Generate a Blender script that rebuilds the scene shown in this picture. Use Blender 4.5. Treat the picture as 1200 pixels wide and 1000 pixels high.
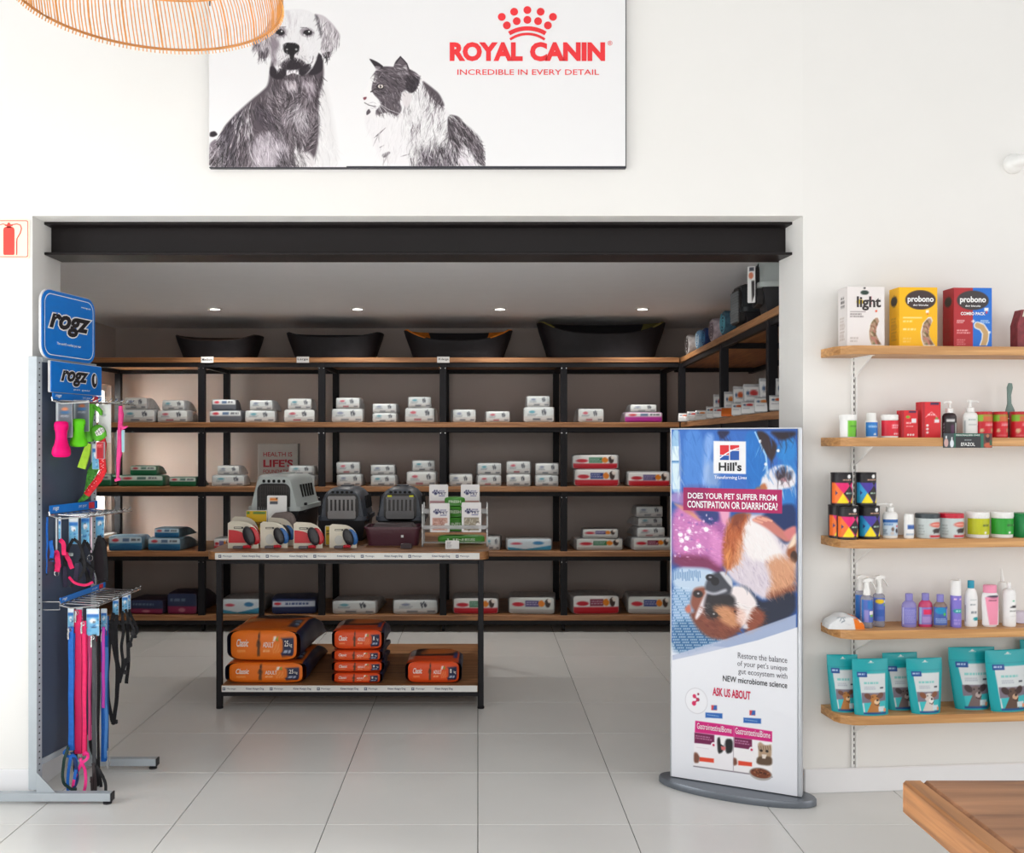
import bpy, math, random
import numpy as np
from mathutils import Vector, Matrix
random.seed(7)
S = bpy.context.scene
for o in list(bpy.data.objects): bpy.data.objects.remove(o)
COL = S.collection
PI = math.pi
# ------------------------------------------------------------ camera, world, lights, exposure
EYE = 1.515; FL = 1141.0; VX = 560.0; VY = 517.0       # eye height (m), focal length, vanishing point (1200x1000 frame)
cd = bpy.data.cameras.new('camera'); cam = bpy.data.objects.new('camera', cd); COL.objects.link(cam)
cd.sensor_width = 36; cd.lens = 36*FL/1200; cd.shift_x = 40/1200; cd.shift_y = 17/1200
cam.location = (0, 0, EYE); cam.rotation_euler = (PI/2, 0, 0); cd.clip_start = .05
S.camera = cam
w = bpy.data.worlds.new('daylight'); S.world = w; w.use_nodes = True
w.node_tree.nodes['Background'].inputs[0].default_value = (1, .995, .985, 1)
w.node_tree.nodes['Background'].inputs[1].default_value = .6
def area(name, loc, rot, sx, sy, power, col=(1, 1, 1)):
    l = bpy.data.lights.new(name, 'AREA'); l.shape = 'RECTANGLE'; l.size = sx; l.size_y = sy; l.energy = power; l.color = col
    o = bpy.data.objects.new(name, l); COL.objects.link(o); o.location = loc; o.rotation_euler = rot; return o
area('front_fill', (-.5, -4.0, 1.9), (PI/2, 0, 0), 8, 3.2, 150, (1, .99, .97))  # added fill behind the camera; low enough to reach the back room ceiling
area('left_shop_window', (-5.0, 1.4, 1.9), (PI/2, 0, -PI/2), 3.6, 2.8, 120, (.97, .99, 1))
area('right_fill', (4.6, 1.2, 1.9), (PI/2, 0, PI/2), 3.6, 2.8, 60, (1, .98, .96))  # added fill from the right to brighten the jambs; stands for no known window
bounce = area('floor_bounce_fill', (-1.5, .8, 3.9), (0, 0, 0), 2.6, 2.2, 400, (1, .99, .97)); bounce.data.spread = math.radians(55)  # added lamp over the unseen front floor; its bounce lifts the back ceiling
area('window_daylight', (-4.3, 8.0, 1.7), (PI/2, 0, -PI/2), 1.6, 1.8, 380, (1, .96, .91))
S.view_settings.view_transform = 'Standard'; S.view_settings.look = 'None'
S.view_settings.gamma = 1; S.view_settings.use_curve_mapping = False
S.view_settings.exposure = 0.08
# ------------------------------------------------------------ materials
def lin(c):
    c = np.asarray(c, float)/255.0
    return np.where(c <= .04045, c/12.92, ((c+.055)/1.055)**2.4)
MC = {}
def mat(name, rgb, rough=.55, metal=0, vary=.06, scale=8, bump=0, spec=.4, trans=0, alpha=1, emit=0):
    k = (name, tuple(rgb))
    if k in MC: return MC[k]
    m = bpy.data.materials.new(name); m.use_nodes = True; nt = m.node_tree; b = nt.nodes['Principled BSDF']
    L = lin(rgb)
    b.inputs['Roughness'].default_value = rough; b.inputs['Metallic'].default_value = metal
    b.inputs['Specular IOR Level'].default_value = spec
    tc = nt.nodes.new('ShaderNodeTexCoord'); n = nt.nodes.new('ShaderNodeTexNoise'); n.inputs['Scale'].default_value = scale
    n.inputs['Detail'].default_value = 4
    nt.links.new(tc.outputs['Object'], n.inputs['Vector'])
    r = nt.nodes.new('ShaderNodeValToRGB'); r.color_ramp.elements[0].position = .3; r.color_ramp.elements[1].position = .7
    r.color_ramp.elements[0].color = (*(L*(1-vary)), 1); r.color_ramp.elements[1].color = (*np.minimum(L*(1+vary), 1), 1)
    nt.links.new(n.outputs['Fac'], r.inputs['Fac']); nt.links.new(r.outputs['Color'], b.inputs['Base Color'])
    if bump:
        bp = nt.nodes.new('ShaderNodeBump'); bp.inputs['Strength'].default_value = bump; bp.inputs['Distance'].default_value = .01
        nt.links.new(n.outputs['Fac'], bp.inputs['Height']); nt.links.new(bp.outputs['Normal'], b.inputs['Normal'])
    if trans: b.inputs['Transmission Weight'].default_value = trans; b.inputs['IOR'].default_value = 1.2
    if alpha < 1: b.inputs['Alpha'].default_value = alpha
    if emit:
        b.inputs['Emission Color'].default_value = (*L, 1); b.inputs['Emission Strength'].default_value = emit
    MC[k] = m; return m
def wood(name, a, b_, axis='X', rough=.45, lam=0.0, sc=1.0):
    k = (name, axis)
    if k in MC: return MC[k]
    m = bpy.data.materials.new(name); m.use_nodes = True; nt = m.node_tree; b = nt.nodes['Principled BSDF']
    tc = nt.nodes.new('ShaderNodeTexCoord'); mp = nt.nodes.new('ShaderNodeMapping')
    s = {'X': (1.2, 14, 30), 'Y': (14, 1.2, 30), 'Z': (14, 14, 1.2)}[axis]
    mp.inputs['Scale'].default_value = tuple(v*sc for v in s)
    nt.links.new(tc.outputs['Object'], mp.inputs['Vector'])
    n = nt.nodes.new('ShaderNodeTexNoise'); n.inputs['Scale'].default_value = 2.2; n.inputs['Detail'].default_value = 8; n.inputs['Distortion'].default_value = .8
    nt.links.new(mp.outputs['Vector'], n.inputs['Vector'])
    r = nt.nodes.new('ShaderNodeValToRGB'); e = r.color_ramp.elements
    e[0].position = .3; e[0].color = (*lin(a), 1); e[1].position = .68; e[1].color = (*lin(b_), 1)
    x = r.color_ramp.elements.new(.5); x.color = (*((lin(a)+lin(b_))/2*1.05), 1)
    nt.links.new(n.outputs['Fac'], r.inputs['Fac'])
    # glued staves: broad bands of slightly different tone
    n2 = nt.nodes.new('ShaderNodeTexNoise'); n2.inputs['Scale'].default_value = .8; n2.inputs['Detail'].default_value = 1
    nt.links.new(mp.outputs['Vector'], n2.inputs['Vector'])
    mx = nt.nodes.new('ShaderNodeMix'); mx.data_type = 'RGBA'; mx.blend_type = 'MULTIPLY'; mx.inputs[0].default_value = .5
    r2 = nt.nodes.new('ShaderNodeValToRGB'); r2.color_ramp.elements[0].position = .35; r2.color_ramp.elements[0].color = (.55, .5, .45, 1)
    r2.color_ramp.elements[1].position = .6; r2.color_ramp.elements[1].color = (1, 1, 1, 1)
    nt.links.new(n2.outputs['Fac'], r2.inputs['Fac'])
    nt.links.new(r.outputs['Color'], mx.inputs[6]); nt.links.new(r2.outputs['Color'], mx.inputs[7])
    nt.links.new(mx.outputs[2], b.inputs['Base Color'])
    bp = nt.nodes.new('ShaderNodeBump'); bp.inputs['Strength'].default_value = .15; bp.inputs['Distance'].default_value = .004
    nt.links.new(n.outputs['Fac'], bp.inputs['Height']); nt.links.new(bp.outputs['Normal'], b.inputs['Normal'])
    b.inputs['Roughness'].default_value = rough
    MC[k] = m; return m
def printmat(rough=.5):
    k = ('print', rough)
    if k in MC: return MC[k]
    m = bpy.data.materials.new('printed_surface'); m.use_nodes = True; nt = m.node_tree; b = nt.nodes['Principled BSDF']
    a = nt.nodes.new('ShaderNodeVertexColor'); a.layer_name = 'Col'
    nt.links.new(a.outputs['Color'], b.inputs['Base Color']); b.inputs['Roughness'].default_value = rough
    b.inputs['Specular IOR Level'].default_value = .35
    MC[k] = m; return m
def flat(rgb, rough=.5): return mat('ink', rgb, rough, vary=0)
# ------------------------------------------------------------ mesh builder
TXT = {}
def glyphs(s, bold=0, shear=0):
    k = (s, bold, shear)
    if k not in TXT:
        c = bpy.data.curves.new('t', 'FONT'); c.body = s; c.resolution_u = 3; c.offset = bold; c.shear = shear
        o = bpy.data.objects.new('t', c); COL.objects.link(o)
        dg = bpy.context.evaluated_depsgraph_get(); me = bpy.data.meshes.new_from_object(o.evaluated_get(dg))
        v = [tuple(x.co)[:2] for x in me.vertices]; f = [tuple(p.vertices) for p in me.polygons]
        bpy.data.objects.remove(o); bpy.data.curves.remove(c); bpy.data.meshes.remove(me)
        TXT[k] = (v, f)
    return TXT[k]
class MB:
    def __init__(s): s.v = []; s.f = []; s.m = []; s.T = Matrix.Identity(4); s.mi = 0
    def add(s, vs, fs):
        n = len(s.v); T = s.T
        s.v += [tuple(T @ Vector(v)) for v in vs]; s.f += [tuple(i+n for i in f) for f in fs]; s.m += [s.mi]*len(fs)
        return s
    def box(s, x0, x1, y0, y1, z0, z1, b=0):
        if b:
            b = min(b, (x1-x0)*.45, (z1-z0)*.45, (y1-y0)*.45)
            V = []; idx = {}
            for i, x in enumerate((x0, x1)):
                for j, y in enumerate((y0, y1)):
                    for k, z in enumerate((z0, z1)):
                        sx, sy, sz = (b if i == 0 else -b), (b if j == 0 else -b), (b if k == 0 else -b)
                        for a, p in enumerate(((x, y+sy, z+sz), (x+sx, y, z+sz), (x+sx, y+sy, z))):
                            idx[i, j, k, a] = len(V); V.append(p)
            Fc = []
            for i in (0, 1):
                q = [(i, 0, 0, 0), (i, 1, 0, 0), (i, 1, 1, 0), (i, 0, 1, 0)]; Fc.append([idx[t] for t in (q[::-1] if i == 0 else q)])
                q = [(0, i, 0, 1), (1, i, 0, 1), (1, i, 1, 1), (0, i, 1, 1)]; Fc.append([idx[t] for t in (q if i == 0 else q[::-1])])
                q = [(0, 0, i, 2), (1, 0, i, 2), (1, 1, i, 2), (0, 1, i, 2)]; Fc.append([idx[t] for t in (q[::-1] if i == 0 else q)])
            for j in (0, 1):
                for k in (0, 1):
                    q = [idx[0, j, k, 1], idx[1, j, k, 1], idx[1, j, k, 2], idx[0, j, k, 2]]; Fc.append(q if (j+k) % 2 else q[::-1])
                    q = [idx[j, 0, k, 0], idx[j, 1, k, 0], idx[j, 1, k, 2], idx[j, 0, k, 2]]; Fc.append(q[::-1] if (j+k) % 2 else q)
                    q = [idx[j, k, 0, 0], idx[j, k, 1, 0], idx[j, k, 1, 1], idx[j, k, 0, 1]]; Fc.append(q if (j+k) % 2 else q[::-1])
            for i in (0, 1):
                for j in (0, 1):
                    for k in (0, 1):
                        q = [idx[i, j, k, 0], idx[i, j, k, 1], idx[i, j, k, 2]]; Fc.append(q if (i+j+k) % 2 == 0 else q[::-1])
            return s.add(V, Fc)
        V = [(x, y, z) for x in (x0, x1) for y in (y0, y1) for z in (z0, z1)]
        return s.add(V, [(0, 1, 3, 2), (4, 6, 7, 5), (0, 4, 5, 1), (2, 3, 7, 6), (0, 2, 6, 4), (1, 5, 7, 3)])
    def ring(s, rings, closed=True, caps=True):
        n = len(rings[0]); V = [p for r in rings for p in r]; Fc = []
        for i in range(len(rings)-1):
            for j in range(n if closed else n-1):
                a = i*n+j; b = i*n+(j+1) % n; Fc.append((a, b, b+n, a+n))
        if caps: Fc.append(tuple(range(n))[::-1]); Fc.append(tuple((len(rings)-1)*n+j for j in range(n)))
        return s.add(V, Fc)
    def lathe(s, prof, x=0, y=0, n=16, sy=1):
        return s.ring([[(x+r*math.cos(2*PI*j/n), y+sy*r*math.sin(2*PI*j/n), z) for j in range(n)] for r, z in prof])
    def tube(s, pts, r, n=6, closed=False, ry=None):
        P_ = [Vector(p) for p in pts]; R = []; m = len(P_)
        up = Vector((0, 1, 0))
        for i, p in enumerate(P_):
            a = P_[(i-1) % m] if (closed or i > 0) else p; b = P_[(i+1) % m] if (closed or i < m-1) else p
            d = (b-a)
            d = d.normalized() if d.length > 1e-9 else Vector((0, 0, 1))
            u = up if abs(d.dot(up)) < .95 else Vector((1, 0, 0))
            sx = d.cross(u).normalized(); sy = sx.cross(d).normalized()
            rr = r[i] if isinstance(r, (list, tuple)) else r
            R.append([tuple(p+sx*rr*math.cos(2*PI*k/n+PI/n)+sy*(ry or rr)*math.sin(2*PI*k/n+PI/n)) for k in range(n)])
        if closed: R.append(R[0])
        return s.ring(R, caps=not closed)
    def strap(s, pts, w, th=.002): return s.tube(pts, w/2*1.414, 4, ry=th/2*1.414)
    def prism(s, poly, y0, y1):          # poly in XZ, counter-clockwise seen from -Y
        return s.ring([[(x, y1, z) for x, z in poly][::-1], [(x, y0, z) for x, z in poly][::-1]])
    def slab(s, poly, z0, z1):
        return s.ring([[(x, y, z0) for x, y in poly], [(x, y, z1) for x, y in poly]])
    def text(s, t, x0, x1, z0, z1, y=-.001, bold=0, shear=0):
        v, f = glyphs(t, bold, shear)
        if not v: return s
        xs = [a[0] for a in v]; zs = [a[1] for a in v]
        kx = (x1-x0)/max(1e-6, max(xs)-min(xs)); kz = (z1-z0)/max(1e-6, max(zs)-min(zs))
        return s.add([(x0+(a-min(xs))*kx, y, z0+(b-min(zs))*kz) for a, b in v], f)
    def outlined(s, t, x0, x1, z0, z1, y, b0, b1, shear, m_out, m_in):   # lettering with a contour of even width
        v0, f0 = glyphs(t, b0, shear); v1, f1 = glyphs(t, b1, shear)
        ax, bx_ = min(a for a, _ in v0), max(a for a, _ in v0); az, bz_ = min(b for _, b in v0), max(b for _, b in v0)
        kx, kz = (x1-x0)/(bx_-ax), (z1-z0)/(bz_-az)
        s.mi = m_out; s.add([(x0+(a-ax)*kx, y, z0+(b-az)*kz) for a, b in v1], f1)
        s.mi = m_in; s.add([(x0+(a-ax)*kx, y-.001, z0+(b-az)*kz) for a, b in v0], f0); return s
    def quad(s, x0, x1, z0, z1, y): return s.add([(x0, y, z0), (x1, y, z0), (x1, y, z1), (x0, y, z1)], [(0, 1, 2, 3)])
    def disc(s, x, z, r, y, n=16, rz=None): return s.add([(x+r*math.cos(2*PI*k/n), y, z+(rz or r)*math.sin(2*PI*k/n)) for k in range(n)], [tuple(range(n))])
    def make_split(s, names, mats, parent, **kw):      # one object per material index
        for k, (nm, mt) in enumerate(zip(names, mats)):
            q = MB(); q.v = s.v; q.f = [f for f, i in zip(s.f, s.m) if i == k]; q.m = [0]*len(q.f)
            use = sorted({i for f in q.f for i in f}); mp = {i: j for j, i in enumerate(use)}
            q.v = [s.v[i] for i in use]; q.f = [tuple(mp[i] for i in f) for f in q.f]; q.make(nm, mt, parent, **kw)
    def make(s, name, mats, parent=None, smooth=True, ang=40, loc=None):
        me = bpy.data.meshes.new(name); me.from_pydata(s.v, [], s.f); me.validate()
        for m in (mats if isinstance(mats, (list, tuple)) else [mats]): me.materials.append(m)
        if len(me.polygons) == len(s.m): me.polygons.foreach_set('material_index', s.m)
        if smooth:
            me.polygons.foreach_set('use_smooth', [True]*len(me.polygons)); me.set_sharp_from_angle(angle=math.radians(ang))
        o = bpy.data.objects.new(name, me); COL.objects.link(o)
        if parent: o.parent = parent
        if loc: o.location = loc
        return o
def tag(o, label=None, cat=None, group=None, kind=None):
    if label: o['label'] = label
    if cat: o['category'] = cat
    if group: o['group'] = group
    if kind: o['kind'] = kind
    return o
def thing(name, label, cat, loc=(0, 0, 0), rz=0, group=None, rx=0, ry=0):
    o = bpy.data.objects.new(name, None); COL.objects.link(o); o.location = loc; o.rotation_euler = (rx, ry, rz)
    o.empty_display_size = .05
    return tag(o, label, cat, group)
def struct(o): o['kind'] = 'structure'; return o
def P(px, py, Y): return Vector(((px-VX)*Y/FL, Y, EYE-(py-VY)*Y/FL))
def rrect(x0, x1, z0, z1, r, n=4):
    r = min(r, (x1-x0)/2, (z1-z0)/2); out = []
    for cx, cz, a0 in ((x1-r, z0+r, -PI/2), (x1-r, z1-r, 0), (x0+r, z1-r, PI/2), (x0+r, z0+r, PI)):
        for k in range(n+1): a = a0+PI/2*k/n; out.append((cx+r*math.cos(a), cz+r*math.sin(a)))
    return out
# ------------------------------------------------------------ painter for flat print (numpy -> vertex colours)
def chaikin(p, n=2, closed=True):
    p = [tuple(q) for q in p]
    for _ in range(n):
        q = [] if closed else [p[0]]
        m = len(p)
        for i in range(m if closed else m-1):
            a, b = p[i], p[(i+1) % m]
            q += [tuple(.8*u+.2*v for u, v in zip(a, b)), tuple(.2*u+.8*v for u, v in zip(a, b))]
        p = q if closed else q+[p[-1]]
    return p
class Canvas:
    def __init__(s, x0, y0, x1, y1, nx, ny, bg):     # y grows downward
        s.x0, s.y0, s.x1, s.y1, s.nx, s.ny = x0, y0, x1, y1, nx, ny
        s.gx = np.linspace(x0, x1, nx); s.gy = np.linspace(y0, y1, ny)
        s.X, s.Y = np.meshgrid(s.gx, s.gy); s.C = np.zeros((ny, nx, 3)); s.C[:] = bg
        s.px = (x1-x0)/(nx-1); s.rng = np.random.RandomState(5); s.clip = None; s.round = False
    def _win(s, a, b, c, d, pad):
        i0, i1 = np.searchsorted(s.gx, [a-pad, c+pad]); j0, j1 = np.searchsorted(s.gy, [b-pad, d+pad])
        return slice(max(j0-1, 0), j1+1), slice(max(i0-1, 0), i1+1)
    def _mix(s, w, m, col, a=1):
        m = np.clip(m, 0, 1)*a
        if s.clip is not None: m = m*s.clip[w]
        s.C[w] = s.C[w]*(1-m[..., None])+np.asarray(col, float)*m[..., None]
    def rect(s, a, b, c, d, col, al=1):
        w = s._win(a, b, c, d, s.px)
        X, Y = s.X[w], s.Y[w]; e = s.px
        s._mix(w, np.minimum(np.minimum((X-a)/e+.5, (c-X)/e+.5), np.minimum((Y-b)/e+.5, (d-Y)/e+.5)), col, al)
    def ell(s, cx, cy, rx, ry, col, soft=0, ang=0, al=1):
        R = max(rx, ry)*(1+soft)+s.px; w = s._win(cx-R, cy-R, cx+R, cy+R, 0)
        dx, dy = s.X[w]-cx, s.Y[w]-cy; ca, sa = math.cos(ang), math.sin(ang)
        q = np.sqrt(((dx*ca+dy*sa)/rx)**2+((-dx*sa+dy*ca)/ry)**2)
        e = max(soft, s.px/min(rx, ry)); s._mix(w, (1-q)/e+.5, col, al)
    def mask(s, pts, soft=0):
        pts = np.asarray(pts, float); soft = max(soft, s.px)
        a, b = pts.min(0); c, d = pts.max(0); w = s._win(a, b, c, d, soft)
        X, Y = s.X[w], s.Y[w]; ins = np.zeros(X.shape, bool); D = np.full(X.shape, 1e9)
        for i in range(len(pts)):
            x0, y0 = pts[i]; x1, y1 = pts[(i+1) % len(pts)]
            if y0 != y1:
                t = (Y-y0)/(y1-y0); ins ^= ((y0 > Y) != (y1 > Y)) & (X < x0+t*(x1-x0))
            L = (x1-x0)**2+(y1-y0)**2+1e-9; t = np.clip(((X-x0)*(x1-x0)+(Y-y0)*(y1-y0))/L, 0, 1)
            D = np.minimum(D, np.hypot(X-x0-t*(x1-x0), Y-y0-t*(y1-y0)))
        return w, np.clip(np.where(ins, D, -D)/soft+.5, 0, 1)
    def poly(s, pts, col, soft=0, al=1):
        if s.round and soft > 1.5: pts = chaikin(pts)
        w, m = s.mask(pts, soft); s._mix(w, m, col, al)
    def line(s, pts, wd, col, al=1, taper=False):
        pts = np.asarray(pts, float); a, b = pts.min(0); c, d = pts.max(0); w = s._win(a, b, c, d, wd+s.px)
        X, Y = s.X[w], s.Y[w]; M = np.zeros(X.shape); n = len(pts)-1
        for i in range(n):
            x0, y0 = pts[i]; x1, y1 = pts[i+1]; L = (x1-x0)**2+(y1-y0)**2+1e-9
            t = np.clip(((X-x0)*(x1-x0)+(Y-y0)*(y1-y0))/L, 0, 1)
            ww = wd*(1-abs(2*(i+t)/n-1)*.8) if taper else wd
            M = np.maximum(M, np.clip((ww/2-np.hypot(X-x0-t*(x1-x0), Y-y0-t*(y1-y0)))/s.px+.5, 0, 1))
        s._mix(w, M, col, al)
    def fur(s, region, n, ang, ln, wd, cols, al=.6, curl=.4, seed=1):
        rs = np.random.RandomState(seed); reg = np.asarray(region, float); a, b = reg.min(0); c, d = reg.max(0)
        w, m = s.mask(region, s.px*2); old = s.clip; full = np.zeros(s.X.shape); full[w] = m; s.clip = full
        for _ in range(n):
            x, y = rs.uniform(a, c), rs.uniform(b, d)
            g = ang(x, y) if callable(ang) else ang
            g += rs.normal(0, .18); k = rs.normal(0, curl); l = ln*rs.uniform(.5, 1.3)
            pts = [(x, y)]
            for q in range(4): x += math.cos(g)*l/4; y += math.sin(g)*l/4; g += k/4; pts.append((x, y))
            s.line(pts, wd*rs.uniform(.5, 1.4), cols[rs.randint(len(cols))], al, taper=True)
        s.clip = old
    def furify(s, region, n, ang, ln, wd, amp, al=.8, seed=1):      # hair strands that take the tone under them, lighter or darker
        rs = np.random.RandomState(seed); reg = np.asarray(region, float); a, b = reg.min(0); c, d = reg.max(0)
        w, m = s.mask(region, s.px*2); full = np.zeros(s.X.shape); full[w] = m; base = s.C.copy(); k = 0
        while k < n:
            x, y = rs.uniform(a, c), rs.uniform(b, d)
            i, j = min(s.nx-1, max(0, int((x-s.x0)/s.px))), min(s.ny-1, max(0, int((y-s.y0)/(s.y1-s.y0)*(s.ny-1)))); k += 1
            if full[j, i] < .5: continue
            g = (ang(x, y) if callable(ang) else ang)+rs.normal(0, .22); cv = rs.normal(0, .5); l = ln*rs.uniform(.5, 1.4)
            t_ = rs.normal(0, 1); col = np.clip(base[j, i]+(amp*t_ if t_ > 0 else amp*.9*t_), 28, 240)
            pts = [(x, y)]
            for q in range(3): x += math.cos(g)*l/3; y += math.sin(g)*l/3; g += cv/3; pts.append((x, y))
            s.line(pts, wd*rs.uniform(.5, 1.5), col, al, taper=True)
    def scrib(s, x0, y0, x1, y1, rows, col, al=.9, seed=3):      # lines of print too small to read
        rs = np.random.RandomState(seed); h = (y1-y0)/rows
        for r in range(rows):
            x = x0; end = x1-rs.uniform(0, .3)*(x1-x0)
            while x < end:
                l = rs.uniform(.6, 2.2)*h*.6; s.rect(x, y0+r*h+h*.15, min(x+l, end), y0+r*h+h*.7, col, al); x += l+h*.25
    def mesh(s, name, parent, fn, rough=.5, smooth=True):        # fn(u,v) arrays, u right, v up in 0..1 -> xyz arrays
        U = (s.X-s.x0)/(s.x1-s.x0); V = 1-(s.Y-s.y0)/(s.y1-s.y0)
        x, y, z = fn(U, V); co = np.stack([x+0*U, y+0*U, z+0*U], -1).reshape(-1, 3)
        i = np.arange(s.ny-1)[:, None]*s.nx+np.arange(s.nx-1)[None]; i = i.ravel()
        Fc = np.stack([i+s.nx, i+s.nx+1, i+1, i], -1)
        me = bpy.data.meshes.new(name); nf = len(Fc)
        me.vertices.add(len(co)); me.vertices.foreach_set('co', co.ravel().astype('f'))
        me.loops.add(nf*4); me.loops.foreach_set('vertex_index', Fc.ravel().astype('i'))
        me.polygons.add(nf); me.polygons.foreach_set('loop_start', np.arange(0, nf*4, 4, dtype='i'))
        me.update(calc_edges=True); me.validate()
        ca = me.color_attributes.new('Col', 'FLOAT_COLOR', 'POINT')
        rgba = np.ones((len(co), 4)); rgba[:, :3] = lin(np.clip(s.C, 0, 255)).reshape(-1, 3)
        ca.data.foreach_set('color', rgba.ravel().astype('f'))
        me.materials.append(printmat(rough))
        if smooth: me.polygons.foreach_set('use_smooth', [True]*nf)
        o = bpy.data.objects.new(name, me); COL.objects.link(o)
        if parent: o.parent = parent
        return o
def squircle(w_, h_, e, bulge, x0=0, y0=0):      # flat print laid on a pillow end: matches a superellipse edge
    p = 2/e
    def fn(U, V):
        x, z = 2*U-1, 2*V-1; s_ = np.maximum(abs(x), abs(z))/np.maximum((abs(x)**p+abs(z)**p)**(1/p), 1e-6)
        return x0+x*s_*w_/2, y0-bulge*(1-x**6)*(1-z**6), h_/2+z*s_*h_/2
    return fn
def plane(x0, x1, z0, z1, y=-.001): return lambda U, V: (x0+U*(x1-x0), y, z0+V*(z1-z0))
# ------------------------------------------------------------ shared materials
M_wall = mat('white_wall_paint', (234, 233, 230), .75, vary=.012, scale=2)
M_jamb = M_wall
M_taupe = mat('taupe_wall_paint', (208, 196, 189), .85, vary=.03, scale=1.5)
M_ceil = mat('ceiling_paint', (236, 237, 240), .85, vary=.01)
M_tile = mat('pale_floor_tile', (222, 222, 219), .28, vary=.02, scale=3, spec=.35)
M_grout = mat('dark_grout', (70, 66, 64), .9)
M_skirt = mat('white_gloss_paint', (236, 236, 238), .35, vary=.01)
M_black = mat('black_powder_coat', (22, 21, 25), .55, vary=.1, spec=.25)
M_beam = mat('dark_brown_steel_paint', (24, 19, 20), .4, vary=.15, scale=3, spec=.25)
M_woodB = wood('oiled_pine_board', (128, 84, 50), (182, 130, 84), 'X')
M_woodS = wood('oiled_pine_board_side', (128, 84, 50), (190, 138, 88), 'Y')
M_woodR = wood('light_oak_block', (176, 122, 70), (222, 172, 112), 'X')
M_woodT = wood('reclaimed_tabletop_wood', (128, 88, 62), (178, 128, 92), 'X', sc=.8)
M_woodTe = wood('tabletop_edge_wood', (132, 88, 56), (184, 130, 82), 'Y', sc=.9)
M_steel = mat('grey_powder_steel', (172, 180, 186), .4, .1, vary=.04)
M_chrome = mat('chrome', (200, 200, 200), .2, 1, vary=.02)
M_white = mat('white_plastic', (238, 238, 236), .4, vary=.01)
M_cream = mat('cream_card', (226, 220, 202), .6, vary=.03)
M_foil = mat('silver_foil', (186, 188, 190), .38, .35, vary=.18, scale=22, bump=.5)
M_navyp = mat('slate_panel', (66, 76, 94), .3, vary=.05)
M_cane = mat('honey_cane', (232, 166, 92), .6, vary=.15, scale=30)
# ------------------------------------------------------------ SETTING
fl = MB().box(-5.2, 4.4, -1.2, 8.75, -.12, -.004).make('floor', M_grout, smooth=False); struct(fl)
tm = None
for i in range(-7, 6):
    for j in range(-5, 8):
        x, y = i*.6+.0, 4.444+j*.6
        if tm is None:
            t = MB().box(.0016, .5984, .0016, .5984, -.012, 0, .0012).make('tile', M_tile, fl); tm = t.data
        else:
            t = bpy.data.objects.new('tile', tm); COL.objects.link(t); t.parent = fl
        t.location = (x, y, 0)
OX0, OX1, OZ = -1.917, 1.399, 2.484
m = MB(); m.box(-4.6, OX0, 4.19, 4.47, 0, 4.3); m.box(OX0, OX1, 4.19, 4.47, OZ, 4.3)
struct(m.make('wall_front', M_wall, smooth=False))
TH = math.atan(.088)
m = MB(); m.T = Matrix.Translation((OX1, 4.19, 0)) @ Matrix.Rotation(TH, 4, 'Z')
m.box(0, 2.6, 0, .26, 0, 4.3)
struct(m.make('wall_right', M_wall, smooth=False))
m = MB(); m.box(-4.6, OX0, 4.175, 4.19, 0, .105, .004); m.box(OX0-.001, OX0+.012, 4.176, 4.47, 0, .105, .004); struct(m.make('baseboard_left', M_skirt))
m = MB(); m.T = Matrix.Translation((OX1, 4.19, 0)) @ Matrix.Rotation(TH, 4, 'Z'); m.box(0, 2.6, -.015, 0, 0, .105, .004)
struct(m.make('baseboard_right', M_skirt))
# back room shell
CZ = 2.51
struct(MB().box(-3.35, 2.75, 8.6, 8.75, 0, 2.75).make('wall_back', M_taupe, smooth=False))
m = MB(); m.box(-3.36, -3.2, 4.47, 7.72, 0, 2.75); m.box(-3.36, -3.2, 8.5, 8.6, 0, 2.75); m.box(-3.36, -3.2, 7.72, 8.5, 0, .72); m.box(-3.36, -3.2, 7.72, 8.5, 2.0, 2.75)
struct(m.make('wall_left', M_taupe, smooth=False))
struct(MB().box(2.46, 2.6, 4.6, 8.6, 0, 2.75).make('wall_back_right', M_taupe, smooth=False))
struct(MB().box(-3.2, 2.46, 4.47, 8.6, CZ, 2.75).make('ceiling', M_ceil, smooth=False))
m = MB()
for a in ((-3.33, -3.24, 7.72, 7.77, .72, 2.0), (-3.33, -3.24, 8.45, 8.5, .72, 2.0), (-3.33, -3.24, 7.77, 8.45, .72, .77), (-3.33, -3.24, 7.77, 8.45, 1.95, 2.0), (-3.31, -3.26, 7.77, 8.45, 1.34, 1.38)): m.box(*a)
wf = struct(m.make('window_1', M_white, smooth=False))
MB().box(-3.29, -3.284, 7.77, 8.45, .77, 1.95).make('pane', mat('window_glass', (245, 250, 250), .02, trans=1, vary=0), wf, smooth=False)
MB().box(-3.2, -3.14, 7.7, 8.52, .69, .72, .004).make('sill', M_white, wf)
# steel lintel: a parallel flange channel under the opening's head
m = MB(); m.box(OX0, OX1, 4.375, 4.392, 2.345, OZ); m.box(OX0, OX1, 4.302, 4.485, 2.338, 2.350, .002); m.box(OX0, OX1, 4.302, 4.485, OZ-.012, OZ-.0005)
o = m.make('trim_1', M_beam, smooth=False); struct(o)
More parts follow.
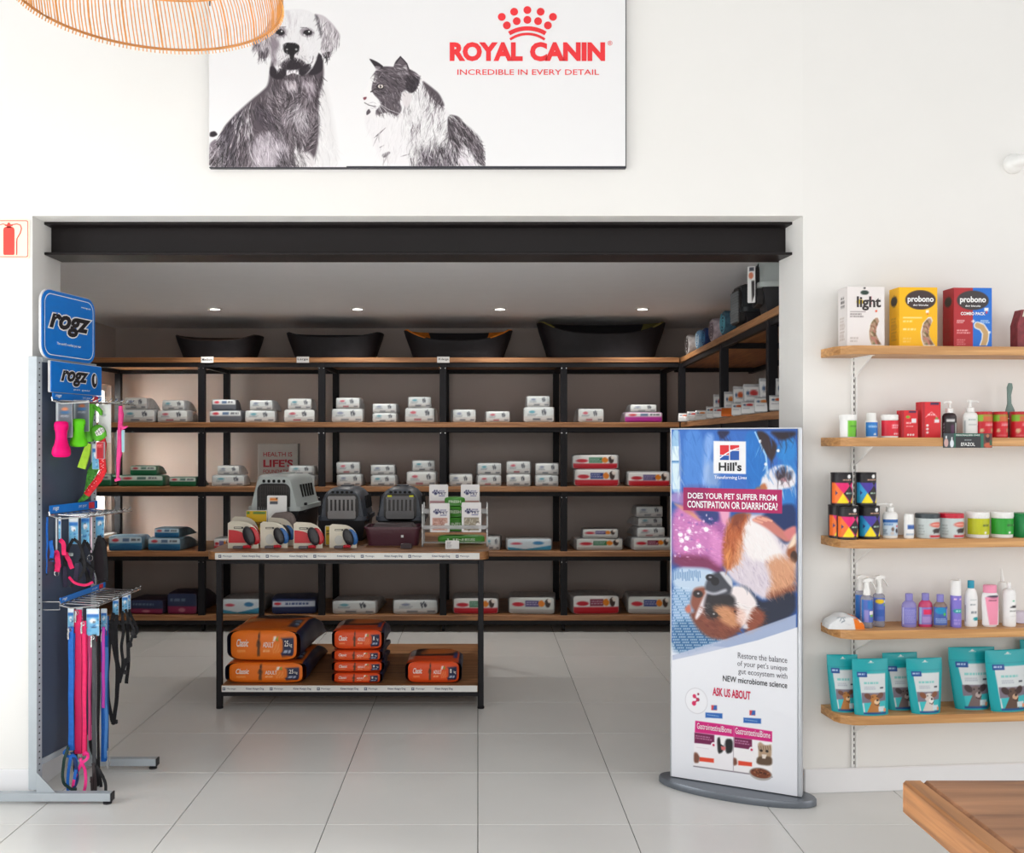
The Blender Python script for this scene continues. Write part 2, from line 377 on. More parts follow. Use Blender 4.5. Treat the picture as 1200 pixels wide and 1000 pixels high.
# downlights
dl = None
for k, px in enumerate((252, 419, 586, 753)):
    Y = (CZ-EYE)*FL/(VY-362)
    t = thing('downlight', ['leftmost', 'second from left', 'third from left', 'rightmost'][k]+' of the four small round downlights in the grey ceiling', 'light', ((px-VX)*Y/FL, Y, CZ), group='ceiling downlights')
    m = MB(); n = 20
    m.ring([[(r*math.cos(2*PI*j/n), r*math.sin(2*PI*j/n), z) for j in range(n)] for r, z in ((.036, -.001), (.037, -.006), (.052, -.006), (.054, 0))], caps=False)
    m.make('trim_ring', M_white, t)
    MB().lathe([(.034, -.0045), (.034, -.001)], n=20).make('lens', mat('lit_lamp', (255, 250, 240), emit=14), t)
    l = bpy.data.lights.new('downlight_lamp', 'SPOT'); l.energy = 30; l.spot_size = math.radians(150); l.spot_blend = .8; l.shadow_soft_size = .04; l.color = (1, .97, .93)
    q = bpy.data.objects.new('downlight_lamp', l); COL.objects.link(q); q.location = (0, 0, -.02); q.parent = t
# ------------------------------------------------------------ BACK SHELVING
SY = 7.70; BY = 8.52
SZ = [2.176, 1.663, 1.153, .641, .134]
XL = -3.14; XR = 1.60
def sx(px): return (px-VX)*SY/FL
t = thing('shelving_unit', 'long black steel shelving with five pine boards along the back wall', 'shelving', (0, 0, 0))
for px in (95.5, 235.5, 376.5, 519, 661, 800):
    x = sx(px)
    for y0 in (SY+.006, BY-.05):
        MB().box(x-.026, x+.026, y0, y0+.05, .07 if y0 < 8 else .0, 2.13, .002).make('post', M_black, t)
    c = MB(); c.lathe([(.012, .035), (.012, .075)], x, SY+.05, 8); c.T = Matrix.Translation((x, SY+.06, .032)) @ Matrix.Rotation(PI/2, 4, 'Y'); c.lathe([(.03, -.012), (.032, -.008), (.032, .008), (.03, .012)], n=14)
    c.make('caster', M_black, t)
for k, z in enumerate(SZ):
    MB().box(XL-.02, XR-.005, SY, BY+.02, z-.04, z, .003).make('shelf_board', M_woodB, t)
    MB().box(XL, XR-.01, SY+.012, SY+.042, z-.075, z-.04).make('front_rail', M_black, t)
    MB().box(XL, XR-.01, BY-.035, BY-.005, z-.075, z-.04).make('rear_rail', M_black, t)
    for px in (95.5, 235.5, 376.5, 519, 661, 800):
        MB().box(sx(px)-.014, sx(px)+.014, SY+.042, BY-.035, z-.075, z-.041).make('cross_rail', M_black, t)
m = MB()
for px in (235.5, 376.5, 519, 661):
    for z in SZ[:4]:
        for d in (-.018, .018):
            m.T = Matrix.Translation((sx(px)+d, SY+.004, z-.085)) @ Matrix.Rotation(PI/2, 4, 'X'); m.lathe([(.005, -.001), (.004, .003)], n=8)
m.make('bolt_head', M_chrome, t)
# side run, square to nothing: it is turned slightly
A2 = -math.atan(.048)
t = thing('shelving_unit', 'black steel shelving with pine boards along the right side wall', 'shelving', (1.605, SY, 0), A2)
SL = -3.18
def loc2(xl, yl, z):       # local side-run coordinates to world
    c, s_ = math.cos(A2), math.sin(A2); return Vector((1.605+xl*c-yl*s_, SY+xl*s_+yl*c, z))
for yl in (0.02, -1.52, -2.72, SL+.03):
    for xl in (.03, .72):
        if yl > 0 and xl < .1: continue
        MB().box(xl-.025, xl+.025, yl-.025, yl+.025, 0, 2.13, .002).make('post', M_black, t)
for k, z in enumerate(SZ):
    MB().box(0, .76, SL, .84, z-.04, z, .003).make('shelf_board', M_woodS, t)
    MB().box(.012, .04, SL+.01, .0, z-.075, z-.04).make('front_rail', M_black, t)
    MB().box(.71, .74, SL+.01, .8, z-.075, z-.04).make('rear_rail', M_black, t)
    for yl in (.6, -1.52, -2.72, SL+.03): MB().box(.04, .71, yl-.015, yl+.015, z-.075, z-.041).make('cross_rail', M_black, t)
# size cards on the top board
for px, s_, lb in ((243, 'Medium', 'small white card reading Medium under the leftmost dog bed'), (355, 'Large', 'small white card reading Large under the second dog bed'), (519.5, 'X-large', 'small white card reading X-large under the orange lined dog bed')):
    t = thing('size_card', lb, 'card', (sx(px)-.049, SY-.003, SZ[0]-.042), group='bed size cards')
    MB().box(0, .098, -.001, .001, 0, .048).make('card', M_white, t, smooth=False)
    MB().text(s_, .008, .09, .016, .036, -.002, bold=.01).make('lettering', flat((40, 40, 45)), t, smooth=False)
# ------------------------------------------------------------ food bags on the back shelves
RED = (196, 34, 52); DK = (70, 74, 84)
def paint_bag(c, st, seed):
    W, Hh = c.x1, c.y1; rs = np.random.RandomState(seed)
    base = {'silver': (208, 214, 214), 'white': (224, 228, 226), 'green': (26, 104, 66), 'slate': (96, 100, 108), 'redb': (226, 226, 224),
            'blue': (46, 124, 168), 'navy': (30, 44, 88), 'mag': (168, 44, 140), 'wblue': (206, 220, 228), 'maroon': (52, 30, 52), 'grn': (205, 210, 206)}[st]
    c.C[:] = base
    if st in ('silver', 'white'):
        c.rect(0, Hh*.62, W, Hh, (186, 184, 182))
        c.poly([(0, Hh*.62), (W*.3, Hh*.55), (W*.5, Hh*.68), (W, Hh*.5), (W, Hh*.8), (0, Hh*.8)], (200, 200, 198))
        c.ell(W*.27, Hh*.3, W*.1, Hh*.1, [(200, 70, 90), (70, 150, 170), (120, 130, 160)][seed % 3], al=.8)
        c.scrib(W*.12, Hh*.42, W*.45, Hh*.6, 2, (120, 130, 140), .7, seed)
        x = W*rs.uniform(.6, .72); c.line([(x, Hh*.2), (x+W*.03, Hh*.5)], W*.035, DK); c.line([(x+W*.07, Hh*.12), (x+W*.02, Hh*.35)], W*.03, DK); c.ell(x+W*.1, Hh*.35, W*.035, Hh*.16, DK)
        c.rect(W*.3, Hh*.75, W*.55, Hh*.87, [(150, 60, 70), DK, (90, 96, 104)][seed % 3], .85); c.rect(W*.78, Hh*.75, W*.95, Hh*.87, DK, .7)
    elif st in ('green', 'slate', 'mag', 'blue'):
        band = {'green': (206, 216, 208), 'slate': (216, 220, 220), 'mag': (214, 214, 214), 'blue': (196, 216, 226)}[st]
        c.rect(0, 0, W, Hh*.45, band)
        c.ell(W*.2, Hh*.25, W*.1, Hh*.12, RED, al=.85); c.rect(W*.42, Hh*.12, W*.62, Hh*.36, (60, 100, 90) if st == 'green' else (60, 90, 130), .8)
        c.scrib(W*.68, Hh*.1, W*.95, Hh*.4, 1, DK, .8, seed)
        if st == 'blue': c.poly([(0, Hh*.75), (W*.5, Hh*.5), (W, Hh*.7), (W, Hh), (0, Hh)], (32, 100, 150))
    elif st in ('redb', 'grn'):
        if st == 'redb': c.rect(0, Hh*.62, W, Hh, (190, 26, 44))
        else: c.rect(0, Hh*.72, W, Hh, (176, 176, 174))
        c.ell(W*.2, Hh*.42, W*.13, Hh*.13, RED); mid = [(120, 30, 60), (40, 60, 130), (46, 120, 80), (70, 60, 120)][seed % 4]
        c.rect(W*.36, Hh*.18, W*.66, Hh*.56, mid); c.scrib(W*.38, Hh*.24, W*.66, Hh*.5, 2, (220, 210, 220), .7, seed)
        c.ell(W*.72, Hh*.36, W*.07, Hh*.2, (226, 130, 30)); c.ell(W*.86, Hh*.34, W*.06, Hh*.26, (60, 44, 40)); c.ell(W*.9, Hh*.2, W*.04, Hh*.12, (226, 216, 206))
    elif st == 'navy':
        c.rect(0, Hh*.12, W, Hh*.52, (198, 208, 222)); c.ell(W*.12, Hh*.3, W*.08, Hh*.1, RED); c.scrib(W*.3, Hh*.2, W*.95, Hh*.46, 1, (40, 60, 120), .8, seed)
    elif st == 'wblue':
        c.poly([(0, Hh*.7), (W*.4, Hh*.9), (W, Hh*.55), (W, Hh), (0, Hh)], (60, 150, 190)); c.ell(W*.2, Hh*.4, W*.12, Hh*.1, (200, 80, 100)); c.ell(W*.7, Hh*.35, W*.12, Hh*.16, (60, 130, 180))
    elif st == 'maroon':
        c.rect(0, 0, W, Hh*.62, (40, 52, 84)); c.rect(0, Hh*.62, W, Hh, (132, 36, 76)); c.scrib(W*.1, Hh*.2, W*.8, Hh*.45, 1, (130, 150, 170), .6, seed); c.ell(W*.5, Hh*.8, W*.12, Hh*.1, (180, 110, 130))
BM = {'silver': M_foil, 'white': M_foil, 'wblue': M_foil, 'grn': M_foil, 'redb': M_foil,
      'green': mat('green_bag_film', (50, 92, 72), .4, vary=.2, scale=18, bump=.4), 'slate': mat('slate_bag_film', (92, 94, 100), .4, vary=.2, scale=18, bump=.4),
      'blue': mat('blue_bag_film', (100, 126, 142), .4, vary=.25, scale=14, bump=.4), 'navy': mat('navy_bag_film', (40, 56, 100), .4, vary=.3, scale=14, bump=.4),
      'mag': mat('silver_pink_film', (170, 160, 172), .4, .3, vary=.2, scale=18, bump=.4), 'maroon': mat('plum_bag_film', (52, 40, 58), .45, vary=.3, scale=12, bump=.4)}
def bag_rings(w, h, d, seed, n=20, e=.18, taper=.8, nt=9, sag=0, end=.14):
    rs = random.Random(seed); R = []; 
    for i in range(nt):
        t = i/(nt-1); k = (1 if i else .95); hh = h*(1-(max(0, t-.25)/.75)**2.2*(1-end)) if taper else h
        hh *= 1+.05*math.sin(PI*t); ww = w*(1-.05*t**2)*(1 if i else .985)
        r = []
        for j in range(n):
            a = 2*PI*j/n+PI/n; c, s_ = math.cos(a), math.sin(a)
            x = math.copysign(abs(c)**e, c)*ww/2*k; z = math.copysign(abs(s_)**e, s_)*hh/2*k
            q = rs.uniform(-1, 1)*.02*h if 0 < i < nt-1 else 0
            r.append((x+q*.5, d*(t if i else 0)+(0.0 if i != 1 else -.06*d), max(z+hh/2+q*(1 if z > 0 else 0), 0)))
        R.append(r)
    return R
def bag(name, label, cat, loc, w, h, d, st, seed, rz=0, group=None):
    t = thing(name, label, cat, loc, rz, group)
    MB().ring(bag_rings(w, h, d, seed)).make('body', BM[st], t, ang=60)
    s_ = MB(); s_.ring([[(-w*.46, d*.985, h*.02), (w*.46, d*.985, h*.02), (w*.46, d*.985, h*.1), (-w*.46, d*.985, h*.1)], [(-w*.46, d*1.07, h*.05), (w*.46, d*1.07, h*.05), (w*.46, d*1.07, h*.08), (-w*.46, d*1.07, h*.08)]]); s_.make('end_seal', BM[st], t)
    c = Canvas(0, 0, w*100, h*100, max(14, int(w*150)), max(8, int(h*150)), (255, 255, 255)); paint_bag(c, st, seed)
    fn0 = squircle(w*.985*.95, h*.95, .18, .007)
    c.mesh('front_print', t, lambda U, V: (lambda q: (q[0], q[1]-.0015, q[2]+h*.025))(fn0(U, V)), .4)
    return t
BAGS = {  # shelf index: stacks, each a list (bottom first) of (px0, px1, height px, style)
 1: [[(141, 182, 15, 'white'), (145, 173, 14, 'white')], [(183, 221, 14, 'white'), (189, 217, 12, 'white')], [(244, 284, 14, 'slate'), (248, 277, 13, 'slate')],
     [(287, 323, 14, 'silver'), (292, 320, 12, 'silver')], [(332, 370, 15, 'white'), (337, 366, 13, 'white')], [(388, 426, 16, 'silver'), (393, 422, 13, 'silver')],
     [(436, 465, 11, 'silver'), (436, 465, 11, 'silver')], [(474, 510, 17, 'silver'), (478, 506, 13, 'silver')], [(530, 558, 15, 'silver')], [(569, 598, 13, 'silver')],
     [(613, 650, 18, 'silver'), (617, 645, 13, 'silver')], [(677, 708, 16, 'silver')], [(731, 777, 12, 'mag'), (738, 770, 9, 'white')]],
 2: [[(105, 131, 14, 'green')], [(138, 192, 13, 'green'), (152, 184, 11, 'green')], [(197, 231, 11, 'green')], [(248, 287, 13, 'silver'), (254, 281, 11, 'white')], [(336, 370, 13, 'silver'), (338, 369, 11, 'silver')],
     [(394, 424, 14, 'silver'), (394, 422, 14, 'silver')], [(434, 464, 13, 'silver'), (434, 463, 12, 'silver')], [(476, 512, 17, 'white'), (483, 510, 13, 'silver')],
     [(526, 554, 14, 'white')], [(559, 588, 13, 'silver'), (559, 588, 14, 'silver')], [(593, 622, 14, 'white'), (593, 622, 15, 'silver')], [(627, 655, 13, 'silver'), (627, 655, 14, 'white')],
     [(672, 726, 20, 'redb'), (670, 725, 17, 'redb')], [(735, 786, 17, 'redb')]],
 3: [[(127, 167, 17, 'blue')], [(172, 213, 15, 'blue'), (180, 211, 11, 'blue')], [(250, 270, 14, 'redb')], [(568, 586, 16, 'silver')], [(593, 648, 14, 'wblue')],
     [(674, 731, 14, 'grn'), (682, 725, 11, 'grn')], [(741, 788, 15, 'grn'), (746, 780, 12, 'silver'), (747, 777, 11, 'silver'), (745, 777, 13, 'silver')]],
 4: [[(150, 193, 17, 'maroon')], [(195, 232, 25, 'maroon')], [(259, 307, 18, 'wblue')], [(318, 371, 18, 'navy')], [(388, 442, 16, 'silver')], [(460, 514, 17, 'silver')], [(530, 585, 19, 'redb')],
     [(595, 651, 20, 'grn')], [(670, 727, 22, 'redb')], [(735, 788, 21, 'grn')]],
}
ORD = ['first', 'second', 'third', 'fourth', 'fifth', 'sixth', 'seventh', 'eighth', 'ninth', 'tenth', 'eleventh', 'twelfth', 'thirteenth', 'fourteenth']
ROW = {1: 'second shelf', 2: 'third shelf', 3: 'fourth shelf', 4: 'bottom shelf'}
CN = {'silver': 'silver white', 'white': 'white and grey', 'green': 'green and white', 'slate': 'slate grey', 'redb': 'red and white', 'blue': 'blue and white', 'navy': 'navy and white', 'mag': 'magenta and white', 'wblue': 'pale blue and white', 'maroon': 'dark plum', 'grn': 'white and grey'}
seed = 0
for k, stacks in BAGS.items():
    for si, st in enumerate(stacks):
        z = SZ[k]
        for bi, (a, b, hp, style) in enumerate(st):
            seed += 1; yf = SY+.05+.02*bi+random.uniform(0, .02); sc = yf/FL
            w_, h_ = (b-a)*sc, hp*sc; d = {1: .3, 2: .3, 3: .42, 4: .62}[k]*random.uniform(.9, 1.05)
            lvl = ['lower', 'upper'][bi] if len(st) == 2 else ['bottom', 'second', 'third', 'top'][bi] if len(st) == 4 else None
            lb = f"{CN[style]} food bag, " + (f"{lvl} of " if lvl else "") + f"{ORD[si]} " + ("stack" if lvl else "pile") + f" from left, {ROW[k]}, back wall"
            bag('food_bag', lb, 'pet food', (((a+b)/2-VX)*sc, yf, z), w_, h_, d, style, seed, random.uniform(-.1, .1), f'pet food bags on the {ROW[k]}')
            z += h_*1.005
# board reading HEALTH IS LIFE'S FOUNDATION
Y = 8.15; a = P(302, 520, Y); b = P(349, 571, Y)
t = thing('display_box', "grey white cardboard display reading HEALTH IS LIFE'S FOUNDATION on third shelf", 'sign', (a.x, Y, SZ[2]))
hh = a.z-SZ[2]; ww = b.x-a.x
MB().box(0, ww, 0, .1, 0, hh, .003).make('box', mat('pale_cardboard', (206, 204, 200), .7), t)
m = MB(); m.text('HEALTH IS', ww*.14, ww*.86, hh*.68, hh*.79, -.002, .01); m.text("LIFE'S", ww*.14, ww*.88, hh*.42, hh*.61, -.002, .035); m.text('FOUNDATION', ww*.14, ww*.9, hh*.27, hh*.36, -.002, .01)
m.make('lettering', flat((186, 50, 66)), t, smooth=False)
# ------------------------------------------------------------ dog beds on the top board
dk = mat('black_lining', (34, 32, 36), .7)
def dog_bed(px0, px1, ytop, label, lining, dip, seed, mid=.24):
    Yb = 7.74; sc = Yb/FL; W_ = (px1-px0)*sc; Hh = (418-ytop)*sc; D = .48
    t = thing('dog_bed', label, 'dog bed', (((px0+px1)/2-VX)*sc, Yb+D/2, SZ[0]), group='dog beds on the top shelf')
    n = 48
    def outline(k, grow):
        out = []
        for j in range(n):
            a_ = 2*PI*j/n; c, s_ = math.cos(a_), math.sin(a_); out.append((math.copysign(abs(c)**.55, c)*W_/2*k*grow, math.copysign(abs(s_)**.55, s_)*D/2*k))
        return out
    def rim(x, y):
        u = abs(x)/(W_/2); fr = 1 if y < 0 else .12
        return Hh*(1+.13*min(1, max(0, y/D+.5)))*(1-dip*fr*max(0, 1-(u/.93)**3.0))
    o0 = outline(.82, 1); o1 = outline(1, 1); oi = outline(.9, 1); ob = outline(.74, 1)
    R = [[(x, y, 0) for x, y in o0], [(x*1.06, y*1.05, Hh*.3) for x, y in o0], [(x*.96, y*.97, rim(x, y)*.75) for x, y in o1], [(x, y, rim(x, y)) for x, y in o1]]
    MB().ring(R, caps=False).add([(x, y, .002) for x, y in o0], [tuple(range(n))[::-1]]).make('bolster', mat('black_nylon', (26, 25, 30), .6, vary=.25, scale=10, bump=.4), t, ang=70)
    R = [[(x, y, rim(x, y)) for x, y in o1], [(x*.975, y*.97, rim(x, y)+.008) for x, y in o1], [(x, y, rim(x, y)*.8) for x, y in oi], [(x, y, Hh*.25) for x, y in ob]]
    lm = MB().ring(R, caps=False).add([(x, y, Hh*.25) for x, y in ob], [tuple(range(n))]); lm.m = [(1 if abs(sum(lm.v[i][0] for i in f))/len(f) < W_*mid else 0) for f in lm.f]
    lm.make('lining', [lining, dk], t, ang=70)
    R = [[(x*k, y*k, Hh*z_) for x, y in ob] for k, z_ in ((.95, .26), (1.0, .34), (.95, .42), (.8, .45))]
    MB().ring(R).make('cushion', mat('dark_cushion', (40, 42, 52), .8, vary=.2), t)
dog_bed(199, 299, 391, 'smallest black dog bed, leftmost on the top shelf', mat('brown_lining', (66, 50, 44), .7, vary=.2), .26, 1, 0)
dog_bed(331, 446, 388, 'plain black dog bed, second from left on the top shelf', dk, .2, 2)
dog_bed(471, 602, 385, 'black dog bed with orange lining on the top shelf', mat('orange_lining', (222, 128, 30), .6, vary=.2, scale=20, bump=.3), .4, 3, .27)
dog_bed(631, 785, 376, 'largest black dog bed with olive lining, rightmost on the top shelf', mat('olive_lining', (128, 120, 62), .7, vary=.2), .34, 4, .37)
# ------------------------------------------------------------ CENTRE TABLE
TY0, TY1 = 5.49, 6.62; TZ = .894; TL = .136
def tx(px, Y=TY0): return (px-VX)*Y/FL
t = thing('display_table', 'two-tier pine display table with black steel legs on the tiled floor', 'table', (0, 0, 0))
X0, X1 = tx(243), tx(573); LX0, LX1 = tx(255.8), tx(563.5)
for x in (LX0, LX1):
    for y in (TY0+.03, TY1-.03): MB().box(x-.016, x+.016, y-.016, y+.016, .012, TZ-.045, .002).lathe([(.02, 0), (.02, .01), (.014, .014)], x, y, 10).make('leg', M_black, t)
def rounded(x0, x1, y0, y1, r): return [(x, y) for x, y in rrect(x0, x1, y0, y1, r)]
MB().slab(rounded(X0, X1, TY0-.03, TY1, .06), TZ-.045, TZ).make('tabletop', M_woodB, t)
MB().box(LX0+.017, LX1-.017, TY0, TY1, TL-.035, TL, .002).make('lower_board', M_woodB, t)
for z in (TZ-.045, TL-.035):
    for y in (TY0+.012, TY1-.048): MB().box(LX0+.016, LX1-.016, y, y+.03, z-.028, z).make('side_rail', M_black, t)
    for x in (LX0-.012, LX1-.018): MB().box(x, x+.03, TY0+.046, TY1-.046, z-.028, z).make('end_rail', M_black, t)
def strip(x0, x1, z, y, nseg, off):
    MB().box(x0, x1, y-.002, y, z, z+.036, .0008).make('label_strip', mat('white_shelf_strip', (226, 226, 222), .5, vary=.02), t)
    a = MB(); L = .19
    k = 0; x = x0+off
    while x+.12 < x1:
        if k % 2 == 0:
            a.mi = 0; a.quad(x, x+.016, z+.01, z+.026, y-.0035); a.mi = 1; a.quad(x+.003, x+.012, z+.015, z+.0185, y-.0042); a.quad(x+.003, x+.013, z+.021, z+.023, y-.0042)
            a.mi = 0; a.text('Montego', x+.024, x+.075, z+.011, z+.024, y-.0035)
        else: a.text('Kitten Hungry Dog', x, x+.1, z+.01, z+.025, y-.0035, .012)
        x += .133; k += 1
    a.make('strip_lettering', [flat((52, 66, 100)), flat((230, 230, 228))], t, smooth=False)
strip(tx(252, TY0-.03), tx(562, TY0-.03), TZ-.043, TY0-.031, 9, .02)
strip(LX0+.02, LX1-.02, TL-.036, TY0-.001, 9, .005)
# orange dog food sacks
ORG = (232, 116, 28); ORR = (222, 78, 28); NV = (28, 36, 70)
def sack(label, px0, px1, ybot, z, h, d, org, seed, big, rz=0, dome=1.0, group='orange dog food sacks'):
    Y = TY0+.05; sc = Y/FL; w_ = (px1-px0)*sc; xc = ((px0+px1)/2-VX)*sc
    t = thing('dog_food_sack', label, 'pet food', (xc, Y, z), rz, group)
    nu, nt = 72, 36; c = Canvas(0, 0, nu-1, nt-1, nu, nt, org)      # x: around section, y: along length (front at bottom)
    # around: angle -pi..pi with 0 at right side, pi/2 top
    q = (nu-1)/4
    c.rect(-1, -1, q*.48, nt, NV); c.rect(q*3.52, -1, nu+1, nt, NV); c.rect(q*1.7, -1, q*2.3, nt, (26, 30, 60))
    if big:
        c.poly([(q*.55, 0), (q*1.5, 0), (q*1.2, nt*.55), (q*.7, nt*.5)], (40, 34, 40)); c.poly([(q*.9, nt*.1), (q*1.3, nt*.05), (q*1.25, nt*.3), (q*.95, nt*.3)], (216, 120, 40))
        c.poly([(q*1.05, nt*.5), (q*1.45, nt*.5), (q*1.4, nt*.64), (q*1.05, nt*.64)], (216, 150, 90))
        c.line([(q*1.55, nt*.55), (q*1.64, nt*.63), (q*1.58, nt*.75), (q*1.48, nt*.7)], 1.6, (230, 226, 220)); c.ell(q*1.6, nt*.86, 1.6, 1.4, (230, 226, 220)); c.line([(q*1.3, nt*.35), (q*1.5, nt*.4)], 1.2, (225, 220, 215))
        c.rect(q*.62, nt*.62, q*.86, nt*.84, NV); c.scrib(q*.64, nt*.65, q*.84, nt*.8, 2, (150, 190, 220))
    else:
        c.poly([(q*.5, 0), (q*1.62, 0), (q*1.5, nt*.7), (q*.62, nt*.72)], (52, 36, 34)); c.poly([(q*.6, nt*.3), (q*1.0, nt*.25), (q*1.1, nt*.6), (q*.8, nt*.6)], (200, 110, 50))
        for i in range(6): c.line([(q*(1.25+.06*i), nt*(.05+.02*i)), (q*(1.33+.06*i), nt*(.85))], .9, (214, 208, 206), .9)
        c.rect(q*.6, nt*.6, q*.74, nt*.8, (30, 60, 130))
    rs = np.random.RandomState(seed); nx_, ny_ = rs.uniform(-1, 1, (2, 9, 9))
    def fn(U, V):
        a = 2*PI*U; tt = V                                   # V=0 is the front
        ss = np.clip(tt, 0, 1)
        fr = np.clip(ss/.1, 0, 1); fr = .93+.07*np.sqrt(1-(1-fr)**2)
        hh = h*(1+.0*ss)*(1-np.clip((ss-.45)/.55, 0, 1)**2.2*.8)
        ca, sa = np.cos(a), np.sin(a); e = .38
        x = np.sign(ca)*np.abs(ca)**e*w_/2*(.97+.03*fr); z_ = np.sign(sa)*np.abs(sa)**e*hh/2*fr
        wob = .006*np.sin(7*ss+seed)*np.sin(3*a+seed)+.004*np.sin(17*ss+2*a)
        z0_ = np.maximum(z_+hh/2, 0); top = np.clip(z0_/hh, 0, 1)
        return x+wob*.4, ss*d, z0_+wob*top*np.clip(ss*5, 0, 1)
    c.mesh('body', t, fn, .42)
    fw, fh = w_*.93, h*.86
    c = Canvas(0, 0, 100, 27, 66, 20, org)
    c.scrib(10, 18, 24, 20, 1, (250, 190, 130)); c.ell(43, 12, 3, 4, (70, 44, 26)); c.rect(41, 12, 45, 23, (90, 56, 30)); c.ell(44, 5, 1.5, 3, (60, 36, 24))
    c.scrib(50, 17, 62, 20, 1, (250, 200, 150)); c.rect(66, 5, 70, 9, (240, 236, 230)); c.ell(73, 7, 1.6, 1.8, (90, 170, 60))
    for i in range(5): c.line([(64+i*2.4, 12), (66+i*2.4, 20)], .8, (250, 190, 130), .6)
    c.rect(80, 6, 96, 24, NV); c.scrib(82, 17, 94, 22, 1, (190, 200, 220))
    fw, fh = w_*.97*.93, h*.93; fn0 = squircle(fw, fh, .38, .016)
    c.mesh('front_print', t, lambda U, V: (lambda q: (q[0], q[1]+.0015, q[2]+h*.035))(fn0(U, V)), .42)
    m = MB(); zz = h*.035; m.T = Matrix.Translation((0, -.0118, 0))
    m.text('Classic', -fw/2+fw*.1, -fw/2+fw*.28, zz+fh*.46, zz+fh*.72, -.004, .015, .3)
    m.text('ADULT', -fw/2+fw*.5, -fw/2+fw*.66, zz+fh*.44, zz+fh*.62, -.004, .01); m.text('25' if big else '8', -fw/2+fw*.825, -fw/2+fw*(.885 if big else .86), zz+fh*.48, zz+fh*.68, -.004, .01); m.text('kg', -fw/2+fw*.9, -fw/2+fw*.94, zz+fh*.44, zz+fh*.6, -.004)
    m.make('lettering', flat((238, 232, 226)), t, smooth=False)
    m = MB(); m.ring([[(-w_*.47, d*.99, h*.02), (w_*.47, d*.99, h*.02), (w_*.47, d*.99, h*.2), (-w_*.47, d*.99, h*.2)], [(-w_*.45, d*1.05, h*.08), (w_*.45, d*1.05, h*.08), (w_*.45, d*1.05, h*.12), (-w_*.45, d*1.05, h*.12)]])
    m.make('end_seal', mat('navy_sack_film', NV, .4, vary=.2), t)
    return t
sack('large orange dog food sack lying flat at the left of the table lower board', 264, 359, 802, TL, .122, .78, ORG, 1, True)
sack('large bulging orange dog food sack on top of the flat left sack', 266, 352, 777, TL+.127, .18, .8, ORG, 2, True, -.03)
for k, (z, h_, nm) in enumerate(((0, .062, 'bottom'), (.064, .062, 'second from bottom'), (.128, .062, 'third from bottom'), (.192, .116, 'top'))):
    sack(f'small orange red dog food sack, {nm} of the middle stack of four', 389, 448+k % 2*2, 0, TL+z, h_, .5, ORR, 3+k, False, [0, .02, -.01, .01][k])
sack('orange red dog food sack lying alone at the right of the table lower board', 475, 541, 0, TL, .128, .52, ORR, 9, False)
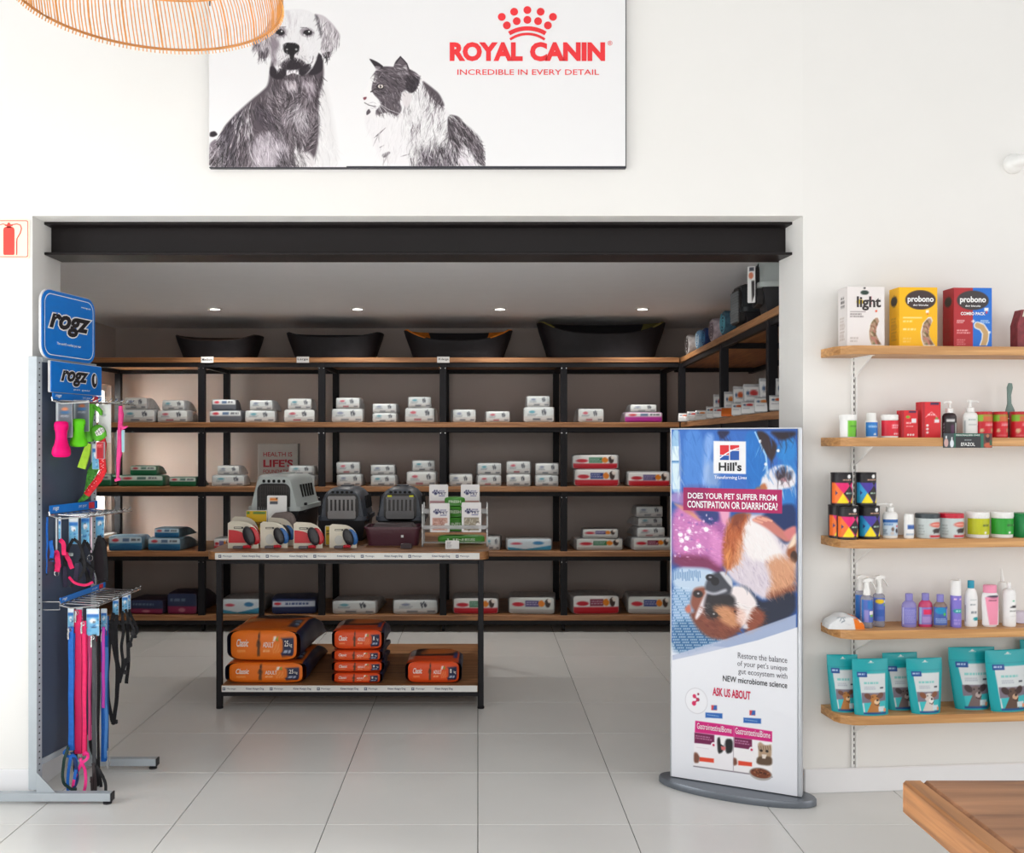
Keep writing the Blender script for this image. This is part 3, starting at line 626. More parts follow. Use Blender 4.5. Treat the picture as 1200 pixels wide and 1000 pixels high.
# pet carriers
def carrier(label, loc, w_, h_, d, top, bot, door, rz=0, seam=.45, style='grate', clips=None, group='pet carriers', tw=.74, rr=.045):
    t = thing('pet_carrier', label, 'pet carrier', loc, rz, group)
    zs = h_*seam
    def sect(z0, z1, k0, k1, r0, y):
        pts = [(-w_/2*k0, z0), (w_/2*k0, z0)]
        for i in range(7):
            a_ = PI/2*i/6; pts.append((w_/2*k1-r0+r0*math.cos(a_)*1.0 if k1 <= k0 else 0, z1-r0+r0*math.sin(a_)))
        for i in range(7):
            a_ = PI/2+PI/2*i/6; pts.append((-w_/2*k1+r0+r0*math.cos(a_), z1-r0+r0*math.sin(a_)))
        return [(x, y, z) for x, z in pts]
    R = [sect(zs, h_*s_, 1*k, tw*k, rr, y) for y, k, s_ in ((.03, .9, .94), (.0, .93, .965), (.03, 1, 1), (d*.5, 1, 1), (d-.03, .97, .98), (d, .9, .94))]
    R = R[1:]
    MB().ring(R).make('upper_shell', top, t, ang=50)
    m = MB(); k = .84
    m.ring([[(-w_/2*a_, y0, z), (w_/2*a_, y0, z), (w_/2*a_, y1, z), (-w_/2*a_, y1, z)] for a_, y0, y1, z in ((k*.95, .045, d-.04, 0), (k, .035, d-.03, .012), (.95, .012, d-.01, zs*.9), (.97, .01, d-.01, zs))])
    m.make('lower_shell', bot, t, ang=50)
    MB().slab(rounded(-w_/2*1.06, w_/2*1.06, -.012, d+.012, .04), zs-.012, zs+.014).make('rim_flange', top, t, ang=40)
    # door: dark opening, arch frame, vertical bars
    dw, dz0, dz1 = w_*(.6 if style == 'grate' else .56), zs*(1.0 if style == 'grate' else .42), h_*.84
    arch = rrect(-dw/2, dw/2, dz0, dz1, .03); arch2 = rrect(-dw/2-.014, dw/2+.014, dz0-.012, dz1+.014, .04)
    MB().prism(arch2, -.012, .02).make('door_frame', mat('carrier_dark_frame', (46, 44, 44), .5), t)
    dr = MB()
    if style == 'grate':
        dr.prism(rrect(-dw/2, dw/2, dz1-.022, dz1, .01), -.022, -.014); dr.prism(rrect(-dw/2, dw/2, dz0, dz0+.05, .01), -.022, -.014)
        n = 7
        for i in range(n): x = -dw/2+.01+(dw-.02)*i/(n-1); dr.prism(rrect(x-.0065, x+.0065, dz0+.01, dz1-.01, .004), -.021, -.014)
    else:
        for i in range(12): x = -dw/2+.008+(dw-.016)*i/11; dr.box(x-.0025, x+.0025, -.02, -.014, dz0, dz1)
        for i in range(11): z = dz0+.006+(dz1-dz0-.012)*i/10; dr.box(-dw/2, dw/2, -.019, -.014, z-.0025, z+.0025)
    dr.make('door', door, t)
    v = MB()
    for i in range(5):
        x = (i-2)*w_*.1; v.prism(rrect(x-.009, x+.009, h_*.885, h_*.93, .006), -.002, .02)
    for sgn in (-1, 1):
        for i in range(5):
            y = d*.28+i*d*.12; xs = w_/2*(tw+(1-tw)*.45)
            v.T = Matrix.Translation((sgn*xs, y, zs+(h_-zs)*.5)) @ Matrix.Rotation(-sgn*math.atan((1-tw)*w_/2/(h_-zs)), 4, 'Y'); v.box(-.004, .004, -.01, .01, -.04, .04)
    v.T = Matrix.Identity(4); tag(v.make('vent_slot', mat('vent_dark', (16, 16, 18), .8), t), kind='stuff')
    MB().slab(rounded(-.035, .035, d*.3, d*.7, .03), h_-.004, h_+.006).make('handle', top, t)
    if clips:
        c_ = MB()
        for x in (-dw/2+.01, dw/2-.03): c_.box(x, x+.028, -.026, -.02, dz1-.006, dz1+.006, .002)
        c_.make('clip', clips, t)
    lt = MB()
    for sgn in (-1, 1): lt.box(sgn*w_*.5-.006, sgn*w_*.5+.006, d*.25, d*.33, zs-.03, zs+.03, .003)
    lt.make('side_latch', bot, t)
    return t
M_lg = mat('light_grey_plastic', (184, 192, 190), .45, vary=.02); M_dg = mat('blue_grey_plastic', (66, 72, 82), .45, vary=.04); M_blk = mat('charcoal_plastic', (34, 34, 38), .5)
a = P(321, 0, 5.92)
carrier('large light grey pet carrier with charcoal base at the left of the table', (a.x, 5.92, TZ), .31, .415, .56, M_lg, M_blk, mat('dark_door', (58, 52, 50), .5), -.07, .5, 'mesh')
a = P(401, 0, 6.02)
carrier('blue grey pet carrier between the light grey one and the maroon tub', (a.x, 6.02, TZ), .29, .335, .42, M_dg, M_blk, mat('grey_door', (138, 136, 136), .45), -.02, .42, tw=.88, rr=.1)
a = P(469, 0, 6.02)
carrier('blue grey pet carrier with two yellow door clips beside the pouch rack', (a.x, 6.02, TZ), .29, .335, .42, M_dg, M_blk, mat('dark_grey_door', (98, 97, 99), .45), 0, .42, clips=mat('yellow_clip', (206, 206, 50), .5), tw=.88, rr=.1)
a = P(460, 0, 5.76)
t = thing('plastic_tub', 'maroon plastic tub in front of the right pet carrier', 'tub', (a.x, 5.76, TZ)); m = MB(); k = M_mar = mat('maroon_plastic', (78, 38, 50), .4)
w2 = .165; R = [[(x, y, z) for x, y in rounded(-w2*s_, w2*s_, .12-.12*s_, .12+.12*s_, .03)] for s_, z in ((.9, 0), (1, .1), (1.04, .1), (1.04, .112), (.97, .112), (.94, .1), (.86, .012))]
m.ring(R).make('tub_body', k, t, ang=50); MB().quad(.05, .065, .05, .065, -.002).make('sticker', flat((225, 225, 225)), t, smooth=False)
MB().box(-.13, .13, .05, .2, .07, .125, .02).make('inner_tray', mat('grey_brown_plastic', (92, 82, 84), .5), t)
# leash packs: card with rounded shoulder, case, clip
def leash_pack(label, px0, px1, ytop, Y, style, rz=0):
    sc = Y/FL; w_ = (px1-px0)*sc; h_ = (643-ytop)*sc+.005
    t = thing('leash_pack', label, 'dog leash', (((px0+px1)/2-VX)*sc, Y, TZ), rz, 'retractable leash packs')
    pts = [(-w_/2, 0), (w_/2*.72, 0)]+[(w_/2*(.72+.28*math.sin(PI*i/6)**.5 if i < 3 else 1-.0*i), h_*(.1+.1*i)) for i in range(1, 4)]
    pts = [(-w_/2, 0), (w_/2, 0), (w_/2, h_*.45)]+[(w_/2-(w_*.55)*(1-math.cos(PI/2*i/6)), h_*.45+h_*.53*math.sin(PI/2*i/6)) for i in range(1, 7)]+[(-w_*.4, h_), (-w_/2, h_*.92)]
    MB().prism(pts, 0, .003).make('card', M_cream, t)
    g = MB(); g.mi = 0
    if style == 'red': g.prism([(-w_*.47, h_*.2), (w_*.1, h_*.2), (w_*.1, h_*.4)]+[(w_*.1-(w_*.57)*(1-math.cos(PI/2*i/6)), h_*.4+h_*.28*math.sin(PI/2*i/6)) for i in range(1, 7)], -.002, 0)
    else: g.prism([(w_*.02*math.cos(2*PI*i/16)*8-w_*.15, h_*.33+h_*.2*math.sin(2*PI*i/16)) for i in range(16)], -.0015, 0)
    g.mi = 1; g.quad(-w_*.3, w_*.0, h_*.72, h_*.79, -.0025); g.mi = 2; g.quad(-w_*.28, -w_*.05, h_*.74, h_*.77, -.0035)
    g.make('card_print', [flat((206, 52, 60)) if style == 'red' else flat((205, 205, 198)), flat((40, 38, 40)), flat((225, 220, 200))], t)
    def case(x, r, th, m_, nm, y0=.0):
        q = MB(); q.T = Matrix.Translation((x, y0-.014, h_*.46)) @ Matrix.Rotation(-.35, 4, 'Y')
        pr = []
        for yy, k_ in ((-th, .7), (-th*.75, .92), (0, 1), (th*.75, .92), (th, .7)):
            pr.append([(r*.62*k_*math.cos(2*PI*j/16), yy, r*1.1*k_*math.sin(2*PI*j/16)) for j in range(16)][::-1])
        q.ring(pr).make(nm, m_, t, ang=50)
    case(w_*.2, w_*.3, .013, mat('leash_case_black', (32, 30, 36), .35), 'leash_case')
    case(w_*.34, w_*.3, .012, mat('leash_case_red', (196, 32, 44), .3) if style == 'red' else mat('leash_case_blue', (36, 104, 176), .3), 'side_case', .022)
    q = MB(); q.tube([(w_*.05, -.03, .012), (w_*.2, -.035, .014), (w_*.3, -.04, .012)], [.009, .01, .008], 8); q.make('clip_cover', mat('red_rubber', (206, 40, 56), .4), t)
    q = MB(); q.box(-w_*.3, w_*.02, -.035, -.004, 0, .016, .004); q.make('blister_tray', mat('smoked_blister', (110, 106, 112), .3), t)
    return t
leash_pack('red and cream leash pack at the left front of the table', 267, 303, 612, 5.63, 'red')
leash_pack('cream leash pack with blue case, second from left on the table', 305, 337, 613, 5.65, 'white')
leash_pack('red and cream leash pack standing in front of the grey carriers', 344, 378, 613, 5.63, 'red')
leash_pack('red and cream leash pack directly behind the left front one', 272, 303, 609, 5.75, 'red')
leash_pack('cream leash pack half hidden behind the second from left', 314, 344, 611, 5.78, 'white')
leash_pack('cream leash pack with blue case, rightmost of the four beside the maroon tub', 386, 418, 616, 5.65, 'white')
def small_print_card(name, label, cat, px0, px1, y0, y1, Y, z0, paint, nx, ny, th=.003, rz=0, group=None, r=.006, lean=0):
    sc = Y/FL; w_, h_ = (px1-px0)*sc, (y1-y0)*sc
    t = thing(name, label, cat, (((px0+px1)/2-VX)*sc, Y, z0), rz, group, rx=lean)
    MB().prism(rrect(-w_/2, w_/2, 0, h_, r), 0, th).make('card', M_white, t)
    c = Canvas(0, 0, 100, 100*h_/w_, nx, ny, (240, 240, 238)); paint(c)
    c.mesh('front_print', t, plane(-w_/2+r*.5, w_/2-r*.5, r*.5, h_-r*.5, -.0012), .4)
    return t, w_, h_
def pt(c):
    H_ = c.y1; c.rect(12, H_*.04, 55, H_*.1, (230, 130, 40)); c.rect(12, H_*.11, 55, H_*.17, DK); c.ell(62, H_*.62, 32, H_*.2, (70, 68, 74)); c.ell(58, H_*.58, 20, H_*.12, (210, 210, 210)); c.line([(30, H_*.5), (70, H_*.42), (90, H_*.6)], 5, (60, 60, 66)); c.ell(50, H_*.05, 5, 4, (30, 30, 30))
small_print_card('muzzle_pack', 'white hanging pack with grey muzzle leaning on the light grey carrier', 'pet product', 313, 336, 575, 632, 5.86, TZ, pt, 22, 50, .006)
def py_(c):
    c.C[:] = (232, 190, 30); H_ = c.y1; c.ell(10, H_*.06, 7, 6, (50, 140, 60)); c.rect(35, H_*.03, 95, H_*.09, (60, 130, 70)); c.ell(50, H_*.88, 45, H_*.14, (40, 140, 70)); c.ell(85, H_*.97, 30, H_*.08, (230, 230, 230)); c.scrib(20, H_*.45, 80, H_*.5, 1, (60, 50, 20))
t, w_, h_ = small_print_card('treat_pouch', 'yellow and green treat pouch at the back left of the table', 'pet treats', 288, 313, 592, 632, 5.84, TZ, py_, 24, 36, .02)
MB().text('strauss', -w_*.42, w_*.42, h_*.56, h_*.7, -.003, .04).make('lettering', flat((60, 48, 20)), t, smooth=False)
small_print_card('price_tag', 'yellow price tag between the leash packs and the blue grey carrier', 'tag', 381, 394, 610, 633, 5.8, TZ, lambda c: (c.rect(-1, -1, 101, 999, (226, 196, 40)), c.scrib(10, c.y1*.2, 90, c.y1*.5, 2, (70, 60, 20))), 12, 16, .002, .1)
a = P(330, 0, 5.78)
t = thing('storage_bag', 'rolled taupe fleece bundle behind the leash packs', 'fleece bundle', (a.x, 5.8, TZ)); MB().ring(bag_rings(.155, .19, .1, 4, e=.6)).make('bundle', mat('taupe_fleece', (128, 116, 112), .9, bump=.4, scale=60), t, ang=60)
# acrylic rack with pouches
M_acr = mat('clear_acrylic', (225, 228, 230), .1, alpha=.35, vary=0)
a = P(495, 0, 5.72); b = P(571, 0, 5.72); xm = (a.x+b.x)/2; hw = (b.x-a.x)/2
t = thing('pouch_rack', 'clear acrylic tiered rack holding pet treat pouches on the table', 'rack', (xm, 5.72, TZ))
for s_ in (-1, 1): MB().prism([(-.004, 0), (.004, 0), (.004, .25), (-.004, .25)], 0, .012).box(-.004, .004, 0, .2, 0, .01).box(-.004, .004, .19, .2, 0, .25).box(-.004, .004, 0, .2, .1, .11).box(-.004, .004, 0, .2, .18, .19).make('side_frame', mat('clear_acrylic_edge', (206, 208, 208), .15, alpha=.75, vary=0), t, loc=(s_*hw, 0, 0))
for z, y in ((.1, .02), (.185, .12), (.02, .0)): MB().box(-hw, hw, y, y+.07, z, z+.004).make('shelf', M_acr, t)
MB().box(-hw, hw, .0, .003, .105, .125).box(-hw, hw, .11, .113, .188, .215).make('lip', M_acr, t)
def pp(kind):
    def f(c):
        H_ = c.y1; c.C[:] = (236, 234, 234)
        c.ell(33, H_*.32, 9, 8, (36, 40, 90)); [c.ell(33+dx, H_*.32+dy, 4.5, 5.5, (36, 40, 90)) for dx, dy in ((-14, -6), (-5, -14), (7, -14), (15, -5))]
        c.scrib(52, H_*.2, 92, H_*.27, 1, (110, 110, 150)); c.scrib(52, H_*.39, 92, H_*.44, 1, (60, 60, 120))
        if kind < 2:
            col = [(196, 150, 136), (150, 140, 120)][kind]; c.rect(10, H_*.5, 90, H_*.95, col); rs = np.random.RandomState(kind)
            for _ in range(26): x, y, g = rs.uniform(14, 86), rs.uniform(H_*.54, H_*.92), rs.uniform(0, 3); c.line([(x, y), (x+16*math.cos(g), y+12*math.sin(g))], 5, [(222, 190, 176), (166, 116, 104), (206, 200, 180), (110, 104, 92)][rs.randint(2)+2*kind], .9)
            c.ell(84, H_*.76, 11, 11, (236, 234, 230))
        else: c.rect(0, H_*.6, 100, H_*.72, [(190, 140, 146), (176, 120, 110)][kind-2]); c.rect(0, H_*.72, 100, H_, (210, 200, 190))
    return f
for px0, px1, y0, y1, Y, z, k, lb in ((504, 527, 590, 624, 5.735, .075, 0, 'white treat pouch with pink chews, front left of the acrylic rack'), (541, 564, 589, 624, 5.735, .075, 1, 'white treat pouch with grey chews, front right of the acrylic rack'),
                                  (503, 525, 568, 600, 5.84, .2, 2, 'white treat pouch, back left of the acrylic rack'), (540, 562, 568, 600, 5.84, .2, 3, 'white treat pouch, back right of the acrylic rack')):
    t, w_, h_ = small_print_card('treat_pouch', lb, 'pet treats', px0, px1, y0, y1, Y, TZ+EYE*0+(EYE-TZ)-(y1-VY)*Y/FL, pp(k), 30, 44, .018, 0, 'white treat pouches in the rack')
    MB().text('PET', w_*.02, w_*.4, h_*.63, h_*.72, -.003, .03).make('lettering', flat((36, 40, 96)), t, smooth=False)
gm = mat('green_pack_film', (70, 150, 44), .35, vary=.15, scale=25, bump=.2)
for k, (px0, px1, y0, y1) in enumerate(((513, 568, 625, 634), (525, 541, 607, 623), (525, 541, 594, 606), (525, 541, 583, 593))):
    Y = 5.83; sc = Y/FL; w_, h_ = (px1-px0)*sc*(1 if k == 0 else 1.5), (y1-y0)*sc
    t = thing('dental_chew_pack', 'green chew pack ' + ['lying flat on the table under the acrylic rack', 'lowest of the three upright between the pouches', 'middle of the three upright between the pouches', 'topmost of the three upright between the pouches'][k], 'pet treats', (((px0+px1)/2-VX)*sc, Y, EYE-(y1-VY)*sc if k else TZ+.008), 0, 'green chew packs')
    MB().ring(bag_rings(w_, h_, .08, k, e=.4, taper=0)).make('pack', gm, t, ang=60)
    MB().text(['LINES', 'LINES', 'FRESH', 'FRESH'][k], -w_*.3, w_*.3, h_*.35, h_*.65, -.007, .03).make('lettering', flat((210, 230, 200)), t, smooth=False)
small_print_card('info_card', 'small white card lying before the acrylic rack', 'card', 522, 538, 636, 646, 5.6, TZ, lambda c: c.scrib(8, 8, 45, c.y1-8, 4, (150, 150, 155)), 24, 16, .0015, 0, None, .002, -.25)
a = P(517, 0, 5.66)
t = thing('leash_clip_pack', 'small black and maroon item on the table beside the maroon tub', 'pet product', (a.x-.2, 5.6, TZ)); MB().ring(bag_rings(.07, .03, .05, 3, e=.5)).make('case', mat('black_plum', (46, 26, 32), .4), t)
# ------------------------------------------------------------ side run of shelves: top board
def side_y(px): return 1.2164/((px-VX)/FL-.048)
ZT = SZ[0]
def roll(px, y0, y1, L, col, col2, label):
    Y = side_y(px)-.02; r = (y1-y0)*Y/FL/2
    t = thing('rolled_blanket', label, 'blanket', ((px-VX)*Y/FL+.04, Y, ZT+r), 0, 'rolled blankets on the side shelf')
    M_ = mat('fleece', col, .95, vary=.35, scale=26, bump=.3)
    m = MB(); m.T = Matrix.Rotation(PI/2, 4, 'Y'); m.lathe([(r*.9, 0), (r, .012), (r, L-.01), (r*.9, L)], n=22); m.make('roll', M_, t)
    m = MB(); sp = [(-.004, r*.85*k/40*math.cos(k*.5), r*.85*k/40*math.sin(k*.5)) for k in range(3, 41)]
    m.tube(sp, r*.04, 4); m.make('rolled_edge', mat('fleece', col2, .95), t)
roll(799, 389, 413, .26, (168, 164, 164), (90, 80, 78), 'smallest pale grey rolled blanket at the corner end of the side shelf')
roll(811, 386, 409, .24, (110, 150, 186), (206, 220, 228), 'pale blue patterned rolled blanket, second from the corner')
roll(818, 383, 405, .28, (26, 46, 92), (60, 110, 150), 'navy rolled blanket between the pale blue and pink grey ones')
roll(827, 373, 401, .3, (168, 154, 160), (120, 106, 112), 'pink grey rolled blanket on the side shelf')
roll(840, 366, 396, .34, (56, 84, 100), (96, 160, 176), 'dark teal rolled blanket nearest the black carrier')
a = side_y(862)
t = carrier('black pet carrier on the side shelf behind the grey topped one', (1.545, 5.8, ZT), .28, .265, .4, mat('black_plastic', (40, 44, 48), .4), M_blk, mat('grey_wire', (120, 124, 126), .4), -1.55, .4, 'mesh')
a = side_y(893)
t = carrier('grey topped pet carrier with black base high on the side shelf', (1.475, 5.14, ZT), .3, .285, .48, M_lg, M_blk, mat('black_door', (30, 30, 32), .4), -1.74, .5, 'mesh')
small_print_card('carrier_card', 'narrow printed card hanging on the grey topped carrier', 'card', 876, 885, 312, 355, 5.0, EYE-(355-VY)*5.0/FL, lambda c: (c.ell(45, c.y1*.25, 35, 45, (214, 130, 100)), c.rect(20, c.y1*.02, 90, c.y1*.12, DK), c.poly([(50, c.y1*.4), (100, c.y1*.4), (100, c.y1*.8), (60, c.y1)], (50, 44, 44))), 10, 36, .003, -.5)
# middle board of the side run
ZM = SZ[1]; seed = 500
def up_bag(label, px, y0, y1, wpx, off, style='white', orange=0, rz=-.3, zadd=0):
    global seed; seed += 1
    Y = side_y(px)+off*0-.0; Y = Y+off; sc = Y/FL; w_ = wpx*sc*1.15; h_ = (y1-y0)*sc
    X = (px-VX)*sc; t = thing('food_bag', label, 'pet food', (X, Y, ZM+zadd), rz, 'bags on the side shelf')
    R = [[(x, y, z) for x, y in rounded(-w_/2*k, w_/2*k, -.045*k2, .045*k2, .02)] for z, k, k2 in ((0, .95, 1), (h_*.1, 1, 1.05), (h_*.6, 1, .85), (h_*.92, 1, .25), (h_, 1, .12))]
    MB().ring(R).make('body', M_foil if not orange else mat('orange_bag', (206, 104, 34), .5), t, ang=50)
    c = Canvas(0, 0, 100, 100, 16, 16, (222, 222, 220))
    if orange: c.C[:] = (206, 104, 34)
    else: c.ell(60, 24, 26, 13, [(196, 90, 50), (190, 60, 60), (200, 120, 60)][seed % 3]); c.ell(22, 24, 10, 9, (70, 96, 130)); c.scrib(10, 50, 70, 62, 1, (150, 150, 160))
    c.mesh('front_print', t, lambda U, V: ((U-.5)*w_*.9, -.05+.035*V**2-.002, .06*h_+V*h_*.84), .4)
k = 0
fr = [(802, 481, 491, 12), (812, 479, 490, 12), (822, 477, 488, 12), (834, 473, 487, 11), (842, 474, 486, 11)]
for i, (px, y0, y1, wp) in enumerate(fr): up_bag(f'small silver bag, {ORD[i]} from the corner on the side shelf middle board', px, y0, y1, wp, .05)
fr = [(853, 474, 484, 13, 1), (865, 468, 483, 13, 0), (877, 466, 481, 14, 0), (894, 462, 480, 17, 0), (911, 461, 479, 16, 0)]
for i, (px, y0, y1, wp, og) in enumerate(fr): up_bag(['orange bag lying at the front of the side shelf middle board', 'white bag just right of the orange bag, side shelf front row', 'white bag third in the side shelf front row', 'large white bag fourth in the side shelf front row', 'white bag rightmost in the side shelf front row by the wall'][i], px, y0, y1, wp, .06, orange=og)
fr = [(843, 458, 486, 12), (855, 454, 484, 11), (866, 448, 483, 12), (881, 446, 482, 17), (900, 440, 481, 18), (915, 441, 480, 10)]
for i, (px, y0, y1, wp) in enumerate(fr): up_bag(f'taller white bag, {ORD[i]} from left in the side shelf back row', px, y0, y1, wp, .3, rz=-.2)
# ------------------------------------------------------------ POSTER
PY = 4.165; sc = PY/FL
def px_x(px): return (px-VX)*sc
def py_z(py): return EYE-(py-VY)*sc
PX0, PX1, PZ0, PZ1 = px_x(245), px_x(734), py_z(197), py_z(-70)
t = thing('wall_banner', 'wide white advertising banner with a dog and a cat above the opening', 'banner', (0, PY, 0))
MB().box(PX0, PX1, .0, .024, PZ0, PZ1, .002).make('frame', mat('dark_banner_edge', (44, 44, 52), .5), t)
c = Canvas(0, 0, 10, 10, 2, 2, (236, 236, 237)); c.mesh('banner_face', t, plane(PX0+.006, PX1-.004, PZ0+.008, PZ1-.006, -.0006), .6)
BG = (236, 236, 237)
# dog, painted in crop units (5 per photo pixel)
c = Canvas(25, 35, 830, 980, 340, 400, BG); c.round = True
D1, D2, D3, D4, D5 = (44, 38, 44), (84, 76, 82), (130, 120, 128), (184, 176, 182), (222, 220, 222)
c.poly([(690, 430), (735, 600), (765, 760), (790, 980), (600, 980), (640, 700)], (226, 225, 226), 30)
body = [(385, 380), (372, 500), (330, 540), (280, 580), (190, 660), (120, 735), (85, 800), (50, 850), (28, 900), (28, 980), (560, 980), (620, 960), (655, 900), (672, 740), (660, 600), (700, 450), (690, 320), (400, 330)]
c.poly(body, D2, 14)
c.poly([(30, 775), (60, 768), (78, 790), (50, 805), (28, 800)], D1, 8); c.poly([(28, 840), (70, 810), (60, 880), (28, 900)], D3, 10)
c.poly([(120, 740), (200, 660), (250, 640), (190, 800), (180, 900), (210, 975), (80, 975), (70, 880), (90, 800)], (62, 56, 64), 16)
c.poly([(290, 800), (380, 760), (450, 790), (500, 860), (430, 880), (400, 975), (300, 975), (270, 880)], (176, 168, 176), 30)
c.poly([(500, 870), (560, 850), (640, 920), (650, 975), (560, 975), (540, 930)], (216, 212, 214), 20)
c.poly([(455, 470), (545, 470), (530, 530), (490, 530)], D4, 16); c.poly([(560, 440), (650, 470), (640, 560), (580, 520)], (160, 150, 158), 20)
c.poly([(290, 590), (400, 640), (420, 740), (330, 750), (290, 680)], (74, 66, 74), 16)
c.poly([(430, 880), (520, 900), (545, 978), (410, 978)], (70, 64, 70), 12)
fl_ = [(280, 590), (280, 975), (70, 975), (80, 800), (190, 665)]
c.fur(fl_, 170, lambda x, y: PI/2+.35*(250-x)/200, 120, 7, [D1, D1, D3, D4, (52, 46, 54)], .55, .3, 2)
for a_, b_ in (((272, 600), (235, 800)), ((245, 625), (190, 860)), ((268, 680), (262, 850)), ((225, 650), (180, 760)), ((255, 840), (300, 972))): c.line([a_, ((a_[0]+b_[0])/2-8, (a_[1]+b_[1])/2), b_], 8, (220, 216, 220), .85, True)
ch = [(380, 500), (655, 540), (672, 740), (650, 880), (540, 860), (440, 760), (330, 620)]
c.poly([(440, 600), (560, 560), (640, 620), (655, 740), (600, 820), (500, 800)], (104, 96, 102), 40)
c.poly([(520, 600), (590, 620), (610, 720), (560, 790), (520, 720)], (176, 170, 176), 30, .7); c.poly([(430, 640), (490, 640), (500, 740), (450, 730)], (160, 152, 160), 24, .7); c.poly([(350, 530), (470, 540), (450, 600), (370, 600)], (130, 122, 128), 20, .7)
wave = lambda x, y: PI/2+.75*math.sin(x/38.+y/90.)+(.35 if x > 540 else -.1)
c.furify(ch, 2600, wave, 46, 4.4, 52, .75, 3)
c.furify([(290, 590), (420, 630), (440, 760), (330, 770)], 420, 1.0, 50, 4, 42, .7, 4)
c.furify([(280, 770), (500, 760), (560, 860), (640, 975), (290, 975)], 1100, 1.45, 55, 4, 34, .7, 5)
c.furify([(395, 880), (560, 880), (600, 975), (400, 978)], 300, 1.2, 50, 4.5, 50, .8, 6)
c.furify([(660, 450), (700, 500), (760, 800), (780, 975), (640, 975), (660, 700)], 380, 1.45, 60, 4, 16, .6, 7)
c.furify([(28, 850), (90, 810), (110, 970), (28, 975)], 160, .8, 50, 5, 60, .8, 9)
c.furify([(380, 400), (690, 430), (655, 560), (380, 540)], 500, 1.3, 45, 4.5, 40, .7, 16)
c.furify([(380, 480), (340, 540), (280, 580), (190, 660), (120, 735), (85, 800), (28, 890), (28, 978), (300, 978), (290, 620)], 1700, lambda x, y: PI/2+.45*(270-x)/200, 60, 4.5, 44, .75, 17)
c.poly([(655, 300), (692, 330), (692, 415), (650, 440), (600, 440)], D1, 8); c.poly([(385, 380), (440, 420), (470, 460), (420, 470), (378, 440)], D1, 10)
head = [(380, 110), (420, 75), (470, 58), (560, 52), (620, 66), (665, 110), (690, 200), (672, 290), (645, 380), (600, 435), (560, 445), (520, 425), (460, 450), (410, 400), (385, 320), (375, 200)]
c.poly(head, (228, 227, 229), 8)
c.poly([(378, 130), (400, 110), (395, 200), (440, 250), (430, 320), (415, 400), (385, 330)], (140, 130, 138), 20)
c.fur([(380, 110), (440, 90), (440, 400), (395, 380)], 60, 1.7, 45, 5, [D3, D2, D4], .4, .3, 10)
c.poly([(385, 110), (360, 165), (330, 200), (270, 238), (300, 290), (325, 345), (355, 345), (378, 320), (384, 240)], (168, 160, 166), 8)
c.fur([(380, 150), (330, 205), (275, 240), (325, 340), (378, 320)], 90, 1.9, 55, 6, [D1, D2, D4, D5], .6, .4, 11); c.poly([(318, 300), (378, 270), (374, 325), (340, 346)], D1, 14, .6)
c.poly([(640, 78), (700, 92), (755, 145), (800, 212), (770, 262), (742, 320), (700, 340), (676, 300), (690, 190), (665, 120)], (196, 190, 195), 8)
c.fur([(650, 85), (700, 95), (800, 212), (745, 320), (690, 330), (690, 190)], 110, 1.6, 60, 6, [D2, D3, D5, D5, D1], .55, .5, 12); c.poly([(684, 312), (748, 300), (735, 335), (705, 348)], D1, 6); c.poly([(640, 80), (665, 95), (690, 180), (684, 240), (668, 170)], D1, 12, .6)
c.ell(440, 188, 40, 30, D3, .5, .0, .9); c.ell(442, 190, 26, 19, D1, .2); c.ell(452, 184, 5, 5, (240, 240, 240)); c.line([(408, 182), (436, 160), (474, 158)], 5, D2, .7); c.ell(425, 205, 8, 5, D4)
c.ell(600, 190, 40, 26, D3, .5, .1, .8); c.ell(603, 192, 26, 17, D1, .2); c.ell(612, 186, 5, 5, (240, 240, 240)); c.line([(562, 162), (598, 164), (640, 194)], 5, D2, .75); c.ell(585, 204, 8, 5, D5)
c.fur([(460, 90), (560, 90), (540, 230), (480, 230)], 30, 1.6, 50, 3, [D4, D3], .25, .2, 13)
c.poly([(470, 60), (500, 70), (505, 140), (495, 140)], D4, 16, .5)
c.ell(510, 320, 95, 62, (226, 224, 226), .3); c.poly([(440, 380), (470, 350), (510, 335), (560, 345), (600, 375), (585, 400), (520, 412), (455, 408)], D1, 10)
c.poly([(455, 262), (480, 250), (530, 250), (556, 268), (552, 300), (525, 318), (522, 350), (500, 350), (498, 320), (465, 310)], (28, 24, 28), 5); c.ell(480, 292, 6, 5, (150, 150, 150), .5); c.ell(535, 292, 7, 6, (160, 160, 160), .5)
c.fur([(430, 300), (500, 330), (480, 400), (430, 390)], 40, 2.0, 30, 4, [D2, D3], .5, .2, 14); c.fur([(545, 320), (625, 330), (600, 400), (560, 380)], 40, .9, 30, 4, [D2, D3], .45, .2, 15)
c.poly([(430, 400), (480, 405), (478, 445), (450, 455), (432, 430)], D1, 8); c.poly([(548, 405), (610, 370), (630, 390), (600, 430), (570, 450), (550, 435)], D1, 8); c.poly([(480, 412), (545, 412), (552, 440), (515, 425), (482, 445)], (236, 232, 236), 6)
c.line([(600, 400), (632, 360), (636, 330)], 6, D2, .7)
c.furify(head, 900, lambda x, y: 1.57+(x-510)/260., 26, 3.2, 13, .6, 18)
for er in ([(385, 120), (330, 200), (272, 238), (325, 343), (376, 322)], [(650, 85), (700, 95), (798, 212), (745, 325), (695, 335), (680, 190)]): c.furify(er, 420, 1.75, 42, 4.2, 46, .75, 19)
c.furify([(440, 250), (590, 250), (620, 400), (420, 410)], 260, 1.6, 20, 3, 22, .5, 20)
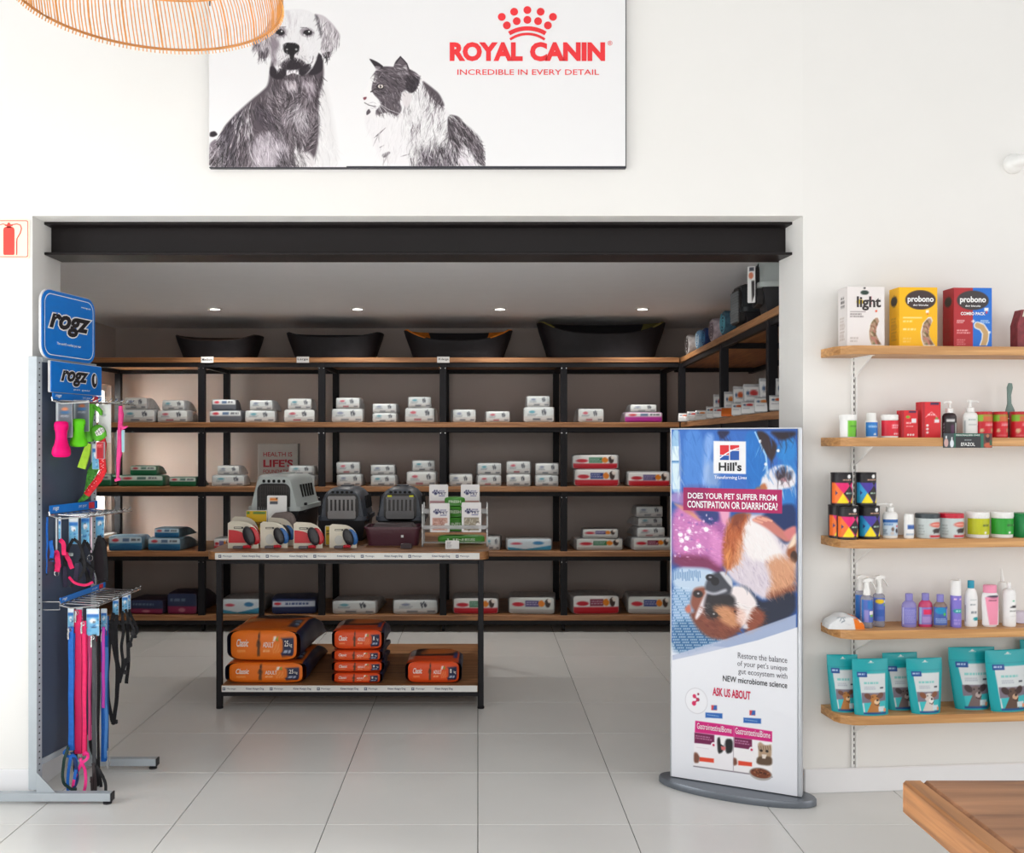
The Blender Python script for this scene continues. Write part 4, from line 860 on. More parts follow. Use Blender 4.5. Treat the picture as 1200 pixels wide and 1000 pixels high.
c.ell(508, 282, 40, 28, (30, 26, 30), .25); c.ell(482, 290, 6, 5, (150, 150, 150), .5); c.ell(536, 290, 7, 6, (160, 160, 160), .5); c.ell(442, 190, 22, 15, (34, 30, 34), .3); c.ell(603, 192, 22, 14, (34, 30, 34), .3); c.ell(451, 184, 4.5, 4.5, (240, 240, 240)); c.ell(611, 186, 4.5, 4.5, (240, 240, 240))
k = sc/5
c.mesh('dog_print', t, plane(px_x(240+25/5), px_x(240+830/5), py_z(980/5), py_z(35/5), -.0012), .6)
# cat (6.665 units per photo pixel)
c = Canvas(70, 100, 1060, 965, 320, 280, BG); c.round = True; W5 = (238, 237, 238)
c.poly([(150, 290), (110, 420), (130, 520), (110, 640), (190, 800), (250, 964), (1044, 964), (1046, 830), (1020, 740), (960, 690), (850, 580), (770, 560), (720, 430), (640, 340), (540, 260), (460, 190), (250, 185)], (233, 231, 233), 14)
c.poly([(560, 290), (640, 350), (700, 400), (745, 500), (700, 490), (640, 430), (590, 370)], D2, 14)
c.poly([(765, 560), (850, 575), (900, 640), (1000, 720), (1044, 830), (1040, 964), (990, 930), (920, 800), (860, 860), (800, 800), (760, 700)], D2, 12)
c.poly([(530, 800), (640, 760), (760, 760), (860, 860), (860, 964), (480, 964), (560, 880)], (110, 102, 110), 30)
c.fur([(760, 560), (850, 580), (1040, 800), (1040, 964), (960, 930), (860, 800), (790, 780)], 170, 1.05, 110, 8, [D1, D1, D2, D4, D5], .65, .3, 21)
c.fur([(490, 780), (650, 740), (800, 700), (870, 964), (470, 964)], 190, 1.5, 90, 9, [D1, D1, D2, D5, W5], .65, .5, 22)
c.poly([(880, 760), (950, 880), (1000, 964), (830, 964), (850, 860)], (226, 220, 226), 16); 
c.fur([(440, 400), (560, 300), (740, 520), (780, 740), (640, 800), (480, 820), (400, 640)], 200, lambda x, y: PI/2+.15+(x-560)/900., 120, 7, [W5, W5, D4, D3, W5, D2], .55, .4, 23)
for pts in (((620, 480), (650, 620)), ((680, 550), (710, 660)), ((650, 690), (670, 800)), ((500, 700), (560, 600)), ((480, 730), (530, 640)), ((540, 600), (545, 690)), ((600, 330), (690, 440)), ((640, 430), (740, 520))): c.line([pts[0], ((pts[0][0]+pts[1][0])/2+6, (pts[0][1]+pts[1][1])/2), pts[1]], 13, D2, .8, True)
c.fur([(120, 600), (420, 600), (480, 820), (300, 950), (200, 800)], 60, 1.8, 90, 5, [D4, W5, W5], .3, .4, 24)
c.line([(190, 745), (225, 715), (280, 665)], 12, D2, .85, True); c.poly([(240, 880), (300, 850), (320, 860), (270, 905)], D2, 10, .8); c.line([(235, 820), (270, 800)], 8, D3, .7); c.line([(400, 890), (470, 870)], 7, D3, .7)
c.furify([(760, 555), (850, 575), (1020, 730), (1044, 830), (1040, 964), (900, 900), (790, 790)], 1000, 1.05, 70, 5.5, 52, .8, 41)
c.furify([(470, 770), (650, 730), (800, 700), (880, 964), (460, 964)], 1300, 1.45, 62, 6, 58, .8, 42)
c.furify([(440, 400), (560, 290), (720, 430), (790, 740), (640, 800), (480, 820), (400, 640)], 1300, lambda x, y: PI/2+.12+(x-560)/900., 80, 5.5, 34, .7, 43)
c.furify([(110, 520), (420, 560), (480, 820), (300, 960), (200, 820)], 420, 1.75, 70, 5, 9, .6, 44)
hd = [(155, 290), (205, 215), (260, 185), (345, 190), (460, 200), (555, 262), (520, 370), (480, 400), (420, 360), (385, 460), (410, 520), (370, 580), (310, 540), (200, 570), (205, 520), (250, 470), (170, 390)]
c.poly(hd, (92, 84, 90), 10)
c.poly([(148, 290), (132, 350), (100, 400), (105, 450), (160, 520), (210, 530), (250, 470), (165, 390), (175, 320), (200, 240)], W5, 8)
c.fur(hd, 160, lambda x, y: .3+(y-200)/300., 60, 8, [D1, D1, D2, D4], .6, .4, 25)
c.fur([(160, 280), (230, 210), (300, 260), (200, 350)], 30, 2.0, 40, 7, [W5, D1, D4], .7, .3, 26)
c.poly([(145, 120), (215, 150), (272, 192), (210, 212), (180, 170)], D1, 6); c.poly([(190, 180), (250, 190), (205, 230)], D4, 8, .6)
c.poly([(335, 212), (352, 150), (395, 106), (440, 150), (466, 212), (460, 258), (400, 270)], (96, 88, 94), 6); c.line([(360, 160), (395, 110), (445, 165), (465, 220)], 9, D1); c.fur([(350, 160), (440, 160), (455, 250), (370, 250)], 50, .2, 50, 6, [D5, D1, D4], .55, .3, 27)
c.poly([(440, 260), (550, 262), (540, 330), (490, 400), (430, 350)], D1, 12, .8); c.poly([(400, 380), (480, 400), (490, 440), (440, 520), (410, 470)], (222, 216, 218), 14, .9)
c.ell(236, 345, 34, 24, D1, .2); c.ell(240, 342, 21, 16, (222, 214, 206), .1); c.ell(240, 342, 8, 13, (30, 26, 28)); c.line([(165, 385), (205, 360), (225, 370)], 10, D1); c.line([(190, 400), (250, 390), (320, 400)], 8, D1, .7)
c.poly([(100, 430), (132, 422), (130, 440), (112, 452)], (120, 60, 70), 4); c.line([(115, 470), (150, 490), (200, 500)], 7, D2, .8); c.fur([(130, 450), (250, 450), (260, 520), (160, 520)], 40, .3, 40, 4, [D3, D4, W5], .5, .4, 28)
c.poly([(128, 540), (150, 515), (166, 545), (130, 572)], D2, 6)
c.furify(hd, 1100, lambda x, y: .5+(y-250)/330.+(x-300)/500., 34, 4.2, 40, .7, 45); c.ell(236, 345, 30, 21, D1, .25); c.ell(240, 342, 20, 15, (222, 214, 206), .1); c.ell(240, 342, 7, 12, (30, 26, 28)); c.ell(244, 337, 3, 3, (240, 240, 240))
for e_ in ((400, 560), (380, 600), (300, 610)): c.line([(210, 465), ((210+e_[0])/2, (465+e_[1])/2+12), e_], 3.5, W5, .8)
c.mesh('cat_print', t, plane(px_x(410+70/6.665), px_x(410+1060/6.665), py_z(50+965/6.665), py_z(50+100/6.665), -.0012), .6)
m = MB(); y_ = -.002
for cx_, cy_ in ((588, 20), (602.5, 14), (618, 12), (633.5, 14), (648, 20), (594, 30), (605.5, 25), (618, 23.5), (630.5, 25), (642, 30)): m.disc(px_x(cx_), py_z(cy_), 4.6*sc, y_, 20)
def arc(cx, cy, r0, r1, a0, a1, n=16):
    pts = [(px_x(cx+r1*math.cos(a0+(a1-a0)*i/n)), py_z(cy-r1*math.sin(a0+(a1-a0)*i/n))) for i in range(n+1)]+[(px_x(cx+r0*math.cos(a1-(a1-a0)*i/n)), py_z(cy-r0*math.sin(a1-(a1-a0)*i/n))) for i in range(n+1)]
    m.add([(x, y_, z) for x, z in pts], [(i, i+1, 2*n+1-i-1, 2*n+1-i) for i in range(n)])
arc(618, 75, 39, 44, PI/2-.54, PI/2+.54); arc(618, 75, 33.5, 36.5, PI/2-.62, PI/2+.62)
m.text('ROYAL', px_x(527), px_x(612.5), py_z(72), py_z(49.5), y_, .055); m.text('CANIN', px_x(621), px_x(709), py_z(72), py_z(49.5), y_, .055)
m.text('®', px_x(712), px_x(717.5), py_z(53.5), py_z(48), y_)
m.text('INCREDIBLE IN EVERY DETAIL', px_x(536), px_x(702), py_z(88), py_z(81.5), y_, .004)
m.make('banner_lettering', flat((234, 52, 58)), t, smooth=False)
# ------------------------------------------------------------ fire extinguisher sign
t = thing('fire_sign', 'square fire extinguisher sign with red border on the left wall', 'sign', (0, 4.186, 0))
m = MB(); X = lambda p: (p-VX)*4.186/FL; Z = lambda p: EYE-(p-VY)*4.186/FL
MB().prism(rrect(X(-12), X(34.5), Z(303), Z(257), .008), 0, .003).make('plate', mat('cream_sign_plate', (244, 240, 216), .4, vary=.01), t)
q = rrect(X(-10.5), X(33), Z(301.5), Z(258.5), .007); q2 = rrect(X(-9.7), X(32.2), Z(300.7), Z(259.3), .006)
m.add([(x, -.001, z) for x, z in q]+[(x, -.001, z) for x, z in q2], [(i, (i+1) % len(q), len(q)+(i+1) % len(q), len(q)+i) for i in range(len(q))])
m.prism(rrect(X(4), X(17), Z(299), Z(268), .006), -.0012, -.001); m.disc(X(10.5), Z(268.5), 6.3*sc, -.0014, 16, 3*sc); m.quad(X(8), X(13), Z(267), Z(263), -.0014); m.quad(X(6), X(15), Z(265), Z(263.5), -.0015); m.disc(X(10.5), Z(262.5), 1.6*sc, -.0015, 10)
m.tube([(X(p), -.0016, Z(q_)) for p, q_ in ((12, 264), (20, 262.6), (24, 264), (25.3, 268), (24, 273), (20, 280), (19.6, 284))], .0028, 4, ry=.0004); m.tube([(X(p), -.0016, Z(q_)) for p, q_ in ((10, 265), (4, 262.6), (-3, 264.5))], .0025, 4, ry=.0004)
m.tube([(X(19.7), -.0016, Z(284)), (X(19.7), -.0016, Z(299))], .003, 4, ry=.0004)
m.make('pictogram', flat((230, 72, 62)), t, smooth=False)
# ------------------------------------------------------------ security camera
def wallpt(px, off):          # point on a plane parallel to the right wall, `off` in front of it
    n = Vector((math.sin(TH), -math.cos(TH))); o_ = Vector((OX1, 4.19))+n*off; tdir = Vector((math.cos(TH), math.sin(TH)))
    k_ = (px-VX)/FL; s_ = (k_*o_.y-o_.x)/(tdir.x-k_*tdir.y); p = o_+tdir*s_; return s_, p.x, p.y
s_, x, y = wallpt(1186, .0)
t = thing('security_camera', 'small white security camera with dark lens high on the right wall', 'camera', (x, y, EYE-(193-VY)*y/FL), TH)
m = MB(); m.T = Matrix.Rotation(PI/2, 4, 'X'); m.lathe([(.042, 0), (.044, .012), (.04, .03), (.03, .042), (.012, .05)], n=20); m.make('base', M_white, t)
R_ = Matrix.Translation((.012, -.045, .0)) @ Matrix.Rotation(math.radians(62), 4, 'Z') @ Matrix.Rotation(math.radians(98), 4, 'Y')
m = MB(); m.T = Matrix.Translation((.014, -.05, .004)) @ Matrix.Rotation(math.radians(-38), 4, 'Z') @ Matrix.Rotation(math.radians(78), 4, 'Y'); m.lathe([(.02, -.04), (.026, -.03), (.026, .03), (.024, .036)], n=18); m.make('housing', M_white, t)
m2 = MB(); m2.T = m.T; m2.lathe([(.0235, .03), (.022, .0395), (.008, .041)], n=16); m2.make('lens', mat('lens_black', (30, 36, 38), .15), t)
# ------------------------------------------------------------ cane lampshade
LX, LY, LR = -1.01, 3.0, .40; LZ = EYE+455*3.42/FL
t = thing('pendant_lamp', 'round honey cane pendant lampshade hanging at the top left', 'lamp', (LX, LY, LZ))
def dome(f): return LR*math.cos(f*.95)**.8 if f < 1.6 else 0
ns = 190; st = MB(); nb = MB(); rs = random.Random(3)
for i in range(ns):
    a = 2*PI*i/ns+rs.uniform(-.004, .004); tw = .12
    pts = []
    for k in range(8):
        f = k/7*1.35; r = LR*(1.0+.03*math.sin(f*3))*math.cos(f)**.55; z = .34*math.sin(f)
        pts.append((r*math.cos(a+tw*f), r*math.sin(a+tw*f), z))
    st.tube(pts, .0022 if i % 9 else .0036, 4)
    nb.tube([(LR*1.0*math.cos(a), LR*math.sin(a), .0), (LR*1.012*math.cos(a), LR*1.012*math.sin(a), -.012)], .0022, 3)
tag(st.make('cane_stick', M_cane, t), kind='stuff'); tag(nb.make('cane_tip', M_cane, t), kind='stuff')
m = MB(); m.tube([(LR*math.cos(2*PI*k/72), LR*math.sin(2*PI*k/72), .002) for k in range(72)], .0045, 5, closed=True); m.make('rim', mat('dark_cane', (188, 128, 70), .6), t)
m = MB()
for f in (.5, .95):
    r = LR*(1.0+.03*math.sin(f*3))*math.cos(f)**.55*.99; m.tube([(r*math.cos(2*PI*k/60), r*math.sin(2*PI*k/60), .34*math.sin(f)) for k in range(60)], .003, 4, closed=True)
m.make('hoop', M_cane, t)
m = MB(); m.lathe([(.05, .30), (.05, .36), (.03, .38), (.006, .39), (.006, 1.1)], n=16); m.make('cord', M_white, t)
# ------------------------------------------------------------ near tabletop, bottom right
t = thing('wooden_table', 'corner of a thick reclaimed wood table at the lower right', 'table', (.958, 1.0, 0))
z1 = EYE-(914-VY)*2.2/FL
MB().box(.047, 1.3, 0, 1.2, z1-.076, z1, .006).make('tabletop', M_woodT, t)
MB().box(0, .045, 0, 1.2, z1-.076, z1, .006).make('breadboard_end', M_woodTe, t)
for x, y in ((.1, 1.03), (.1, .06), (1.15, 1.03), (1.15, .06)): MB().box(x, x+.09, y, y+.09, 0, z1-.077, .005).make('leg', wood('dark_table_leg', (96, 58, 44), (140, 92, 66), 'Z'), t)
MB().box(.12, 1.2, 1.06, 1.09, z1-.17, z1-.077).make('apron', M_woodT, t); MB().box(.13, .16, .16, 1.02, z1-.17, z1-.077).make('apron', M_woodTe, t)
# ------------------------------------------------------------ standing banner
A = P(787, 0, 4.30); B = P(938, 0, 4.05); ang = math.atan2(B.y-A.y, B.x-A.x); BW = math.hypot(B.x-A.x, B.y-A.y); BZ0, BZ1 = .034, 1.566
t = thing('standing_banner', 'tall free-standing advertising banner with a beagle on an oval grey base', 'banner', (A.x, A.y, 0), ang)
MB().box(0, BW-.012, .002, .03, BZ0, BZ1, .001).make('panel', mat('white_foam_panel', (225, 225, 228), .5), t)
MB().box(BW-.012, BW+.006, -.002, .034, BZ0-.002, BZ1+.004, .004).box(-.006, .0, -.002, .034, BZ0-.002, BZ1+.004, .002).box(-.006, BW+.004, -.002, .034, BZ1, BZ1+.005).make('edge_profile', mat('brushed_silver', (190, 194, 200), .35, .6, vary=.03), t)
m = MB(); el = lambda k_, ky: [(BW/2+.335*k_*math.cos(2*PI*i/56), .02+.12*ky*math.sin(2*PI*i/56)) for i in range(56)]
m.ring([[(x, y, z) for x, y in el(k_, k_)] for k_, z in ((.98, 0), (1, .004), (1, .024), (.985, .03))]); m.make('base', mat('grey_base_paint', (112, 118, 126), .3, .4, vary=.03), t)
HX0, HX1, HY0, HY1 = 787, 937.5, 503, 922
def hc(px, py):
    u = (px-787)/150.5; yt = 504-3*u; yb = 911+24*u; return (px, HY0+(py-yt)/(yb-yt)*(HY1-HY0))
def H1(pts): return [hc(780+x/5, 590+y/5) for x, y in pts]         # from the middle crop
def H0(pts): return [hc(770+x/4.168, 490+y/4.168) for x, y in pts]
def H2(pts): return [hc(770+x/4.168, 720+y/4.168) for x, y in pts]
c = Canvas(HX0, HY0, HX1, HY1, 230, 640, (228, 230, 236)); c.round = True
c.rect(780, 500, 940, 760, (40, 84, 160))
c.poly(H0([(66, 60), (640, 60), (640, 340), (66, 370)]), (52, 104, 186)); c.poly(H0([(130, 60), (240, 60), (230, 360), (130, 350)]), (74, 130, 206), 4)
c.poly(H0([(240, 70), (300, 80), (250, 330), (225, 340)]), (120, 160, 220), 5); c.poly(H0([(70, 60), (118, 60), (122, 370), (70, 370)]), (150, 190, 222), 2)
c.poly(H0([(75, 140), (110, 140), (110, 210), (75, 210)]), (220, 236, 240)); c.poly(H0([(75, 225), (112, 225), (115, 350), (75, 350)]), (206, 226, 236)); c.line(H0([(72, 215), (116, 215)]), 1.5, (60, 120, 180)); c.line(H0([(110, 70), (120, 370)]), 2, (110, 140, 200))
c.poly(H0([(66, 365), (180, 365), (280, 400), (260, 430), (66, 420)]), (150, 130, 190), 4)
c.poly(H0([(440, 60), (520, 60), (560, 200), (540, 340), (450, 340)]), (34, 110, 190), 3); c.poly(H0([(495, 60), (540, 60), (610, 130), (580, 210), (550, 180)]), (50, 36, 40), 3)
c.poly(H0([(600, 110), (690, 60), (690, 520), (560, 420), (640, 300)]), (44, 120, 196), 4); c.line(H0([(495, 65), (548, 180), (556, 260), (520, 330)]), 1.6, (150, 196, 232)); c.poly(H0([(300, 60), (380, 60), (330, 110)]), (40, 40, 70), 3)
c.poly(H0([(600, 130), (690, 80), (690, 200), (600, 200)]), (40, 126, 200), 3); 
for q in ((520, 110), (547, 222), (607, 155)): c.ell(*H0([q])[0], 1.8, 1.8, (225, 232, 236))
c.poly(H0([(640, 60), (690, 60), (690, 80), (620, 110), (560, 60)]), (40, 30, 40), 4)
c.poly(H0([(240, 230), (300, 200), (330, 340), (240, 330)]), (170, 190, 220), 6, .6)
# paw (black and white fur) on the right
c.poly(H0([(520, 300), (560, 250), (600, 225), (660, 225), (690, 260), (690, 330), (600, 350), (540, 350)]), (226, 224, 230), 3)
c.poly(H0([(590, 260), (625, 230), (650, 235), (640, 300), (600, 300)]), (60, 50, 60), 3); c.poly(H0([(640, 260), (680, 250), (670, 300), (645, 300)]), (80, 70, 80), 3); c.poly(H0([(610, 300), (640, 280), (650, 310)]), (210, 150, 160), 2)
c.poly(H0([(500, 340), (545, 310), (560, 350), (490, 350)]), (180, 110, 70), 3)
# mid field: pink glitter left, arm, belly, hand
c.poly(H1([(40, 0), (380, 0), (380, 420), (40, 380)]), (164, 92, 156), 6); c.poly(H1([(40, 40), (140, 10), (300, 130), (350, 260), (200, 330), (40, 330)]), (196, 120, 180), 10)
c.poly(H1([(40, 0), (130, 60), (220, 110), (180, 60), (110, 20)]), (214, 150, 120), 4)
c.poly(H1([(40, 300), (260, 310), (380, 400), (300, 420), (40, 370)]), (120, 44, 84), 8); c.poly(H1([(160, 30), (330, 40), (330, 110), (250, 130)]), (46, 60, 120), 5)
rs = np.random.RandomState(4)
for _ in range(70): x, y = rs.uniform(45, 330), rs.uniform(70, 320); p = H1([(x, y)])[0]; c.ell(*p, rs.uniform(.6, 2.0), rs.uniform(.6, 2.0), [(240, 190, 225), (226, 130, 196), (140, 90, 170), (250, 236, 248)][rs.randint(4)], .4, 0, .75)
for q in ((90, 185), (143, 165), (130, 208), (205, 252), (125, 268), (98, 222), (250, 155)): c.ell(*H1([q])[0], 3, 3, (252, 244, 252), .3)
c.poly(H1([(280, 150), (360, 200), (350, 380), (270, 330)]), (216, 140, 196), 8, .8)
c.poly(H1([(320, 0), (400, 0), (390, 120), (350, 130)]), (226, 160, 190), 4)
c.poly(H1([(390, 60), (780, 60), (780, 420), (700, 520), (600, 570), (520, 520), (400, 450), (360, 380)]), (214, 204, 214), 6)
c.poly(H1([(470, 110), (530, 95), (620, 150), (700, 270), (690, 340), (500, 330), (470, 220)]), (238, 232, 232), 6)
c.poly(H1([(700, 0), (780, 0), (780, 180), (720, 250), (640, 150), (560, 80)]), (24, 46, 96), 4)
c.poly(H1([(525, 100), (560, 70), (620, 75), (680, 130), (750, 190), (750, 220), (720, 225), (670, 190), (620, 150), (570, 120)]), (196, 120, 110), 3)
for q in ((525, 95), (550, 85), (580, 85)): c.line(H1([(q[0]+8, q[1]), (q[0]+60, q[1]-4+20)]), 2.4, (222, 160, 140)); 
c.poly(H1([(700, 160), (780, 120), (780, 190), (740, 220)]), (206, 120, 120), 3)
c.poly(H1([(720, 280), (780, 180), (780, 360), (740, 340)]), (150, 84, 50), 4); c.poly(H1([(760, 190), (780, 170), (780, 240), (730, 270)]), (236, 214, 190), 3); c.ell(*H1([(768, 312)])[0], 4, 7, (60, 36, 26), .3)
c.poly(H1([(390, 80), (530, 50), (480, 120), (460, 220), (440, 320), (390, 400), (350, 370), (350, 230), (370, 140)]), (176, 92, 52), 5)
c.poly(H1([(420, 60), (500, 55), (450, 130), (400, 140)]), (128, 62, 38), 4); c.poly(H1([(360, 290), (400, 240), (400, 330), (380, 390)]), (216, 140, 80), 5); c.poly(H1([(440, 210), (470, 180), (460, 330), (400, 390)]), (214, 150, 110), 6)
c.poly(H1([(600, 330), (700, 300), (780, 340), (780, 480), (700, 540), (610, 560), (640, 440)]), (206, 150, 116), 8); c.poly(H1([(600, 540), (700, 500), (780, 470), (780, 520), (640, 580)]), (126, 70, 50), 6)
c.fur(H1([(420, 330), (620, 330), (640, 500), (420, 450)]), 60, 1.2, 10, 1.1, [(180, 170, 190), (150, 130, 160), (236, 230, 236)], .5, .6, 31)
c.fur(H1([(620, 330), (780, 340), (780, 480), (640, 540)]), 50, 1.0, 10, 1.1, [(226, 180, 140), (150, 90, 60)], .5, .6, 32); c.fur(H1([(360, 150), (500, 80), (450, 330), (370, 380)]), 60, 1.6, 12, 1.1, [(206, 124, 70), (130, 64, 36)], .5, .4, 33)
# blanket
c.poly(H1([(40, 380), (260, 380), (320, 420), (250, 560), (160, 640), (300, 800), (380, 800), (40, 920)]), (136, 170, 206), 5)
c.poly(H1([(40, 380), (250, 385), (330, 420), (260, 520), (120, 520), (40, 480)]), (186, 206, 226), 5); c.poly(H1([(40, 700), (150, 680), (300, 800), (380, 805), (40, 905)]), (54, 104, 150), 8)
for i in range(26):
    for j in range(34):
        x = 42+j*11+(i % 2)*5; y = 500+i*16-j*.0
        if y > 920-(x-40)*.33 or (x > 150 and y < 640) or x > 360: continue
        p = H1([(x, y)])[0]; c.ell(*p, .7, .8, (206, 224, 240) if (i*7+j*3) % 5 else (40, 90, 140), .2, 0, .75)
for i in range(16): x = 46+i*11; c.line(H1([(x, 400+rs.uniform(-10, 10)), (x+3, 440+rs.uniform(-10, 20))]), 1.2, (60, 110, 170), .7)
# dark strap and shadow on the right of the head
c.poly(H1([(440, 480), (500, 490), (560, 560), (600, 580), (780, 500), (780, 660), (560, 740), (480, 780)]), (22, 32, 56), 5)
# head (upside down beagle)
c.poly(H1([(410, 480), (490, 490), (560, 580), (540, 640), (480, 730), (380, 760), (300, 700), (340, 560)]), (236, 226, 226), 4)
c.poly(H1([(180, 500), (245, 490), (260, 540), (250, 640), (200, 660), (150, 600), (165, 530)]), (134, 74, 56), 4)
c.poly(H1([(200, 620), (280, 560), (430, 600), (470, 700), (440, 770), (360, 805), (260, 790), (190, 730), (145, 650), (180, 640)]), (118, 58, 40), 5)
c.poly(H1([(540, 600), (600, 640), (600, 700), (540, 750), (480, 780), (490, 700)]), (134, 66, 44), 5); c.poly(H1([(115, 620), (150, 590), (160, 640), (135, 650)]), (196, 110, 90), 3)
c.poly(H1([(180, 670), (215, 590), (250, 520), (260, 560), (230, 640), (190, 690)]), (224, 214, 218), 3)
c.poly(H1([(250, 540), (290, 510), (380, 520), (430, 560), (420, 610), (330, 600), (320, 660), (250, 680), (235, 620)]), (34, 30, 36), 5)
c.poly(H1([(280, 600), (380, 600), (430, 650), (440, 720), (400, 730), (330, 690)]), (196, 136, 96), 6); c.poly(H1([(430, 600), (490, 640), (470, 720), (430, 700)]), (232, 200, 190), 5)
c.poly(H1([(240, 500), (260, 440), (300, 410), (350, 400), (390, 430), (410, 480), (400, 540), (320, 540), (260, 530)]), (60, 62, 72), 4)
c.poly(H1([(330, 405), (360, 400), (410, 450), (412, 500), (390, 480), (350, 430)]), (206, 206, 212), 2.5); c.poly(H1([(240, 510), (300, 530), (370, 500), (380, 520), (300, 545), (245, 530)]), (206, 206, 216), 3, .8)
c.ell(*H1([(275, 438)])[0], 5.5, 4, (24, 24, 30), .3); c.ell(*H1([(305, 460)])[0], 5, 5, (22, 22, 28), .3); c.ell(*H1([(275, 436)])[0], 2, 1.2, (130, 130, 140), .4)
c.ell(*H1([(200, 535)])[0], 6, 4.4, (36, 26, 26), .4); c.ell(*H1([(202, 532)])[0], 1.4, 1.1, (180, 180, 190)); c.ell(*H1([(295, 655)])[0], 5.5, 3.6, (36, 24, 24), .4); c.ell(*H1([(297, 652)])[0], 1.3, 1, (190, 190, 190))
c.ell(*H1([(425, 636)])[0], 1.6, 1.8, (60, 40, 36)); c.poly(H1([(480, 710), (500, 715), (500, 740), (470, 735)]), (206, 206, 216), 2)
c.fur(H1([(190, 620), (300, 700), (440, 740), (360, 800), (220, 770)]), 70, .5, 9, 1.0, [(160, 86, 60), (84, 38, 28)], .5, .4, 34)
c.furify(H1([(190, 600), (300, 560), (600, 600), (600, 700), (440, 790), (260, 790)]), 900, .4, 7, .8, 16, .6, 61)
c.furify(H1([(350, 80), (520, 50), (450, 330), (370, 390)]), 500, 1.7, 8, .8, 20, .6, 62); c.furify(H1([(400, 110), (700, 200), (780, 480), (600, 560), (420, 460)]), 900, 1.1, 8, .9, 9, .6, 63)
c.furify(H1([(40, 40), (350, 100), (350, 350), (40, 340)]), 600, .3, 5, 1.0, 18, .5, 64); c.furify(H0([(70, 60), (690, 60), (690, 340), (70, 340)]), 500, 1.4, 16, 1.6, 10, .4, 65)
c.poly(H0([(133, 342), (625, 348), (625, 464), (133, 452)]), (172, 30, 92), 1); 
# white lower panel with its slanting edge
c.poly(H1([(40, 895), (400, 790), (780, 650), (780, 740), (560, 810), (40, 925)]), (176, 186, 210), 1.5, .85)
c.poly(H1([(40, 925), (250, 880), (560, 805), (790, 725), (790, 2000), (40, 2000)]), (230, 232, 238))
# headline box, logo
q = H0([(133, 342), (625, 348), (625, 464), (133, 452)]); c.poly(q, (172, 30, 92), 1); c.poly(H0([(133, 342), (260, 343), (240, 455), (133, 452)]), (120, 30, 84), 12, .6)
c.poly(H0([(288, 112), (450, 112), (450, 272), (288, 270)]), (238, 238, 240), 1)
# lower badges and packs
p = H2([(200, 428)])[0]; c.ell(*p, 14, 15.5, (206, 206, 212)); c.ell(*p, 13.2, 14.6, (234, 235, 240))
for q, r_ in (((190, 405), 2.2), ((210, 395), 1.3), ((208, 422), 2.0), ((188, 440), 2.6)): c.ell(*H2([q])[0], r_, r_*1.1, (206, 30, 90) if r_ > 2.1 else (120, 30, 60))
c.line(H2([(190, 405), (208, 422), (188, 440)]), 1.6, (196, 30, 80)); 
for x0, y0 in ((247, 485), (438, 510)):
    c.poly(H2([(x0, y0), (x0+86, y0+5), (x0+86, y0+30), (x0, y0+25)]), (36, 96, 176), 1); c.poly(H2([(x0+30, y0-36), (x0+58, y0-34), (x0+58, y0-10), (x0+30, y0-12)]), (200, 60, 70), 1); c.poly(H2([(x0+44, y0-35), (x0+58, y0-34), (x0+58, y0-14), (x0+38, y0-12)]), (40, 96, 176), 1)
    c.scrib(*H2([(x0+8, y0+8)])[0], *H2([(x0+80, y0+24)])[0], 1, (200, 216, 236), .7)
c.poly(H2([(192, 525), (390, 548), (390, 775), (186, 748)]), (238, 236, 240), 1); c.poly(H2([(390, 548), (578, 575), (578, 800), (388, 775)]), (240, 238, 240), 1)
c.line(H2([(186, 748), (390, 776), (578, 802)]), 1.2, (120, 110, 120)); c.line(H2([(389, 550), (388, 775)]), .8, (170, 160, 170))
c.poly(H2([(195, 525), (390, 550), (390, 605), (192, 582)]), (206, 30, 122), 1); c.poly(H2([(391, 550), (578, 577), (578, 630), (391, 605)]), (206, 30, 122), 1)
c.poly(H2([(190, 583), (292, 596), (292, 645), (190, 634)]), (110, 28, 74), 1); c.poly(H2([(392, 606), (480, 618), (480, 668), (392, 656)]), (110, 28, 74), 1)
c.scrib(*H2([(196, 594)])[0], *H2([(285, 628)])[0], 2, (200, 150, 180), .7); c.scrib(*H2([(396, 616)])[0], *H2([(474, 650)])[0], 2, (200, 150, 180), .7)
c.poly(H2([(305, 610), (325, 605), (345, 640), (335, 680), (310, 690)]), (34, 34, 36), 2); c.poly(H2([(345, 615), (385, 615), (385, 680), (350, 690)]), (34, 34, 36), 2); c.poly(H2([(325, 650), (350, 655), (345, 672), (328, 668)]), (210, 110, 110), 1); c.poly(H2([(320, 605), (345, 610), (340, 650), (325, 640)]), (238, 236, 236), 1)
c.poly(H2([(508, 640), (520, 628), (540, 645), (560, 645), (575, 640), (575, 700), (560, 735), (510, 735), (512, 680)]), (176, 150, 124), 2); c.poly(H2([(505, 700), (578, 700), (578, 748), (500, 740)]), (96, 76, 60), 2); c.ell(*H2([(525, 672)])[0], 1.8, 1.5, (40, 34, 30)); c.ell(*H2([(553, 675)])[0], 1.8, 1.5, (40, 34, 30)); c.poly(H2([(528, 690), (552, 692), (545, 712), (530, 710)]), (226, 216, 206), 1)
for dx in range(6): c.line(H2([(512+dx*11, 650), (515+dx*11, 668)]), .8, (90, 70, 56), .8)
c.ell(*H2([(522, 787)])[0], 13.5, 7.4, (180, 176, 174)); c.ell(*H2([(522, 784)])[0], 12, 5.6, (120, 66, 46), .2)
for _ in range(30): a_ = rs.uniform(0, 6.28); r_ = rs.uniform(0, 1); p = H2([(522, 784)])[0]; c.ell(p[0]+11*r_*math.cos(a_), p[1]+5*r_*math.sin(a_), 1.1, .8, [(160, 100, 70), (84, 44, 30)][rs.randint(2)])
